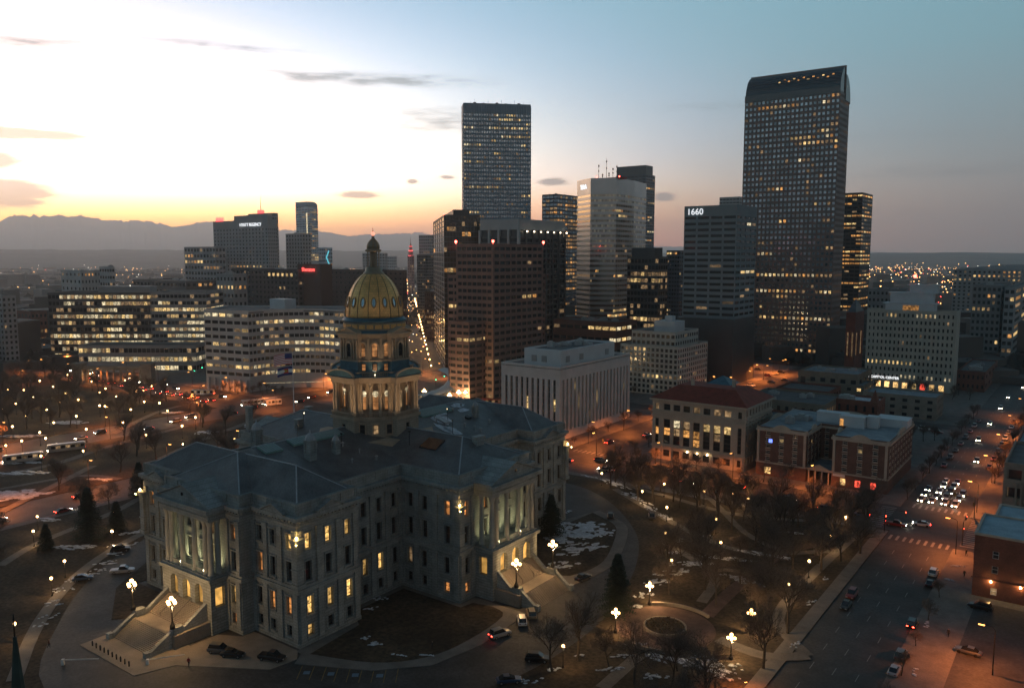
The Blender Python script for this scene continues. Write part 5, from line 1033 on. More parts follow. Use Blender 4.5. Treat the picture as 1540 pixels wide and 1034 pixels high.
# -- republic style slab
fp, wd, dd = corner(697.5, 694.5, 798, 240, dep=735, rot=R(-45)); h = z_at(157, fp[1])
t, base = tower('tall_grey_skyscraper', 'tallest flat-topped grey skyscraper with fine window grid against the sky', fp, h, mat('tower_grey', (.21, .28, .35), .55, .08, .03, spec=.6), 54, (3, 27), .62, .5, .4, z0=0, top=7, pick=litpick(81, .13, GLB, (LP, LW, LD)), limit=300, parapet=1.5)
u = Vector(fp[2]) - Vector(fp[1])
for k in range(28): p = Vector(fp[1]) + u * k / 27 - base.xy; MB().box(-.3, .3, -.3, .3, h * .3, h).build('mullion_fin', MATS['tower_grey'], t).location = (p.x, p.y, 0)
for k in range(14): p = Vector(fp[1]) + u * (k + .8) / 15 - base.xy; MB().box(-1, 1, -1, 1, 0, 1.2 + (k * 7 % 5) * .5).tube([(0, 0, 0), (0, 0, 2 + k % 3 * 2)], [.12, .12], 4).build('rooftop_unit', MATS['dark_panel'], t).location = (p.x - 8, p.y + 8, h + 1)
# -- round-topped tower (cash register)
fp, wd, dd = corner(1257, 1116, 1271, 300, dep=578); zc = z_at(138, fp[1]); zt = z_at(101, (fp[1][0], fp[1][1] + dd * .5)); RG = mat('tower_granite', (.21, .15, .135), .5, .1, .1)
t, base = tower('curved_top_skyscraper', 'reddish granite skyscraper with a barrel-curved glass top and square windows', fp, zc, RG, 48, (22, 12), .60, .52, .4, pick=litpick(91, .16, GLB, (LW, LO, LP, LD)), limit=300, z0=0)
m = MB(); k = 14; half = dd * .5; pr_ = [(half - half * math.cos(math.pi / 2 * j / k), zc + (zt - zc) * math.sin(math.pi / 2 * j / k)) for j in range(k + 1)]; pr2 = [(dd * 1.04 - (half * 1.04) * math.cos(math.pi / 2 * j / k), zc - 8 + (zt - zc + 4) * math.sin(math.pi / 2 * j / k)) for j in range(k, -1, -1)]
bx_ = fp[0][0] - base.x; by_ = fp[0][1] - base.y
def vault(prof, x0, x1, name, mt):
    n_ = len(prof); m = MB(); m.add([(x0, y, z) for y, z in prof] + [(x1, y, z) for y, z in prof], [(j, n_ + j, n_ + (j + 1) % n_, (j + 1) % n_) for j in range(n_)] + [tuple(range(n_)), tuple(range(2 * n_ - 1, n_ - 1, -1))]); return m.build(name, mt, t)
VG = glass('vault_glass', (.025, .035, .045), .1, .9)
vault(pr_ + [(half, zc)], .2, wd - .2, 'glass_vault', VG); vault([(dd - y, z - 5) for y, z in pr_[::-1]] + [(dd, zc - 4), (half + .1, zc - 4)], .2, wd + .6, 'rear_vault', VG); MB().box(-.3, wd + .3, half - .6, half + .6, zc, zt + 1.2).build('ridge_fin', RG, t)
for j in range(0, k, 2):
    (ya, za), (yb, zb) = pr_[j], pr_[min(k, j + 2)]; MB().tube([(0, ya, za), (wd, ya, za)], [.25, .25], 4).build('vault_rib', MATS['dark_panel'], t)
for j in range(12): link('vault_window', unit_pane(LO if j % 3 else LW), t, (wd * (.36 + .05 * j), pr_[6 + j % 2][0] - .4, pr_[6 + j % 2][1] - .3), 0, (1.6, 1, .8))
MB().box(-.1, wd + .1, -.25, .2, zc - .4, zc + 4.0).build('glass_band', VG, t)
# -- 1660 block
fp, wd, dd = corner(1108, 1029, 1138, 330, dep=470); h = z_at(310, fp[1])
t, base = tower('banded_office_tower', 'grey concrete office tower with long dark window bands and a lit number on top', fp, h, mat('tower_concrete', (.20, .235, .255), .8, .1, .1), 23, (4, 4), .86, .45, .4, z0=0, top=4.5, ground_floor=18, pick=litpick(95, .10, GL, (LW, LP, LD)), limit=300)
sign('1660', 5.2, WHT, (3.0 + 4, -.35, h - 2.6), (0, -1), t); q = sub(fp, -.05, 1.03, -.1, 1); MB().prism([(p[0] - base.x, p[1] - base.y) for p in q], 0, z_at(480, fp[1])).build('podium', MATS['dark_panel'], t)
# -- behind it on the right
t, base, fp, h = simple('amber_window_tower', 'dark brown tower with amber lit floors right of the curved-top skyscraper', dict(pc=1296, pl=1250, pr=1311, pm=330, dep=690), -291, mat('dark_brown', (.05, .04, .04), .5, .1, .1), 38, (6, 4), 96, .5, .86, .42, lim=230, choice=(LO, LO, LW), units=0)
simple('pale_distant_slab', 'pale slab just showing behind the banded office tower', dict(pc=1112, pl=1082, pr=1120, pm=300, dep=820), -297, MATS['light_panel'], 40, (6, 2), 97, .1, .8, .4, lim=0, units=0)
# -- round-fronted striped tower
d0 = 600; A_, B_, C_, D_ = at_depth(868, 300, d0 + 22), at_depth(888, 300, d0), at_depth(927, 300, d0 - 4), at_depth(954, 300, d0 + 20); fp = [tuple(A_.xy), tuple(B_.xy), tuple(C_.xy), tuple(D_.xy), (D_.x - 5, D_.y + 30), (A_.x - 5, A_.y + 30)]; h = z_at(270, fp[1])
STW = mat('striped_panel', (.50, .49, .48), .25, .08, .1, .6, spec=.9); GLM = glass('mirror_glass', (.42, .38, .30), .08, 1, .9)
t, base = tower('striped_faceted_tower', 'faceted tower of pale bands and mirror glass with lit logo and roof aerials', fp, h, STW, 33, (1, 14, 8, 6), .995, .46, .25, faces=(0, 1, 2, 3), top=10, pick=litpick(99, .07, GLM, (LW, LO, LD)), limit=300)
pm_ = (A_ + B_) / 2; nn = Vector(((B_ - A_).y, -(B_ - A_).x)).normalized(); sign('TIAA', 5.0, WHT, (pm_.x - base.x + nn.x * .4, pm_.y - base.y + nn.y * .4, h - 4.8), nn, t); 
for k, (u_, hh) in enumerate(((.15, 12), (.3, 4), (.45, 16), (.55, 5), (.7, 9), (.85, 11), (.92, 6))):
    p = B_.lerp(C_, u_); MB().tube([(0, 0, 0), (0, 0, hh)], [.22, .1], 5).box(-.5, .5, -.2, .2, hh * .8, hh * .8 + 1.2).box(-.4, .4, -.2, .2, hh * .5, hh * .5 + 1).build('aerial', MATS['dark_panel'], t).location = (p.x - base.x, p.y - base.y + 6, h)
p = B_.lerp(C_, .5); MB().box(-14, 14, -2, 2, 0, 1.6).build('aerial_deck', mat('red_paint', (.35, .05, .04), .6), t).location = (p.x - base.x, p.y - base.y + 8, h); beacon(t, base, B_.x + 3, B_.y + 4, h + 1); beacon(t, base, C_.x, C_.y + 4, h + 1)
# -- towers behind
t, base, fp, h = simple('dark_crowned_tower', 'dark blue tower with a black flat crown behind the striped tower', dict(pc=971, pl=926, pr=985, pm=280, dep=1180), -263, mat('dark_blue', (.045, .06, .085), .4, .1, .05), 46, (8, 4), 101, .14, .8, .5, lim=260, choice=(LW, LO, LP), units=0)
MB().prism([(p[0] - base.x, p[1] - base.y) for p in sub(fp, .02, .98, .05, .8)], h, z_at(248, fp[1])).build('crown', MATS['dark_panel'], t)
simple('lattice_lit_tower', 'blue glass tower with an amber latticed side left of the striped tower', dict(pc=838, pl=815, pr=869, pm=340, dep=790), -293, MATS['dark_blue'], 36, (4, 8), 102, .5, .85, .55, lim=240, choice=(LO, LD, LD), units=2, glassm=GLB)
t, base, fp, h = simple('gridded_midrise', 'mid-rise of lit glass grid with a black top beside the striped tower', dict(pc=990, pl=943, pr=1004, pm=420, dep=545), -388, MATS['dark_panel'], 17, (9, 4), 103, .35, .9, .6, lim=220, choice=(LW, LD, LD), units=0)
MB().prism([(p[0] - base.x, p[1] - base.y) for p in sub(fp, .1, .85, .1, .9)], h, h + 7).build('penthouse', MATS['dark_panel'], t)
simple('far_glass_block', 'small glass block glimpsed between gridded mid-rise and banded tower', dict(pc=1022, pl=1002, pr=1030, pm=400, dep=720), -378, MATS['dark_blue'], 22, (5, 3), 104, .15, .8, .5, lim=0, units=0)
# -- left of the dome
fpL = [tuple(G(78, 549).xy), tuple(G(232, 549).xy)]; ud = (Vector(fpL[1]) - Vector(fpL[0])); vd = Vector((-ud.y, ud.x)).normalized() * 30
def wide(name, label, pl_, pr_, pyb, pyt, m, nf, nb, prob, seed, dep=26.0, wf=.9, hf=.5, lim=300, choice=(LP, LP, LW, LD), glassm=None, side=True, ttop=0.0, gf=0.0):
    a, b = G(pl_, pyb), G(pr_, pyb); u = (b - a).xy; n_ = Vector((-u.y, u.x)).normalized() * dep; fp = [tuple(a.xy), tuple(b.xy), tuple(b.xy + n_), tuple(a.xy + n_)]; h = z_at(pyt, fp[0])
    t, bs_ = tower(name, label, fp, h, m, nf, (nb, 4), wf, hf, .3, pick=litpick(seed, prob, glassm or GL, choice), limit=lim, top=ttop, ground_floor=gf); return t, bs_, fp, h
t, b, fp, h = wide('municipal_office', 'wide dark glass municipal office with rows of pale lit windows', 78, 232, 549, 442, MATS['dark_panel'], 11, 27, .75, 201, 30, .9, .55)
q = sub(fp, .45, .95, .2, .6); MB().prism([(p[0] - b.x, p[1] - b.y) for p in q], h, h + 5).build('penthouse', MATS['grey_panel'], t)
wide('municipal_office_wing', 'dark glass office wing with lit bands left of the white curved block', 230, 314, 549, 441, MATS['grey_panel'], 11, 14, .7, 202, 34, .9, .5, 160)
wide('low_lit_podium', 'low podium with two bright window rows before the municipal office', 120, 296, 560, 521, MATS['grey_panel'], 3, 26, .75, 203, 20, .9, .5, 80)
# white curved newspaper block
WC = mat('curved_white', (.42, .43, .44), .8, .06, .1); pxs = [(311, 584), (377, 590), (400, 586), (430, 583), (460, 582), (490, 583), (520, 587)]; fr_ = [G(*p).xy for p in pxs]; bk_ = [fr_[-1] + Vector((-22, 30)), fr_[0] + Vector((-22, 30))]
fp = [tuple(p) for p in fr_ + bk_]; h = z_at(470, fp[1])
t, base = tower('curved_white_office', 'white office block with a concave curved front and long window bands', fp, h, WC, 9, (6, 4, 4, 4, 4, 4), .84, .45, .35, faces=(0, 1, 2, 3, 4, 5), top=0, ground_floor=7.5, pick=litpick(211, .42, GL, (LW, LP, LD)), limit=300)
q = fr_[2].lerp(fr_[3], .5) + Vector((-12, 16)) - base.xy; MB().box(-7, 7, -4, 4, 0, 6).build('penthouse', MATS['pale_metal'], t).location = (q.x, q.y, h); 
cn_ = MB(); a = G(398, 574, 7.0) + Vector((3, -4, 0)); b = G(503, 571, 7.0) + Vector((3, -4, 0)); cn_.tube([a - base, b - base], [.13, .13], 6); cn_.build('canopy_light', LP, t)
for k in range(7): p = fr_[0].lerp(fr_[1], (k + .5) / 7) - base.xy; MB().box(-.6, .6, -.6, .6, 0, 7).build('porch_pier', WC, t).location = (p.x + .8, p.y - .8, 0)
for (x, y) in ((350, 572), (372, 572), (383, 575)): p = G(x, y, 4) - base; MB().ball((0, 0, 0), .5, 8, 5).build('porch_lamp', FLD, t).location = p + Vector((.8, -.8, 0))
# hotel and convention skyline
HG = mat('hotel_grey', (.30, .30, .31), .75, .08, .05)
t, base, fp, h = simple('grey_hotel_tower', 'broad grey hotel tower with small windows and a white name at the top', dict(pc=404, pl=322, pr=418, pm=380, dep=1010), -331, HG, 24, (17, 5), 221, .05, .42, .45, lim=200, units=0, top=9)
sign('HYATT REGENCY', 5.6, WHT, ((Vector(fp[1]) - Vector(fp[0])).length * .70, -.6, h - 5), (0, -1), t, 'name_lettering')
q = sub(fp, .35, .95, .3, .8); MB().prism([(p[0] - base.x, p[1] - base.y) for p in q], h, z_at(322, fp[1])).build('penthouse', HG, t); q = sub(fp, .02, .12, .2, .5); MB().prism([(p[0] - base.x, p[1] - base.y) for p in q], h, h + 6).build('red_lit_plant', REDS, t)
simple('low_hotel_wing', 'lower grey glass wing left of the broad hotel tower', dict(pc=325, pl=278, pr=340, pm=400, dep=1000), -372, HG, 12, (10, 3), 222, .12, .7, .5, lim=0, units=0)
t, base, fp, h = simple('spired_back_tower', 'tower with small mast and red lamp behind the hotel', dict(pc=410, pl=374, pr=419, pm=350, dep=1150), -321, HG, 30, (9, 3), 223, .1, .5, .5, lim=0, units=0); q = Vector(fp[0]).lerp(Vector(fp[1]), .42) - base.xy; MB().box(-4, 4, 2, 8, 0, 6).build('mast_house', REDS, t).location = (q.x, q.y, h); MB().tube([(0, 5, 6), (0, 5, 26)], [.5, .15], 5).build('mast', MATS['metal_grey'], t).location = (q.x, q.y, h)
t, base, fp, h = simple('slender_glass_tower', 'slender blue glass tower with a rounded raised crown at sunset', dict(pc=463, pl=445, pr=478, pm=330, dep=1350), -310, mat('tower_blue', (.38, .46, .54), .4, .08, .05), 40, (4, 5), 224, .25, .85, .5, lim=0, units=0, glassm=GLB)
u = Vector(fp[2]) - Vector(fp[1]); a = Vector(fp[1]) - base.xy; m = MB(); pts = [(0, 0), (1, 0), (1, .35), (.85, .8), (.6, 1), (0, 1)]; hh = z_at(303, fp[1]) - h; w_ = Vector(fp[3]) - Vector(fp[2])
m.add([(a.x + u.x * s, a.y + u.y * s, h + z * hh) for s, z in pts] + [(a.x + u.x * s + w_.x, a.y + u.y * s + w_.y, h + z * hh) for s, z in pts], [tuple(range(6)), tuple(range(11, 5, -1))] + [(j, 6 + j, 6 + (j + 1) % 6, (j + 1) % 6) for j in range(6)]); m.build('crown', MATS['tower_blue'], t); MB().box(-.8, .8, -.6, .2, h * .35, h * .93).build('light_strip', LP, t).location = (*(Vector(fp[1]) - base.xy + Vector((-2, -.3))), 0)
simple('stepped_dark_tower', 'dark stepped tower in front of the slender glass tower', dict(pc=455, pl=430, pr=468, pm=370, dep=1120), -352, MATS['grey_panel'], 20, (6, 3), 225, .03, .5, .5, lim=0, units=1)
t, base, fp, h = simple('cyan_lit_block', 'far block with a zigzag of cyan light on its side', dict(pc=487, pl=478, pr=500, pm=385, dep=1400), -373, MATS['tower_blue'], 14, (3, 5), 226, .2, .6, .5, lim=0, units=0); u = (Vector(fp[2]) - Vector(fp[1]))
for k in range(5): p = Vector(fp[1]) + u * (.3 + .3 * (k % 2)) - base.xy; q = Vector(fp[1]) + u * (.6 - .3 * (k % 2)) - base.xy; MB().tube([(p.x + .6, p.y - .6, h * .3 + k * h * .13), (q.x + .6, q.y - .6, h * .3 + (k + 1) * h * .13)], [.8, .8], 4).build('light_tube', CYN, t)
t, base, fp, h = simple('dark_hotel_bar', 'long dark hotel bar with amber top-floor windows and red roof sign', dict(pc=449, pl=350, pr=470, pm=430, dep=640), -407, mat('dark_hotel', (.055, .052, .055), .7, .1, .05), 16, (17, 3), 227, .05, .5, .5, lim=240, units=2)
for k in range(6): p = Vector(fp[0]).lerp(Vector(fp[1]), .58 + .065 * k) - base.xy; link('top_floor_window', unit_pane(LW), t, (p.x, p.y - .1, h - 4.6), 0, (2.6, 1, 2.4))
t2, base2, fp2, h2 = simple('sign_shaft', 'brown windowless shaft that carries the red roof sign', dict(pc=483, pl=448, pr=500, pm=430, dep=632), -399, mat('brown_shaft', (.075, .05, .045), .8, .1, .05), 1, (1, 1), 228, 0, .02, .02, lim=2, units=0)
sign('Sheraton', 4.2, REDS, ((Vector(fp2[1]) - Vector(fp2[0])).length * .52, -1.2, h2 - 3.4), (0, -1), t2)
simple('brown_hotel_slab', 'plain brown hotel slab behind the gold dome', dict(pc=606, pl=484, pr=612, pm=430, dep=700), -408, MATS['brown_shaft'], 14, (18, 2), 229, .01, .4, .3, lim=0, units=2)
t, base, fp, h = simple('clock_spire_tower', 'thin tower lit pink with flag above the long street', dict(pc=619, pl=613, pr=623, pm=400, dep=1500), -385, mat('pink_stone', (.38, .2, .19), .8, .1, .1), 14, (2, 2), 230, .2, .4, .5, lim=0, units=0); cx = sum(p[0] for p in fp) / 4 - base.x; cy = sum(p[1] for p in fp) / 4 - base.y
MB().lathe([(4.6, h), (4.2, h + 8), (3, h + 10), (2.6, h + 16), (.6, h + 24), (.1, h + 36)], cx, cy, 8).build('spire', MATS['pink_stone'], t)
for k in (0, 9, 17): MB().lathe([(4.9 - k * .12, h + k), (4.9 - k * .12, h + k + 1.4)], cx, cy, 8).build('light_ring', REDS, t)
simple('dark_street_tower', 'dark tower with scattered lit windows at the head of the long street', dict(pc=642, pl=627, pr=655, pm=400, dep=930), -384, MATS['dark_panel'], 22, (6, 4), 231, .2, .8, .5, lim=0, units=2)
simple('grey_street_tower', 'far grey slab above the dark tower on the long street', dict(pc=646, pl=630, pr=654, pm=370, dep=1500), -354, MATS['grey_panel'], 20, (5, 3), 232, .05, .6, .4, lim=0, units=0)
simple('street_block', 'brick block lower on the long street beside the bronze glass slab', dict(pc=651, pl=639, pr=664, pm=480, dep=720), -440, MATS['brown_shaft'], 9, (4, 5), 233, .12, .5, .45, lim=0, units=2)
simple('pair_slab', 'grey slab beside the lantern of the dome far off', dict(pc=579, pl=545, pr=583, pm=390, dep=1600), -381, MATS['grey_panel'], 14, (8, 2), 234, .05, .5, .4, lim=0, units=0)
simple('small_far_slab', 'small far slab right of the dome lantern', dict(pc=594, pl=580, pr=597, pm=395, dep=1700), -386, MATS['light_panel'], 12, (5, 2), 235, .05, .5, .4, lim=0, units=0)
simple('pale_far_block', 'pale block with lit roof band on the far left plain', dict(pc=122, pl=92, pr=152, pm=420, dep=850), -408, MATS['light_panel'], 8, (5, 6), 236, .15, .4, .4, lim=0, units=1)
simple('signed_far_block', 'far block with a small white sign beside the pale block', dict(pc=165, pl=150, pr=173, pm=420, dep=840), -402, MATS['light_panel'], 9, (4, 2), 237, .2, .8, .4, lim=0, units=1)
simple('left_edge_tower', 'grey concrete tower on the left edge of the view', dict(pc=10, pl=-30, pr=26, pm=480, ground=560), -447, MATS['grey_panel'], 14, (7, 3), 238, .04, .5, .5, lim=0)
simple('dark_red_low_block', 'low dark red block by the busy street left of the municipal office', dict(pc=50, pl=22, pr=72, pm=490, ground=528), -470, MATS['annex_brick'], 5, (5, 4), 239, .15, .5, .4, lim=0)
simple('long_dark_block', 'long dark block behind the municipal office', dict(pc=280, pl=200, pr=345, pm=430, dep=760), -424, MATS['dark_panel'], 8, (14, 8), 240, .12, .6, .4, lim=0)
simple('dim_hotel_annex', 'dim grey annex left of the dark hotel bar', dict(pc=352, pl=326, pr=372, pm=440, dep=600), -414, MATS['grey_panel'], 10, (5, 3), 241, .06, .5, .4, lim=0)
# right background
simple('right_apartment_tower', 'pale apartment tower with dark balconies on the right skyline', dict(pc=1505, pl=1461, pr=1518, pm=460, dep=560), -431, mat('apartment_concrete', (.22, .22, .22), .85, .1, .1), 12, (6, 3), 251, .07, .55, .5, lim=72, units=2)
simple('right_long_apartments', 'long dark apartment block with many lit windows on the right skyline', dict(pc=1535, pl=1432, pr=1580, pm=440, dep=800), -407, MATS['grey_panel'], 16, (14, 4), 252, .3, .45, .5, lim=220, units=4, choice=(LO, LW, LD))
simple('right_balcony_block', 'lit balcony block at the right edge', dict(pc=1526, pl=1510, pr=1560, pm=450, dep=540), -434, MATS['grey_panel'], 11, (2, 4), 253, .6, .7, .5, lim=60, units=1, choice=(LO, LW))
fp, wd, dd = corner(1286, 1272, 1299, 490, dep=490); h = z_at(472, fp[1]); t, base = tower('red_church_tower', 'red sandstone church tower with tall arched openings and pyramid roof', fp, h, mat('red_sandstone', (.20, .075, .055), .88, .2, .3), 1, (2, 2), .35, .35, .5, pick=lambda c, r: LD)
q = [(p[0] - base.x, p[1] - base.y) for p in fp]; cx = sum(p[0] for p in q) / 4; cy = sum(p[1] for p in q) / 4; MB().add([(p[0], p[1], h + .5) for p in q] + [(cx, cy, h + 9)], [(0, 1, 4), (1, 2, 4), (2, 3, 4), (3, 0, 4)]).build('pyramid_roof', SLT, t)
simple('grey_right_slab', 'grey slab behind the cream office slab', dict(pc=1362, pl=1305, pr=1375, pm=450, dep=640), -437, MATS['grey_panel'], 9, (9, 2), 254, .08, .5, .4, lim=0, units=2)
simple('dark_corner_block', 'dark low block beside the cream office slab', dict(pc=1480, pl=1440, pr=1500, pm=550, ground=590), -562, MATS['annex_brick'], 2, (6, 4), 255, .1, .4, .4, lim=0)
for i_, (x_, y_, w_, d_, h_, m_, l_) in enumerate([(22, 186, 24, 20, 8, 'brick_red', 'low red brick house behind the tile roofed office'), (58, 183, 30, 22, 9, 'tan_wall', 'tan flat-roofed house behind the brick hotel'), (16, 228, 30, 18, 7, 'annex_brick', 'long low brick workshop north of the tan block'),
      (58, 268, 32, 20, 10, 'sandstone', 'sandstone terrace before the cream office slab'), (16, 268, 26, 24, 8, 'brick_red', 'square brick house beside the sandstone terrace'), (20, 306, 30, 22, 7, 'tan_wall', 'low tan shed left of the cream office slab'), (132, 214, 30, 26, 9, 'brick_red', 'brick apartment house up the queue street'), (130, 268, 34, 30, 12, 'sandstone', 'tall sandstone apartment house far up the queue street')]):
    tower('low_house', l_, [(x_, y_), (x_ + w_, y_), (x_ + w_, y_ + d_), (x_, y_ + d_)], h_, MATS[m_], 2 if h_ < 9 else 3, (6, 5), .4, .45, .3, pick=litpick(300 + i_, .12, GL, (LO, LW, LD)), roofm=MATS['roof_frosted'] if i_ % 2 else MATS['roof_gravel'], limit=40)
# church spire below the camera on the left
p = G(21.5, 948, 50); t = thing('church_steeple', 'dark green copper church spire rising into the lower left corner', 'steeple', (p.x, p.y, 0))
MB().lathe([(2.6, 22), (2.35, 24), (.12, 49.6)], 0, 0, 8).build('spire', mat('spire_copper', (.03, .055, .05), .6, .3, 1), t); MB().tube([(0, 0, 49.4), (0, 0, 51.2)], [.06, .04], 5).build('finial', MATS['iron_black'], t); MB().box(-3.4, 3.4, -3.4, 3.4, 0, 22).box(-3.7, 3.7, -3.7, 3.7, 21.6, 22.3).build('tower', MATS['brick_red'], t)
# memorial colonnade in the park, transit canopy, flagpole
p = G(172, 575); t = thing('memorial_colonnade', 'pale stone memorial gateway with columns among the park trees', 'monument', (p.x, p.y, .1), R(35))
for k in range(9): MB().lathe([(.7, 0), (.6, 8)], -16 + 4 * k, 0, 10).build('column', MATS['sandstone'], t)
MB().box(-19, 19, -1.4, 1.4, 8, 10).build('entablature', MATS['sandstone'], t)
for s in (-1, 1): MB().box(s * 21 - 3, s * 21 + 3, -3, 3, 0, 11).box(s * 21 - 3.4, s * 21 + 3.4, -3.4, 3.4, 11, 11.8).build('end_pavilion', MATS['sandstone'], t)
t = thing('transit_canopy', 'white curved fabric canopy over the bus station plaza', 'canopy', (*G(655, 590).xy, 0)); b0 = G(655, 590); m = MB(); arc = []
pts = smooth_loop([tuple(G(x, y, 7).xy) for x, y in ((632, 596), (652, 590), (672, 583), (684, 572), (684, 562), (668, 554))], 4, False)
for i in range(len(pts)):
    a = Vector(pts[max(0, i - 1)]); b = Vector(pts[min(len(pts) - 1, i + 1)]); d = (b - a).normalized(); n_ = Vector((-d.y, d.x)); p = Vector(pts[i]) - b0.xy
    arc.append([(p.x + n_.x * s * 4.5, p.y + n_.y * s * 4.5, 6.0 + 1.6 * math.cos(s * 1.3) + (.25 if i % 2 else 0)) for s in (-1, -.6, -.2, .2, .6, 1)])
for i in range(len(arc) - 1): m.add(arc[i] + arc[i + 1], [(j, j + 1, 7 + j, 6 + j) for j in range(5)])
m.build('canopy_fabric', mat('fabric_white', (.62, .62, .60), .8, .1, .5), t, True)
for i in range(1, len(arc), 4): MB().tube([(arc[i][3][0], arc[i][3][1], 0), (arc[i][3][0], arc[i][3][1], 7)], [.18, .15], 6).build('mast', MATS['metal_grey'], t)
t = thing('flagpole', 'white flagpole standing on the west portico roof', 'flagpole', (-43.0, 8.3, 28.9)); MB().lathe([(.45, 0), (.45, .5), (.16, .6), (.07, 19)], 0, 0, 8).build('pole', MATS['white_paint'], t, True); MB().ball((0, 0, 19.1), .16).build('ball', MATS['gold_leaf'], t)
def flag(label, z, wd, ht, mats, faces_m):
    m = MB(); nx, nz = 15, 13
    D = Vector((-.84, -.55, 0))
    for i in range(nx + 1):
        for j in range(nz + 1): u, v = i / nx, j / nz; q = D * (wd * u) + Vector((.55, -.84, 0)) * (.22 * math.sin(u * 8 + v) * u) + Vector((0, 0, ht * v - .9 * u * u)); m.v.append(tuple(q))
    for i in range(nx):
        for j in range(nz): m.f.append((i * (nz + 1) + j, (i + 1) * (nz + 1) + j, (i + 1) * (nz + 1) + j + 1, i * (nz + 1) + j + 1)); m.m.append(faces_m(i / nx, j, nz))
    o = m.build('flag', mats); o.location = (-43.1, 8.2, 28.9 + z); tag(o, label, 'flag')
FR, FWh, FB, FY = mat('flag_red', (.62, .05, .06), .8, .1), mat('flag_white', (.88, .88, .88), .8, .1), mat('flag_blue', (.03, .05, .2), .8, .1), mat('flag_gold', (.7, .4, .03), .8, .1)
flag('red and white striped flag with blue corner flying highest on the pole', 15.4, 5.4, 3.2, [FR, FWh, FB], lambda u, j, n_: 2 if u < .36 and j > 6 else (0 if j % 2 == 0 else 1))
flag('blue and white banded state flag with a red letter lower on the pole', 12.2, 4.4, 2.6, [FR, FWh, FB, FY], lambda u, j, n_: (0 if .2 < u < .6 and 2 < j < 10 and not (.33 < u < .5 and 4 < j < 8) and not (u > .45 and 4 < j < 8) else 3 if .33 < u < .47 and 4 < j < 8 else (1 if 4 <= j < 9 else 2)))
# ---------------------------------------------------------------- trees
BARK = mat('bark', (.055, .045, .038), .95, .3, 2); TWIG = mat('twigs', (.12, .095, .08), .95, .3, 1.2)
def bare_tree(seed, H=11.0, spread=1.0):
    rnd = random.Random(seed); tr = MB(); tw = MB()
    def branch(p, d, ln, r, lv):
        n_ = 3 if lv < 3 else 2; pts = [p]; rad = [r]; q = p.copy(); dd = d.copy()
        for k in range(n_):
            dd = (dd + Vector((rnd.gauss(0, .12), rnd.gauss(0, .12), rnd.gauss(.03, .08)))).normalized(); q = q + dd * ln / n_; pts.append(q.copy()); rad.append(r * (1 - .55 * (k + 1) / n_))
        (tr if lv < 3 else tw).tube(pts, rad, 6 if lv == 0 else 5 if lv == 1 else 3)
        if lv >= 5: return
        nc = (6, 6, 5, 4, 3)[lv]
        for k in range(nc):
            t = (.45 if lv == 0 else .3) + (.55 if lv == 0 else .7) * (k + rnd.random() * .8) / nc; i = min(n_ - 1, int(t * n_)); b = pts[i].lerp(pts[i + 1], t * n_ - i)
            az_ = k * 2.4 + rnd.uniform(-.6, .6); side = dd.orthogonal().normalized(); side = (Matrix.Rotation(az_, 3, dd) @ side); ang = rnd.uniform(.5, .95) * spread
            nd_ = (dd * math.cos(ang) + side * math.sin(ang)); nd_.z += .12; branch(b, nd_.normalized(), ln * rnd.uniform(.55, .78) * (.9 if lv else .8), max(.0165, r * (.42 if lv == 0 else .5)), lv + 1)
    branch(Vector((0, 0, -.1)), Vector((rnd.gauss(0, .04), rnd.gauss(0, .04), 1)).normalized(), H * .46, H * .021, 0)
    return tr.mesh('bare_trunk', BARK), tw.mesh('bare_twigs', TWIG)
TREES = [bare_tree(s, h_, sp) for s, h_, sp in ((1, 11, 1.0), (2, 13, .7), (5, 9, 1.25), (7, 12, .95), (11, 11, 1.05), (13, 12, .8), (17, 10, 1.15), (19, 13, .9))]
rt = random.Random(77)
def put_tree(x, y, label, group, s=1.0, z=.1, k=None):
    t = thing('bare_tree', label, 'tree', (x, y, z), rt.uniform(0, 6.28), group); s = s * rt.uniform(.8, 1.2); t.scale = (s, s, s * rt.uniform(.9, 1.1))
    a, b = TREES[rt.randrange(8) if k is None else k]; link('trunk', a, t); link('crown', b, t); return t
def conifer(seed, H, wd):
    rnd = random.Random(seed); tr = MB().tube([(0, 0, -.1), (0, 0, H * .97)], [H * .022, .03], 7); cr = MB(); n_ = int(H * 28)
    for k in range(n_):
        z = H * (.07 + .92 * (k / n_) ** .95); r_ = wd * (1 - z / H) ** .85 * rnd.uniform(.7, 1.12) + .18; a = k * 2.4 + rnd.uniform(-.4, .4); d = Vector((math.cos(a), math.sin(a), 0)); sd = Vector((-d.y, d.x, 0))
        for j in range(7):
            t = (j + .6) / 7; c = d * (r_ * t) + Vector((0, 0, z - .34 * r_ * t + rnd.uniform(-.12, .12))); wd_ = .5 * (1 - t * .35) + .15
            for s in (-1, 1):
                e = c + sd * s * (wd_ + rnd.uniform(0, .25)) + d * rnd.uniform(-.1, .3) + Vector((0, 0, -rnd.uniform(.05, .3))); f_ = c + d * rnd.uniform(.25, .5) + Vector((0, 0, rnd.uniform(-.15, .1))); cr.add([c, e, f_], [(0, 1, 2)])
    return tr.mesh('conifer_trunk', BARK), cr.mesh('conifer_needles', mat('needles', (.022, .036, .024), .9, .5, .9))
CON = [conifer(1, 14, 5.0), conifer(2, 11, 4.2), conifer(3, 8, 3.0)]
def put_conifer(px, py, k, s, label):
    p = G(px, py); t = thing('conifer_tree', label, 'tree', (p.x, p.y, .1), px * .1); t.scale = (s, s, s); link('trunk', CON[k][0], t); link('crown', CON[k][1], t)
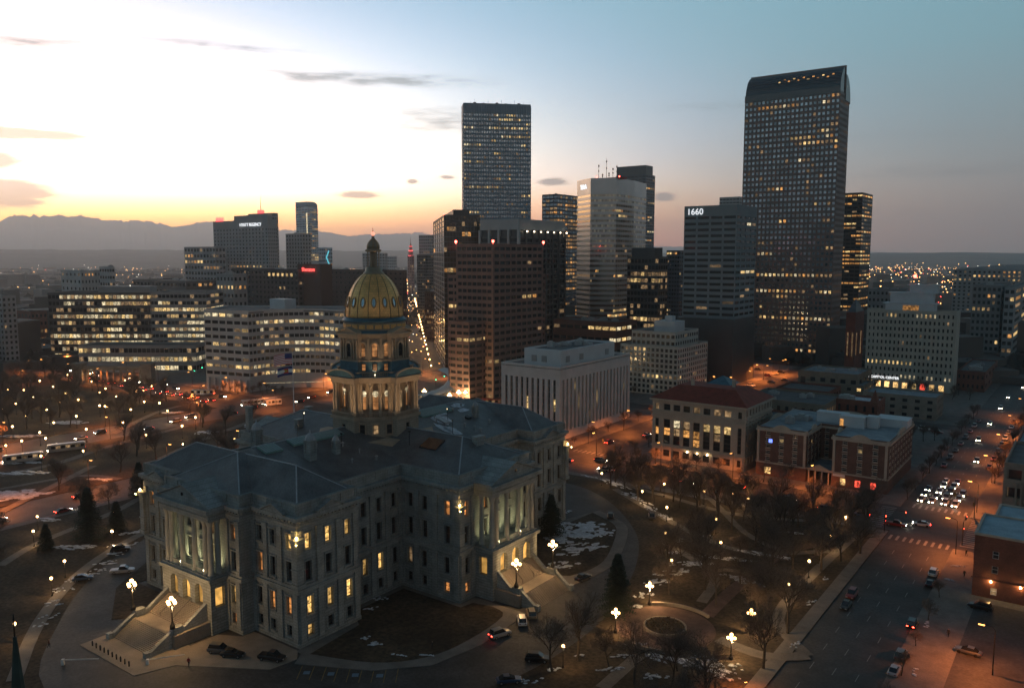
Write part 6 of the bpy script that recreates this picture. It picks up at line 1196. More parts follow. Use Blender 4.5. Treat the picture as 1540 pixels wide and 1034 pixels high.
put_conifer(135, 812, 0, 1.05, 'tallest dark spruce on the west lawn beside a smaller spruce'); put_conifer(176, 800, 1, .8, 'second spruce close to the tall spruce on the west lawn'); put_conifer(70, 826, 2, .85, 'small spruce standing alone on the west lawn')
put_conifer(829, 806, 1, 1.05, 'dark spruce against the east front beside the portico stair'); put_conifer(928, 922, 0, .95, 'dark spruce beside the round brick plaza'); put_conifer(210, 745, 1, 1.0, 'spruce tucked behind the south-west corner of the capitol')
CLR = [G(q_[0], q_[1], 4.3) + Vector((k_ * 2.2, -k_ * 3.6, 0)) for q_ in ((977, 881), (1130, 922), (1100, 959), (926, 921), (1186, 879), (1084, 816), (1077, 781), (1217, 844)) for k_ in (0, 1, 2)]
def free(x, y):
    if (x / 72) ** 2 + (y / 88) ** 2 < 1: return False
    if (x - pz.x) ** 2 + (y - pz.y) ** 2 < 210 or any((x - c_[0]) ** 2 + (y - c_[1]) ** 2 < 26 for c_ in CLR): return False
    return True
TG = {'east': ('bare deciduous tree on the winter lawn between the drive and the right-hand street', 'bare trees on the east lawn'), 'west': ('bare deciduous tree on the lawn west of the capitol drive', 'bare trees on the west lawn'),
      'civic': ('leafless tree in the dark park in front of the municipal office', 'bare trees of the civic park'), 'street': ('slim leafless street tree along a pavement', 'bare street trees')}
pos = []
def tree_tag(key, x, y):
    l, g = TG[key]
    if key == 'east':
        q = 'beside the avenue behind the capitol' if y > 66 else 'along the right-hand street' if x > 92 else 'near the round brick plaza' if y < 30 else 'between the curving drive and the garden paths'
        return 'bare deciduous tree ' + q, 'bare east lawn trees ' + q
    if key == 'west':
        q = 'beyond the street west of the capitol' if x < -110 else 'behind the capitol on the west lawn' if y > 20 else 'near the spruces on the west lawn'
        return 'bare deciduous tree ' + q, 'bare trees ' + q
    if key == 'civic':
        q = 'by the broad street' if x > -260 else 'round the memorial gateway' if x > -330 else 'deep in the park'
        return 'leafless civic park tree ' + q, 'civic park trees ' + q
    return l, g
def scatter(n_, x0, x1, y0, y1, key, s=1.0, gap=6.0, test=None):
    c = 0; tries = 0
    while c < n_ and tries < n_ * 40:
        tries += 1; x, y = rt.uniform(x0, x1), rt.uniform(y0, y1)
        if not free(x, y) or any((x - a) ** 2 + (y - b) ** 2 < gap * gap for a, b in pos) or (test and not test(x, y)): continue
        pos.append((x, y)); put_tree(x, y, *tree_tag(key, x, y), s); c += 1
scatter(60, 66, 103, -30, 92, 'east', 1.2, 5); scatter(24, 20, 66, 76, 92, 'east', 1.2, 4.8); scatter(34, -96, -45, -100, 92, 'west', 1.2, 7, lambda x, y: not (-80 < x < -60 and -60 < y < -25))
scatter(20, -180, -120, -60, 92, 'west', 1.2, 8); scatter(90, -400, -210, -20, 92, 'civic', 1.25, 7)
for x in range(12, 100, 8): put_tree(x, 121.5 + rt.uniform(-.4, .4), 'slim leafless street tree before the tile roofed office and brick hotel', 'street trees on the avenue', .6)
for k in range(14): put_tree(103.5, 128 + 13 * k, 'leafless street tree on the hotel side of the queue street', 'street trees by the hotel', .65); put_tree(123.5, 165 + 13 * k, 'leafless street tree on the bank side of the queue street', 'street trees by the bank', .65)
for k in range(9): put_tree(123.6, -60 + 14 * k, 'small leafless tree on the pavement beside the car park', 'street trees by the car park', .5)
for k in range(8): put_tree(6.5, 131 + 12 * k, 'leafless tree on the side street beside the tile roofed office', 'trees by the tile roofed office', .65); put_tree(-21, 131 + 14 * k, 'leafless tree on the side street beside the finned block', 'trees by the finned block', .65)
scatter(26, -170, -30, 220, 320, 'street', .7, 7); scatter(12, 30, 100, 335, 352, 'street', .7, 5); scatter(22, 8, 100, 208, 226, 'street', .8, 4); scatter(16, 8, 56, 250, 262, 'street', .8, 4)
for k in range(10): p = G(325 + 11 * k, 592); put_tree(p.x, p.y, 'leafless tree before the porch of the curved white office', 'trees by the curved white office', .6)
# ---------------------------------------------------------------- lamps
GLOBE = glow_mat('lamp_globe_light', (1, .55, .19), 15, 'NONE'); SOD = glow_mat('sodium_lamp_light', (1, .40, .08), 5, 'NONE'); IRON = MATS['iron_black']
def lamp_proto(kind):
    if kind == 'globe':
        post = MB().lathe([(.22, 0), (.22, .25), (.12, .4), (.07, .6), (.055, 3.7), (.12, 3.75), (.12, 3.85)], 0, 0, 8); head = MB().ball((0, 0, 4.16), .31, 8, 5)
    elif kind == 'cluster':
        post = MB().lathe([(.4, 0), (.4, .5), (.22, .8), (.14, 1.2), (.1, 3.9), (.2, 4.0), (.08, 4.6)], 0, 0, 10)
        for k in range(4): a = k * math.pi / 2 + .4; post.tube([(0, 0, 3.6), (.35 * math.cos(a), .35 * math.sin(a), 3.5), (.62 * math.cos(a), .62 * math.sin(a), 3.8), (.62 * math.cos(a), .62 * math.sin(a), 4.0)], [.04] * 4, 5)
        head = MB().ball((0, 0, 4.9), .32, 8, 5)
        for k in range(4): a = k * math.pi / 2 + .4; head.ball((.62 * math.cos(a), .62 * math.sin(a), 4.26), .27, 8, 5)
    else:
        post = MB().tube([(0, 0, 0), (0, 0, 8.6), (.4, 0, 9.1), (2.0, 0, 9.3)], [.12, .08, .06, .05], 6).box(1.7, 2.7, -.16, .16, 9.25, 9.42); head = MB().box(1.7, 2.7, -.22, .22, 9.05, 9.25)
    return post.mesh('lamp_post_' + kind, IRON), head.mesh('lamp_head_' + kind, SOD if kind == 'arm' else GLOBE)
def lamp_light(kind):
    li = bpy.data.lights.new(kind + '_lamp_light', 'SPOT' if kind == 'arm' else 'POINT'); li.shadow_soft_size = .04
    if kind == 'arm': li.energy = ARM_W; li.color = (1, .245, .045); li.spot_size = R(150); li.spot_blend = .5
    else: li.energy = GLB_W * (3 if kind == 'cluster' else 1); li.color = (1, .58, .24)
    return li
ARM_W, GLB_W = 10500, 560
LLT = {k: lamp_light(k) for k in ('globe', 'cluster', 'arm')}
LLT['plaza'] = LLT['cluster'].copy(); LLT['plaza'].energy = 5000; LLT['plaza'].color = (1, .66, .30); LLT['street'] = LLT['plaza'].copy(); LLT['street'].energy = 1300; LLT['street'].color = (1, .48, .15)
LPZ = {k: lamp_proto(k) for k in ('globe', 'cluster', 'arm')}
def lamp(kind, x, y, z, label, group, rz=0.0, s=1.0, lk=None):
    t = thing('street_lamp' if kind == 'arm' else 'globe_lamp', label, 'lamp', (x, y, z), rz, group); t.scale = (s, s, s); a, b = LPZ[kind]; link('post', a, t); link('lamp_head', b, t)
    q = link('lamp_light', LLT[lk or kind], t, (2.2, 0, 8.98) if kind == 'arm' else (.3, .1, 3.72 if kind == 'globe' else 3.3))
for (x, y) in [(60, 576), (102, 567), (136, 565), (138, 577), (50, 601), (99, 595), (150, 594), (159, 588), (188, 575), (5, 619), (24, 611), (19, 646), (70, 620), (81, 640), (150, 614), (197, 620), (217, 608), (228, 584), (9, 675), (69, 664), (62, 691), (220, 659), (274, 645), (294, 632), (205, 592), (216, 591), (158, 615), (36, 590), (80, 585), (118, 605), (12, 590), (175, 600), (40, 630), (115, 630), (130, 650), (185, 640), (240, 610), (252, 622), (90, 610), (60, 655), (33, 668)]:
    p = G(x, y, 4.1); lamp('globe', p.x, p.y, .1, 'iron park lamp with one warm globe among the civic park trees', 'globe lamps of the civic park', s=1.3)
for (x, y) in [(125, 678), (56, 777), (50, 799), (168, 799), (97, 844), (77, 870), (172, 770), (22, 938), (275, 668), (353, 660)]:
    p = G(x, y, 4.1); lamp('globe', p.x, p.y, .1, 'iron park lamp with one warm globe on the lawn west of the capitol', 'globe lamps of the west lawn')
for (x, y) in [(905, 712), (999, 728), (966, 739), (1059, 739), (1125, 750), (1003, 763), (1077, 781), (1084, 816), (1010, 843), (1217, 844), (1186, 879), (847, 972), (1001, 802), (1103, 742), (1250, 806), (1272, 778)]:
    p = G(x, y, 4.1); lamp('globe', p.x, p.y, .1, 'iron park lamp with one warm globe on the lawn east of the capitol', 'globe lamps of the east lawn')
for (x, y) in [(977, 881), (1130, 922), (1100, 959), (926, 921)]:
    p = G(x, y, 4.3); lamp('cluster', p.x, p.y, .1, 'tall cluster lamp with five globes beside the round brick plaza', 'cluster lamps round the plaza')
lamp('cluster', -7.2, -62.4, 4.2, 'five-globe cluster lamp on the west wall of the south stair', None, s=1.25); lamp('cluster', 7.2, -62.4, 4.2, 'five-globe cluster lamp on the east wall of the south stair', None, s=1.25)
lamp('cluster', 49.6, -7.2, 4.2, 'five-globe cluster lamp on the south wall of the east stair', None, s=1.25); lamp('cluster', 49.6, 7.2, 4.2, 'five-globe cluster lamp on the north wall of the east stair', None, s=1.25)
for k, y in enumerate((-75, 84, 126, 165, 205, 250, 300)): lamp('arm', 122.6, y, .1, 'tall street lamp with orange light along the right-hand street', 'orange lamps of the right-hand street', R(180), 1.0)
for x in range(-112, 104, 27): lamp('arm', x, 119.4, .1, 'tall street lamp with orange light on the avenue behind the capitol', 'orange lamps of the avenue', R(-90))
for y in range(-100, 95, 28): lamp('arm', -118.8, y, .1, 'tall street lamp with orange light on the street west of the capitol', 'orange lamps of the west street', R(0)); 
for y in range(-60, 240, 42): lamp('arm', -181.5, y, .1, 'tall street lamp with orange light on the broad street beyond the west lawn', 'orange lamps of the broad street', R(180)); lamp('arm', -208.6, y + 12, .1, 'tall street lamp with orange light on the broad street beyond the west lawn', 'orange lamps of the broad street', R(0))
for k in range(6): lamp('arm', -225 - 36 * k, 94 + 0 * k, .1, 'tall street lamp with orange light on the avenue by the civic park', 'orange lamps of the civic avenue', R(90)); lamp('arm', -240 - 36 * k, 122, .1, 'tall street lamp with orange light on the avenue by the civic park', 'orange lamps of the civic avenue', R(-90))
for (x, y) in [(676, 594), (660, 598), (686, 580), (697, 577), (638, 588), (690, 590), (650, 602), (700, 590)]:
    p = G(x, y, 6); lamp('cluster', p.x, p.y, 0, 'bright cluster lamp on the bus station plaza', 'cluster lamps of the bus plaza', s=1.4, lk='plaza')
for (x, y) in [(1076, 530), (1073, 552), (1133, 551), (1127, 533), (1163, 542), (1095, 542), (1186, 543), (1068, 568), (1080, 570), (1415, 530), (1440, 515), (1495, 500), (1510, 492), (1340, 560)]:
    p = G(x, y, 8); lamp('arm', p.x, p.y, 0, 'orange lamp over the parking lots north of the avenue', 'orange parking lot lamps', x * .3)
for k in range(9): y = 135 + 30 * k; lamp('arm', -16.8, y, .1, 'orange lamp along the side street by the finned block', 'orange lamps of the side street', R(0))
for (x, y) in [(45, 515), (52, 503), (38, 545), (60, 488), (28, 560), (8, 540), (70, 520)]:
    p = G(x, y, 8); lamp('arm', p.x, p.y, 0, 'orange lamp on the busy street left of the municipal office', 'orange lamps left of the municipal office', x * .7)
p = G(1114, 1030, 3.8); lamp('arm', p.x, p.y, .1, 'short orange lamp glowing under a bare tree south of the round plaza', None, 1.0, .45)
lamp('arm', 137, 20, 0, 'orange lamp over the car park below the brick house', None, R(180)); lamp('arm', -14, -112, .1, 'orange lamp over the street corner by the copper spire', None, R(60))
# bollards before the south stair
for k in range(10): tag(MB().lathe([(.14, 0), (.14, .9), (.05, 1.05)], 0, 0, 8).build('bollard', IRON), 'short black iron bollard in a row before the south stair', 'bollard', 'bollards before the south stair').location = (-6.5 + 1.5 * k, -71.2, .24)
# drive barrier arms
for (x, y, a, lb) in ((95, 1000, 40, 'white lift barrier arm at the south-west drive entrance'), (222, 1000, 55, 'white lift barrier arm beside the bollards')):
    p = G(x, y); t = thing('barrier', lb, 'barrier', (p.x, p.y, .14), R(a)); MB().box(-.25, .25, -.25, .25, 0, 1.1).build('post', MATS['white_paint'], t); MB().box(0, 6.5, -.05, .05, .9, 1.05).build('arm', MATS['white_paint'], t)
# ---------------------------------------------------------------- traffic signals
SG = {'red': glow_mat('signal_red', (1, .06, .03), 25, 'NONE'), 'green': glow_mat('signal_green', (.05, 1, .5), 25, 'NONE'), 'off': MATS['dark_panel']}
def signal(x, y, rz, state, label):
    t = thing('traffic_signal', label, 'traffic light', (x, y, .1), rz); MB().tube([(0, 0, 0), (0, 0, 6.2), (5.5, 0, 6.6)], [.13, .09, .06], 6).build('mast_arm', IRON, t)
    for u in (0.3, 5.2):
        hd = MB().box(u - .2, u + .2, -.15, .15, 5.4 if u > 1 else 3.4, 6.6 if u > 1 else 4.6).build('signal_head', mat('signal_yellow', (.12, .09, .02), .6), t); z = 5.5 if u > 1 else 3.5
        for k, s in enumerate(('green', 'off', 'red')): MB().lathe([(.12, -.02), (.12, .05)], 0, 0, 10).build('lens', SG[s] if s in (state, 'off') else SG['off'], hd).__setattr__('location', (u, -.16, z + .15 + .38 * k)); hd.children
        for c_ in hd.children: c_.rotation_euler = (R(90), 0, 0)
signal(122.6, 120, R(180), 'green', 'mast arm signal on the north-east corner of the right-hand crossing'); signal(104, 92, R(0), 'red', 'mast arm signal on the south-west corner of the right-hand crossing'); signal(123, 92.5, R(90), 'red', 'mast arm signal on the south-east corner of the right-hand crossing'); signal(3.6, 120.4, R(180), 'red', 'mast arm signal by the tile roofed office corner')
p = G(292, 566); signal(p.x, p.y, R(40), 'green', 'green mast arm signal on the far avenue by the curved white block'); p = G(310, 568); signal(p.x, p.y, R(40), 'green', 'green signal nearest the curved white block entrance'); p = G(655, 580); signal(p.x, p.y, R(40), 'green', 'green signal by the bus station canopy')
# ---------------------------------------------------------------- vehicles
TIRE = mat('tyre_rubber', (.012, .012, .012), .9); RIM = mat('wheel_rim', (.3, .3, .31), .4, .1, 2, .8); CGL = glass('car_glass', (.012, .014, .017), .05, .8)
HL_ON = glow_mat('headlight_on', (1, .86, .62), 70); TL_ON = glow_mat('taillight_on', (1, .04, .02), 26); HL_OFF = mat('headlight_off', (.45, .45, .46), .2); TL_OFF = mat('taillight_off', (.16, .01, .01), .3)
PAINT = [mat('car_paint_' + n_, c, .28, .04, 2, .3, spec=.7) for n_, c in (('black', (.012, .012, .014)), ('white', (.62, .62, .62)), ('silver', (.30, .31, .33)), ('grey', (.09, .095, .10)), ('blue', (.03, .06, .12)), ('red', (.20, .02, .018)), ('tan', (.30, .25, .18)))]
CN = ['black', 'white', 'silver', 'grey', 'blue', 'red', 'tan']
def loft(secs, name, m, smooth=True):
    b = MB(); rows_ = []
    for (x, hw, z0, z1, ch) in secs: rows_.append([(x, -hw + ch * .6, z0), (x, hw - ch * .6, z0), (x, hw, z0 + ch), (x, hw, z1 - ch), (x, hw - ch, z1), (x, -hw + ch, z1), (x, -hw, z1 - ch), (x, -hw, z0 + ch)])
    vs = [v for r_ in rows_ for v in r_]; fs = []
    for i in range(len(rows_) - 1): fs += [(i * 8 + j, i * 8 + (j + 1) % 8, (i + 1) * 8 + (j + 1) % 8, (i + 1) * 8 + j) for j in range(8)]
    fs += [tuple(range(7, -1, -1)), tuple((len(rows_) - 1) * 8 + j for j in range(8))]; b.add(vs, fs); return b.mesh(name, m)
def car_meshes(kind):
    if kind == 'sedan': Lh, W2, bz, cab = 2.3, .9, .86, [(-1.75, .62, .82, .86, .03), (-1.05, .66, .82, 1.36, .07), (.05, .68, .82, 1.42, .07), (1.15, .66, .82, .9, .03)]; roof = (-1.0, .1, 1.43)
    elif kind == 'suv': Lh, W2, bz, cab = 2.35, .95, 1.02, [(-2.15, .74, .98, 1.04, .03), (-1.85, .74, .98, 1.68, .07), (.25, .76, .98, 1.74, .07), (1.15, .72, .98, 1.06, .03)]; roof = (-1.8, .3, 1.75)
    else: Lh, W2, bz, cab = 2.7, .97, 1.02, [(-.75, .76, .98, 1.06, .03), (-.45, .78, .98, 1.72, .07), (.65, .78, .98, 1.76, .07), (1.45, .74, .98, 1.06, .03)]; roof = (-.4, .7, 1.77)
    body = loft([(-Lh, W2 * .82, .42, bz * .86, .1), (-Lh + .25, W2 * .96, .3, bz, .12), (-Lh * .55, W2, .26, bz, .13), (0, W2, .26, bz, .13), (Lh * .5, W2, .26, bz * .97, .13), (Lh - .35, W2 * .95, .3, bz * .86, .12), (Lh, W2 * .78, .42, bz * .72, .1)], 'car_body_' + kind, PAINT[0])
    cabm = loft(cab, 'car_glass_' + kind, CGL); rf = MB().box(roof[0], roof[1], -cab[1][1] + .1, cab[1][1] - .1, roof[2] - .02, roof[2] + .035).mesh('car_roof_' + kind, PAINT[0])
    wh = MB().lathe([(.2, -.1), (.33, -.1), (.33, .1), (.2, .1)], 0, 0, 14).mesh('car_wheel_' + kind, TIRE); ri = MB().lathe([(.2, -.09), (.2, .11)], 0, 0, 12).mesh('car_rim_' + kind, RIM)
    hl = MB().box(Lh - .12, Lh + .03, -.17, .17, bz * .58, bz * .58 + .15).mesh('headlight_' + kind, HL_OFF); tl = MB().box(-Lh - .03, -Lh + .1, -.16, .16, bz * .72, bz * .72 + .14).mesh('taillight_' + kind, TL_OFF)
    return dict(body=body, cab=cabm, rf=rf, wh=wh, ri=ri, hl=hl, tl=tl, Lh=Lh, W=W2)
CM = {k: car_meshes(k) for k in ('sedan', 'suv', 'pickup')}
def car(x, y, hdg, kind='sedan', paint=0, on=False, label=None, group=None, z=.0, brake=False):
    """hdg: compass heading of the nose, degrees"""
    M_ = CM[kind]; t = thing('car' if kind != 'pickup' else 'pickup_truck', label, 'car' if kind != 'pickup' else 'pickup', (x, y, z), R(90 - hdg), group)
    b = link('body', M_['body'], t); recolor(b, 0, PAINT[paint]); link('cabin_glass', M_['cab'], t); r_ = link('roof_panel', M_['rf'], t); recolor(r_, 0, PAINT[paint])
    for sx in (-1, 1):
        for sy in (-1, 1):
            w_ = link('wheel', M_['wh'], t, (sx * M_['Lh'] * .62, sy * (M_['W'] - .1), .33)); w_.rotation_euler = (R(90), 0, 0); link('rim', M_['ri'], w_)
    for sy in (-1, 1):
        h_ = link('headlight', M_['hl'], t, (0, sy * M_['W'] * .58, 0)); l_ = link('taillight', M_['tl'], t, (0, sy * M_['W'] * .6, 0))
        if on: recolor(h_, 0, HL_ON)
        if on or brake: recolor(l_, 0, TL_ON)
def cpx(px, py, hdg, kind, paint, label, on=False, z=.14, brake=False, group=None): p = G(px, py, z + .4); car(p.x, p.y, hdg, kind, paint, on, label, group, z, brake)
cpx(331, 977, 62, 'suv', 3, 'dark grey suv parked nearest the south stair', z=.25); cpx(350, 983, 62, 'sedan', 0, 'black saloon parked between the suv and the pickup', z=.25); cpx(409, 988, 68, 'pickup', 0, 'black pickup parked on the south plaza by the corner pavilion', z=.25)
cpx(799, 923, 318, 'suv', 6, 'tan suv parked first behind the white suv on the drive'); cpx(785, 933, 320, 'suv', 1, 'white suv parked on the drive near the east stair'); cpx(752, 953, 20, 'suv', 2, 'silver car with red tail lamps lit on the drive', brake=True)
cpx(808, 990, 60, 'suv', 0, 'dark suv on the outer kerb under the lamp'); cpx(765, 1022, 45, 'sedan', 4, 'blue-black car on the outer kerb at the picture foot'); cpx(877, 868, 10, 'sedan', 0, 'dark car beside the north wall of the east stair'); cpx(918, 776, 330, 'suv', 0, 'dark car on the curve of the drive'); cpx(980, 776, 330, 'suv', 3, 'grey car at the outer kerb of the north-east curve')
cpx(124, 869, 30, 'sedan', 4, 'blue car parked on the west side of the drive'); cpx(184, 858, 40, 'pickup', 2, 'silver pickup alone on the west drive'); cpx(181, 826, 30, 'suv', 0, 'black suv parked by the snowy kerb'); cpx(95, 768, 0, 'sedan', 5, 'red car with tail lamps lit on the west street', on=True, z=0)
cpx(1404, 861, 0, 'suv', 1, 'white suv parked on the right-hand street', z=0); cpx(1399, 877, 0, 'sedan', 0, 'black car parked behind the white suv', z=0); cpx(1372, 938, 0, 'suv', 0, 'black car with an orange lamp glow parked mid-block', z=0, brake=True); cpx(1355, 985, 0, 'suv', 3, 'grey car parked in front of the pale blue car', z=0); cpx(1345, 1008, 0, 'sedan', 2, 'pale silver car parked at the picture foot', z=0)
cpx(1272, 910, 180, 'sedan', 0, 'dark car parked on the park side of the street', z=0); cpx(1281, 894, 180, 'suv', 5, 'dark red car parked on the park side of the street', z=0); cpx(1456, 979, 275, 'sedan', 3, 'grey car alone in the car park', z=.12); cpx(1474, 912, 275, 'suv', 0, 'black suv under the wall lamps of the brick house', z=.12)
cpx(1386, 788, 262, 'sedan', 1, 'white car crossing the junction', on=True, z=0); cpx(1347, 788, 85, 'pickup', 5, 'red pickup with lit lamps turning at the junction', on=True, z=0)
rc = random.Random(5)
for li_, x in enumerate((107.0, 110.2, 113.4, 116.6)):
    for k in range((3, 5, 5, 3)[li_]): car(x + rc.uniform(-.3, .3), 129 + k * 7.0 + rc.uniform(-.8, .8), 180 + rc.uniform(-2, 2), rc.choice(('sedan', 'suv')), rc.randrange(7), True, 'car with bright headlamps waiting in the queue at the crossing', 'cars queued at the junction')
for k in range(6): car(rc.choice((107.3, 111.2, 115.1)), 195 + k * 42 + rc.uniform(-4, 4), 180, rc.choice(('sedan', 'suv')), rc.randrange(7), True, 'car with headlamps driving down the right-hand street', 'cars driving on the right-hand street')
for k in range(16): car(119.8 if k % 2 else 106.2, 180 + k * 7, 180, rc.choice(('sedan', 'suv')), rc.randrange(7), False, 'car parked along the far right-hand street', 'cars parked up the street')
for (px, py, h_, on) in [(858, 690, 265, True), (910, 709, 265, True), (918, 702, 265, True), (998, 711, 265, True), (1040, 722, 90, True), (1300, 768, 265, True), (885, 700, 85, True), (1250, 760, 90, True), (1190, 748, 90, True), (1110, 732, 265, True)]:
    p = G(px, py, .4); car(p.x, 98 + (p.y % 7) * 2.6, h_, rc.choice(('sedan', 'suv')), rc.randrange(7), on, 'car with lamps lit on the avenue behind the capitol', 'cars on the avenue')
def road_cars(n_, f, hd, label, group, paints=7):
    for k in range(n_): x, y = f(k); car(x, y, hd + rc.uniform(-3, 3), rc.choice(('sedan', 'suv')), rc.randrange(paints), True, label, group)
road_cars(22, lambda k: (-230 - (k // 2) * 14 + rc.uniform(-3, 3), 98 + (k % 2) * 4.2), 270, 'car with red tail lamps leaving on the avenue by the civic park', 'cars leaving on the civic avenue'); road_cars(12, lambda k: (-230 - k * 22 + rc.uniform(-4, 4), 112 + (k % 2) * 4), 90, 'car with headlamps coming along the avenue by the civic park', 'cars coming on the civic avenue')
road_cars(18, lambda k: (-187 - (k % 3) * 4.6, -40 + k * 14 + rc.uniform(-3, 3)), 180, 'car on the broad street beyond the west lawn', 'cars on the broad street'); road_cars(9, lambda k: (-104 - (k % 2) * 5, -90 + k * 22 + rc.uniform(-5, 5)), 0, 'car driving on the street west of the capitol', 'cars on the west street')
road_cars(8, lambda k: (-10 + (k % 2) * 6, 140 + k * 22), 0 , 'car on the side street by the finned block', 'cars on the side street')
for (px, py) in [(1118, 560), (1140, 556), (1155, 565), (1175, 560), (1100, 575), (1130, 580), (1160, 575), (1085, 585), (1180, 572), (1350, 612), (1365, 616), (1380, 622), (1395, 628), (1370, 640), (1390, 645), (1410, 650)]:
    p = G(px, py, .4); car(p.x, p.y, 90, rc.choice(('sedan', 'suv')), rc.randrange(7), False, 'car parked in the lots north of the avenue', 'cars in the parking lots', .12)
# buses
def bus(px, py, hd, Ln, label, m):
    p = G(px, py, 1.5); t = thing('bus', label, 'bus', (p.x, p.y, 0), R(90 - hd)); MB().box(-Ln / 2, Ln / 2, -1.25, 1.25, .4, 3.0).box(-Ln / 2 + .3, Ln / 2 - .3, -1.1, 1.1, 3.0, 3.2).build('body', m, t)
    for s in (-1, 1):
        for k in range(int(Ln / 1.7)): MB().box(-.7, .7, -.03, .03, 1.5, 2.6).build('window', LD if k % 2 else CGL, t).location = (-Ln / 2 + 1.0 + 1.7 * k, s * 1.27, 0)
        for x in (-Ln * .3, Ln * .32): w_ = link('wheel', CM['suv']['wh'], t, (x, s * 1.1, .45), 0, (1.35,) * 3); w_.rotation_euler = (R(90), 0, 0); MB().box(0, 0, 0, 0, 0, 0) if False else None
        MB().box(Ln / 2, Ln / 2 + .04, s * .9 - .15, s * .9 + .15, .7, .9).build('headlight', HL_ON, t); MB().box(-Ln / 2 - .04, -Ln / 2, s * .9 - .12, s * .9 + .12, .9, 1.2).build('taillight', TL_ON, t)
    MB().box(Ln / 2, Ln / 2 + .05, -1.1, 1.1, 1.3, 2.6).build('windscreen', CGL, t)
bus(390, 604, 200, 18, 'long articulated white bus on the broad street behind the flagpole', PAINT[1]); bus(411, 605, 200, 8, 'short white shuttle bus beside the long bus', PAINT[1]); bus(305, 590, 232, 12, 'bus among the tail lamps on the far avenue', PAINT[2]); bus(742, 604, 60, 12, 'red-lit bus near the brown granite tower', PAINT[5]); bus(35, 688, 200, 13, 'pale coach standing on the street beyond the west lawn', PAINT[2]); bus(100, 672, 200, 13, 'second pale coach behind the first beyond the west lawn', PAINT[2])
# ---------------------------------------------------------------- people
def person(x, y, rz, coat, label, z=.13):
    """one continuous walking figure grown from a joint skeleton"""
    J = {'pel': (0, 0, .95, .15), 'che': (.02, 0, 1.30, .17), 'nek': (.03, 0, 1.5, .065), 'hed': (.06, 0, 1.66, .1), 'top': (.06, 0, 1.76, .075), 'hl': (0, .1, .9, .11), 'kl': (.16, .1, .5, .075), 'al': (.08, .1, .1, .055), 'tl': (.24, .11, .03, .04), 'hr': (0, -.1, .9, .11), 'kr': (-.06, -.1, .5, .075), 'ar': (-.32, -.1, .14, .055), 'tr': (-.18, -.11, .04, .04),
         'sl': (.02, .2, 1.42, .075), 'el': (-.1, .25, 1.13, .055), 'wl': (.0, .25, .88, .04), 'fl': (.05, .25, .78, .03), 'sr': (.02, -.2, 1.42, .075), 'er': (.08, -.25, 1.13, .055), 'wr': (.24, -.22, .92, .04), 'fr': (.3, -.22, .84, .03)}
    E_ = ['pel che', 'che nek', 'nek hed', 'hed top', 'pel hl', 'hl kl', 'kl al', 'al tl', 'pel hr', 'hr kr', 'kr ar', 'ar tr', 'che sl', 'sl el', 'el wl', 'wl fl', 'che sr', 'sr er', 'er wr', 'wr fr']
    ks = list(J); me = bpy.data.meshes.new('person'); me.from_pydata([J[k][:3] for k in ks], [tuple(ks.index(a) for a in e.split()) for e in E_], []); o = link('person', me, None, (x, y, z), rz)
    md = o.modifiers.new('skin', 'SKIN'); md.use_smooth_shade = True
    for i, k in enumerate(ks): me.skin_vertices[0].data[i].radius = (J[k][3],) * 2; me.skin_vertices[0].data[i].use_root = k == 'pel'
    o.modifiers.new('smooth', 'SUBSURF').levels = 1; o.modifiers['smooth'].render_levels = 1
    m = bpy.data.materials.new('clothes'); m.use_nodes = True; nt_ = m.node_tree; b = nt_.nodes['Principled BSDF']; b.inputs['Roughness'].default_value = .9; tcd = nt_.nodes.new('ShaderNodeTexCoord'); sp = nt_.nodes.new('ShaderNodeSeparateXYZ'); rp = nt_.nodes.new('ShaderNodeValToRGB'); rp.color_ramp.interpolation = 'CONSTANT'
    dv = nt_.nodes.new('ShaderNodeMath'); dv.operation = 'DIVIDE'; dv.inputs[1].default_value = 2; nt_.links.new(tcd.outputs['Object'], sp.inputs[0]); nt_.links.new(sp.outputs[2], dv.inputs[0]); nt_.links.new(dv.outputs[0], rp.inputs[0]); nt_.links.new(rp.outputs[0], b.inputs['Base Color'])
    rp.color_ramp.elements[0].color = (.015, .015, .02, 1); rp.color_ramp.elements[1].position = .43; rp.color_ramp.elements[1].color = (*coat, 1)
    for p_, c_ in ((.765, (.35, .22, .16, 1)), (.86, (.03, .02, .015, 1))): e = rp.color_ramp.elements.new(p_); e.color = c_
    me.materials.append(m); tag(o, label, 'person')
for (px, py, coat, rz, lb) in [(284, 1003, (.28, .03, .02), 2.0, 'person in a red coat walking on the south plaza'), (650, 978, (.02, .02, .025), .6, 'person in dark clothes walking on the curved pavement by the lawn'), (1450, 868, (.02, .02, .02), 1.2, 'person in black walking past the brick house'), (1426, 958, (.025, .02, .02), 4.5, 'person in dark clothes walking beside the car park'), (74, 975, (.10, .03, .02), 1.0, 'person in a brownish coat on the drive corner'), (1453, 836, (.03, .03, .03), 2.2, 'person waiting near the crossing corner')]:
    p = G(px, py); person(p.x, p.y, rz, coat, lb, .26 if px < 700 else .13)
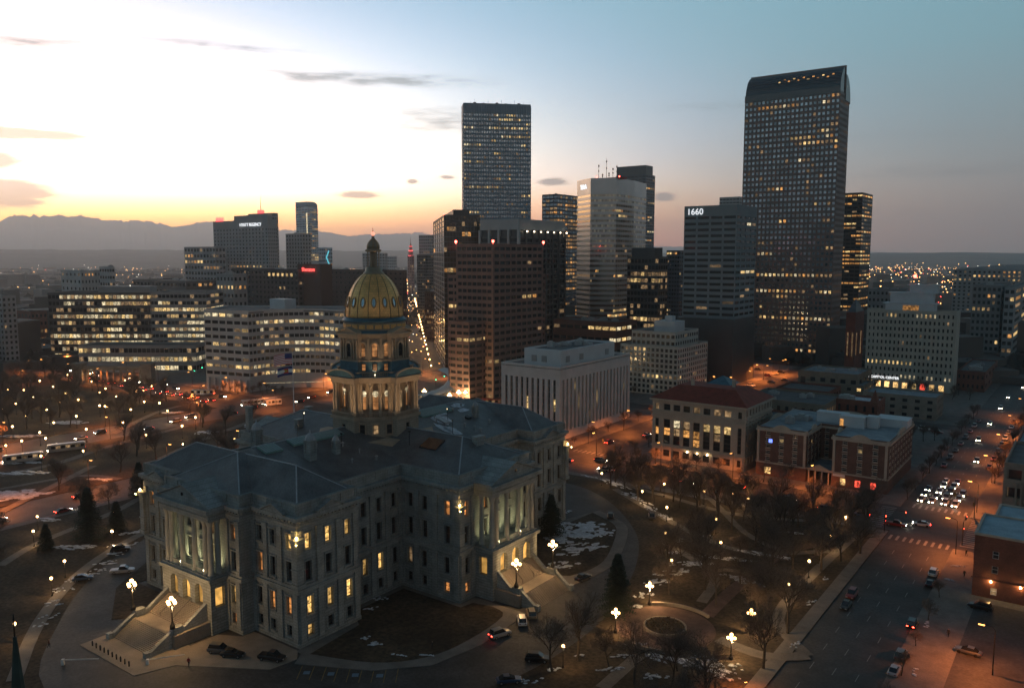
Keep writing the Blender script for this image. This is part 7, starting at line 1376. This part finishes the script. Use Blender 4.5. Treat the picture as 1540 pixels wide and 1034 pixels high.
# ---------------------------------------------------------------- far city, lights, hills, mountains
rf = random.Random(21); fc = [MB(), MB()]; ft = MB(); lt = {'warm': MB(), 'white': MB(), 'red': MB()}
def octa(mb, p, r): mb.add([(p[0] + r, p[1], p[2]), (p[0] - r, p[1], p[2]), (p[0], p[1] + r, p[2]), (p[0], p[1] - r, p[2]), (p[0], p[1], p[2] + r), (p[0], p[1], p[2] - r)], [(0, 2, 4), (2, 1, 4), (1, 3, 4), (3, 0, 4), (2, 0, 5), (1, 2, 5), (3, 1, 5), (0, 3, 5)])
VIEW = -36.1
for k in range(5200):
    d = 760 * (13 ** (rf.random() ** .8)) if k % 4 else rf.uniform(480, 1200); a = R(VIEW + rf.uniform(-40, 40)); x, y = CAM.x + d * math.sin(a), CAM.y + d * math.cos(a)
    da = math.degrees(a) - VIEW
    if -425 < x < 425 and -300 < y < 425: continue
    if abs((x + 199) * math.cos(R(-43.7)) - (y - 230.5) * math.sin(R(-43.7))) < 22 and d < 3000: continue
    s = rf.uniform(6, 16) * (1 + d / 4000); hgt = rf.uniform(4, 12) if rf.random() < .82 else rf.uniform(12, 34) * (1 if d < 2500 else .6)
    rz = R(45) if (y > 250 and -800 < x < 100) else 0; c_, s_ = math.cos(rz) * s, math.sin(rz) * s; q = rf.uniform(.6, 1.3)
    fc[k % 2].prism([(x - c_ + s_ * q, y - s_ - c_ * q), (x + c_ + s_ * q, y + s_ - c_ * q), (x + c_ - s_ * q, y + s_ + c_ * q), (x - c_ - s_ * q, y - s_ + c_ * q)], -.1, hgt)
    for j in range(2):   # dark tree masses between the houses
        tx, ty = x + rf.uniform(-45, 45), y + rf.uniform(-45, 45)
        if -425 < tx < 425 and -300 < ty < 425: continue
        r_ = rf.uniform(3, 7) * (1 + d / 5000); n_ = 7; pts = [(tx + r_ * rf.uniform(.7, 1.2) * math.cos(6.283 * i / n_), ty + r_ * rf.uniform(.7, 1.2) * math.sin(6.283 * i / n_), rf.uniform(2, 5)) for i in range(n_)]
        ft.add(pts + [(tx + rf.uniform(-1, 1), ty, rf.uniform(8, 13))] + [(tx, ty, 0)], [(i, (i + 1) % n_, n_) for i in range(n_)] + [((i + 1) % n_, i, n_ + 1) for i in range(n_)])
for k in range(4200):
    right = rf.random() < .5; a = R(VIEW + (rf.uniform(18, 36) if right else rf.uniform(-36, 30))); d = 900 * (14 ** rf.random()); x, y = CAM.x + d * math.sin(a), CAM.y + d * math.cos(a)
    c = rf.random(); octa(lt['warm' if c < .74 else 'white' if c < .93 else 'red'], (x, y, rf.uniform(5, 14) + (18 if rf.random() < .1 else 0)), (.34 + d / 4200) * rf.uniform(.5, 1.3) * (1.3 if right else 1))
for k in range(150):   # string of lights along the long street
    d = 60 + k * 14; a = R(-43.7); q_ = 8 + rf.uniform(-8, 8); x, y = -205 + d * math.sin(a) + q_ * math.cos(a), 225 + d * math.cos(a) - q_ * math.sin(a); octa(lt[rf.choice(('warm', 'warm', 'warm', 'white', 'red'))], (x, y, rf.uniform(1, 8)), .35 + d / 3500)
tag(fc[0].build('far_city_houses', mat('far_house_dark', (.10, .095, .09), .9, .4, .01)), 'mass of low houses and sheds spreading over the far plain', 'city', kind='stuff'); tag(fc[1].build('far_city_roofs', mat('far_house_pale', (.21, .20, .19), .9, .4, .01)), 'mass of paler roofs spread over the far plain', 'city', kind='stuff')
tag(ft.build('far_trees', mat('far_tree_grey', (.045, .042, .038), .95, .4, .02)), 'dark leafless tree masses between the far houses', 'trees', kind='stuff')
for k_, (c, e) in {'warm': ((1, .46, .13), 7), 'white': ((1, .9, .75), 5), 'red': ((1, .07, .05), 5)}.items(): tag(lt[k_].build('city_lights_' + k_, glow_mat('far_light_' + k_, c, e, 'NONE')), f'{k_} points of light scattered over the far city', 'lights', kind='stuff')
st_ = strip([(-184, 210), (-199 + 2400 * math.sin(R(-43.7)), 230.5 + 2400 * math.cos(R(-43.7)))], 22); sheet('long_street', st_, -.005, AS)
for k in range(26):
    d = 8 + k * 30; a = R(-43.7); n_ = (math.cos(a), -math.sin(a)); 
    for s in (-1, 17): lamp('globe', -205 + d * math.sin(a) + s * n_[0], 225 + d * math.cos(a) + s * n_[1], 0, 'warm lamp along the long straight street behind the dome', 'lamps of the long street', s=1.4 + k * .04, lk='street')
# low ridge on the plain and the mountain wall
def range_(name, d0, a0, a1, na, prof, thick, m, nr=10):
    b = MB(); vs = []
    for i in range(na + 1):
        a = R(a0 + (a1 - a0) * i / na); 
        for j in range(nr + 1):
            t = j / nr; d = d0 - thick * (1 - t); x, y = CAM.x + d * math.sin(a), CAM.y + d * math.cos(a); rdg = prof(math.degrees(a)); q = t ** 1.15
            vs.append((x, y, -20 + (rdg + 20) * q * (1 + .28 * (1 - t) * noise.noise(Vector((x / thick * 5, y / thick * 5, 3))) + .16 * (1 - t) * noise.noise(Vector((x / thick * 14, y / thick * 14, 7))))))
    b.add(vs, [(i * (nr + 1) + j, (i + 1) * (nr + 1) + j, (i + 1) * (nr + 1) + j + 1, i * (nr + 1) + j + 1) for i in range(na) for j in range(nr)])
    return tag(b.build(name, m, None, True), kind='structure')
MP = [(-120, 1500), (-100, 1900), (-80, 2100), (-68.4, 1760), (-67.3, 2150), (-66, 2120), (-64, 2160), (-62, 1960), (-60.2, 1980), (-58.5, 1700), (-56.5, 1990), (-54, 1820), (-51, 1560), (-49, 1500), (-47.5, 1300), (-45.5, 1400), (-44, 1420), (-42.8, 1500), (-41, 1300), (-38, 1150), (-35, 1050), (-32, 950), (-25, 700), (-18, 500), (-10, 360), (0, 260), (15, 200), (40, 150)]
def mprof(a):
    for (a0, h0), (a1, h1) in zip(MP, MP[1:]):
        if a0 <= a <= a1: t = (a - a0) / (a1 - a0); t = t * t * (3 - 2 * t); v = h0 + (h1 - h0) * t; break
    else: v = 150
    return v * (1 + .05 * noise.noise(Vector((a * 1.7, 0, 0))) + .05 * noise.noise(Vector((a * 4, 5, 0))) + .035 * noise.noise(Vector((a * 9, 9, 0))) + .02 * noise.noise(Vector((a * 23, 2, 0))))
range_('mountains', 18500, -122, 42, 2000, lambda a: mprof(a) * .402, 6000, mat('mountain_rock', (.20, .20, .21), 1, .3, .0006), 12)
range_('low_hills', 8000, -122, 42, 320, lambda a: 104 + (26 if a < -40 else 0) + 14 * noise.noise(Vector((a * .35, 1, 0))) + 7 * noise.noise(Vector((a * 1.5, 4, 0))), 3800, mat('hill_scrub', (.11, .105, .10), 1, .4, .004, fine=.3), 6)
# ---------------------------------------------------------------- evening haze
hm = bpy.data.materials.new('evening_haze'); hm.use_nodes = True; t_ = hm.node_tree; t_.nodes.remove(t_.nodes['Principled BSDF']); pv = t_.nodes.new('ShaderNodeVolumePrincipled'); pv.inputs['Color'].default_value = (.98, .97, .97, 1); pv.inputs['Density'].default_value = HAZE; pv.inputs['Anisotropy'].default_value = .62
t_.links.new(pv.outputs[0], t_.nodes['Material Output'].inputs['Volume'])
tag(MB().box(-21500, 21500, -21500, 21500, -25, 1000).build('haze', hm), 'thin grey evening haze over the whole plain', 'haze', kind='stuff')
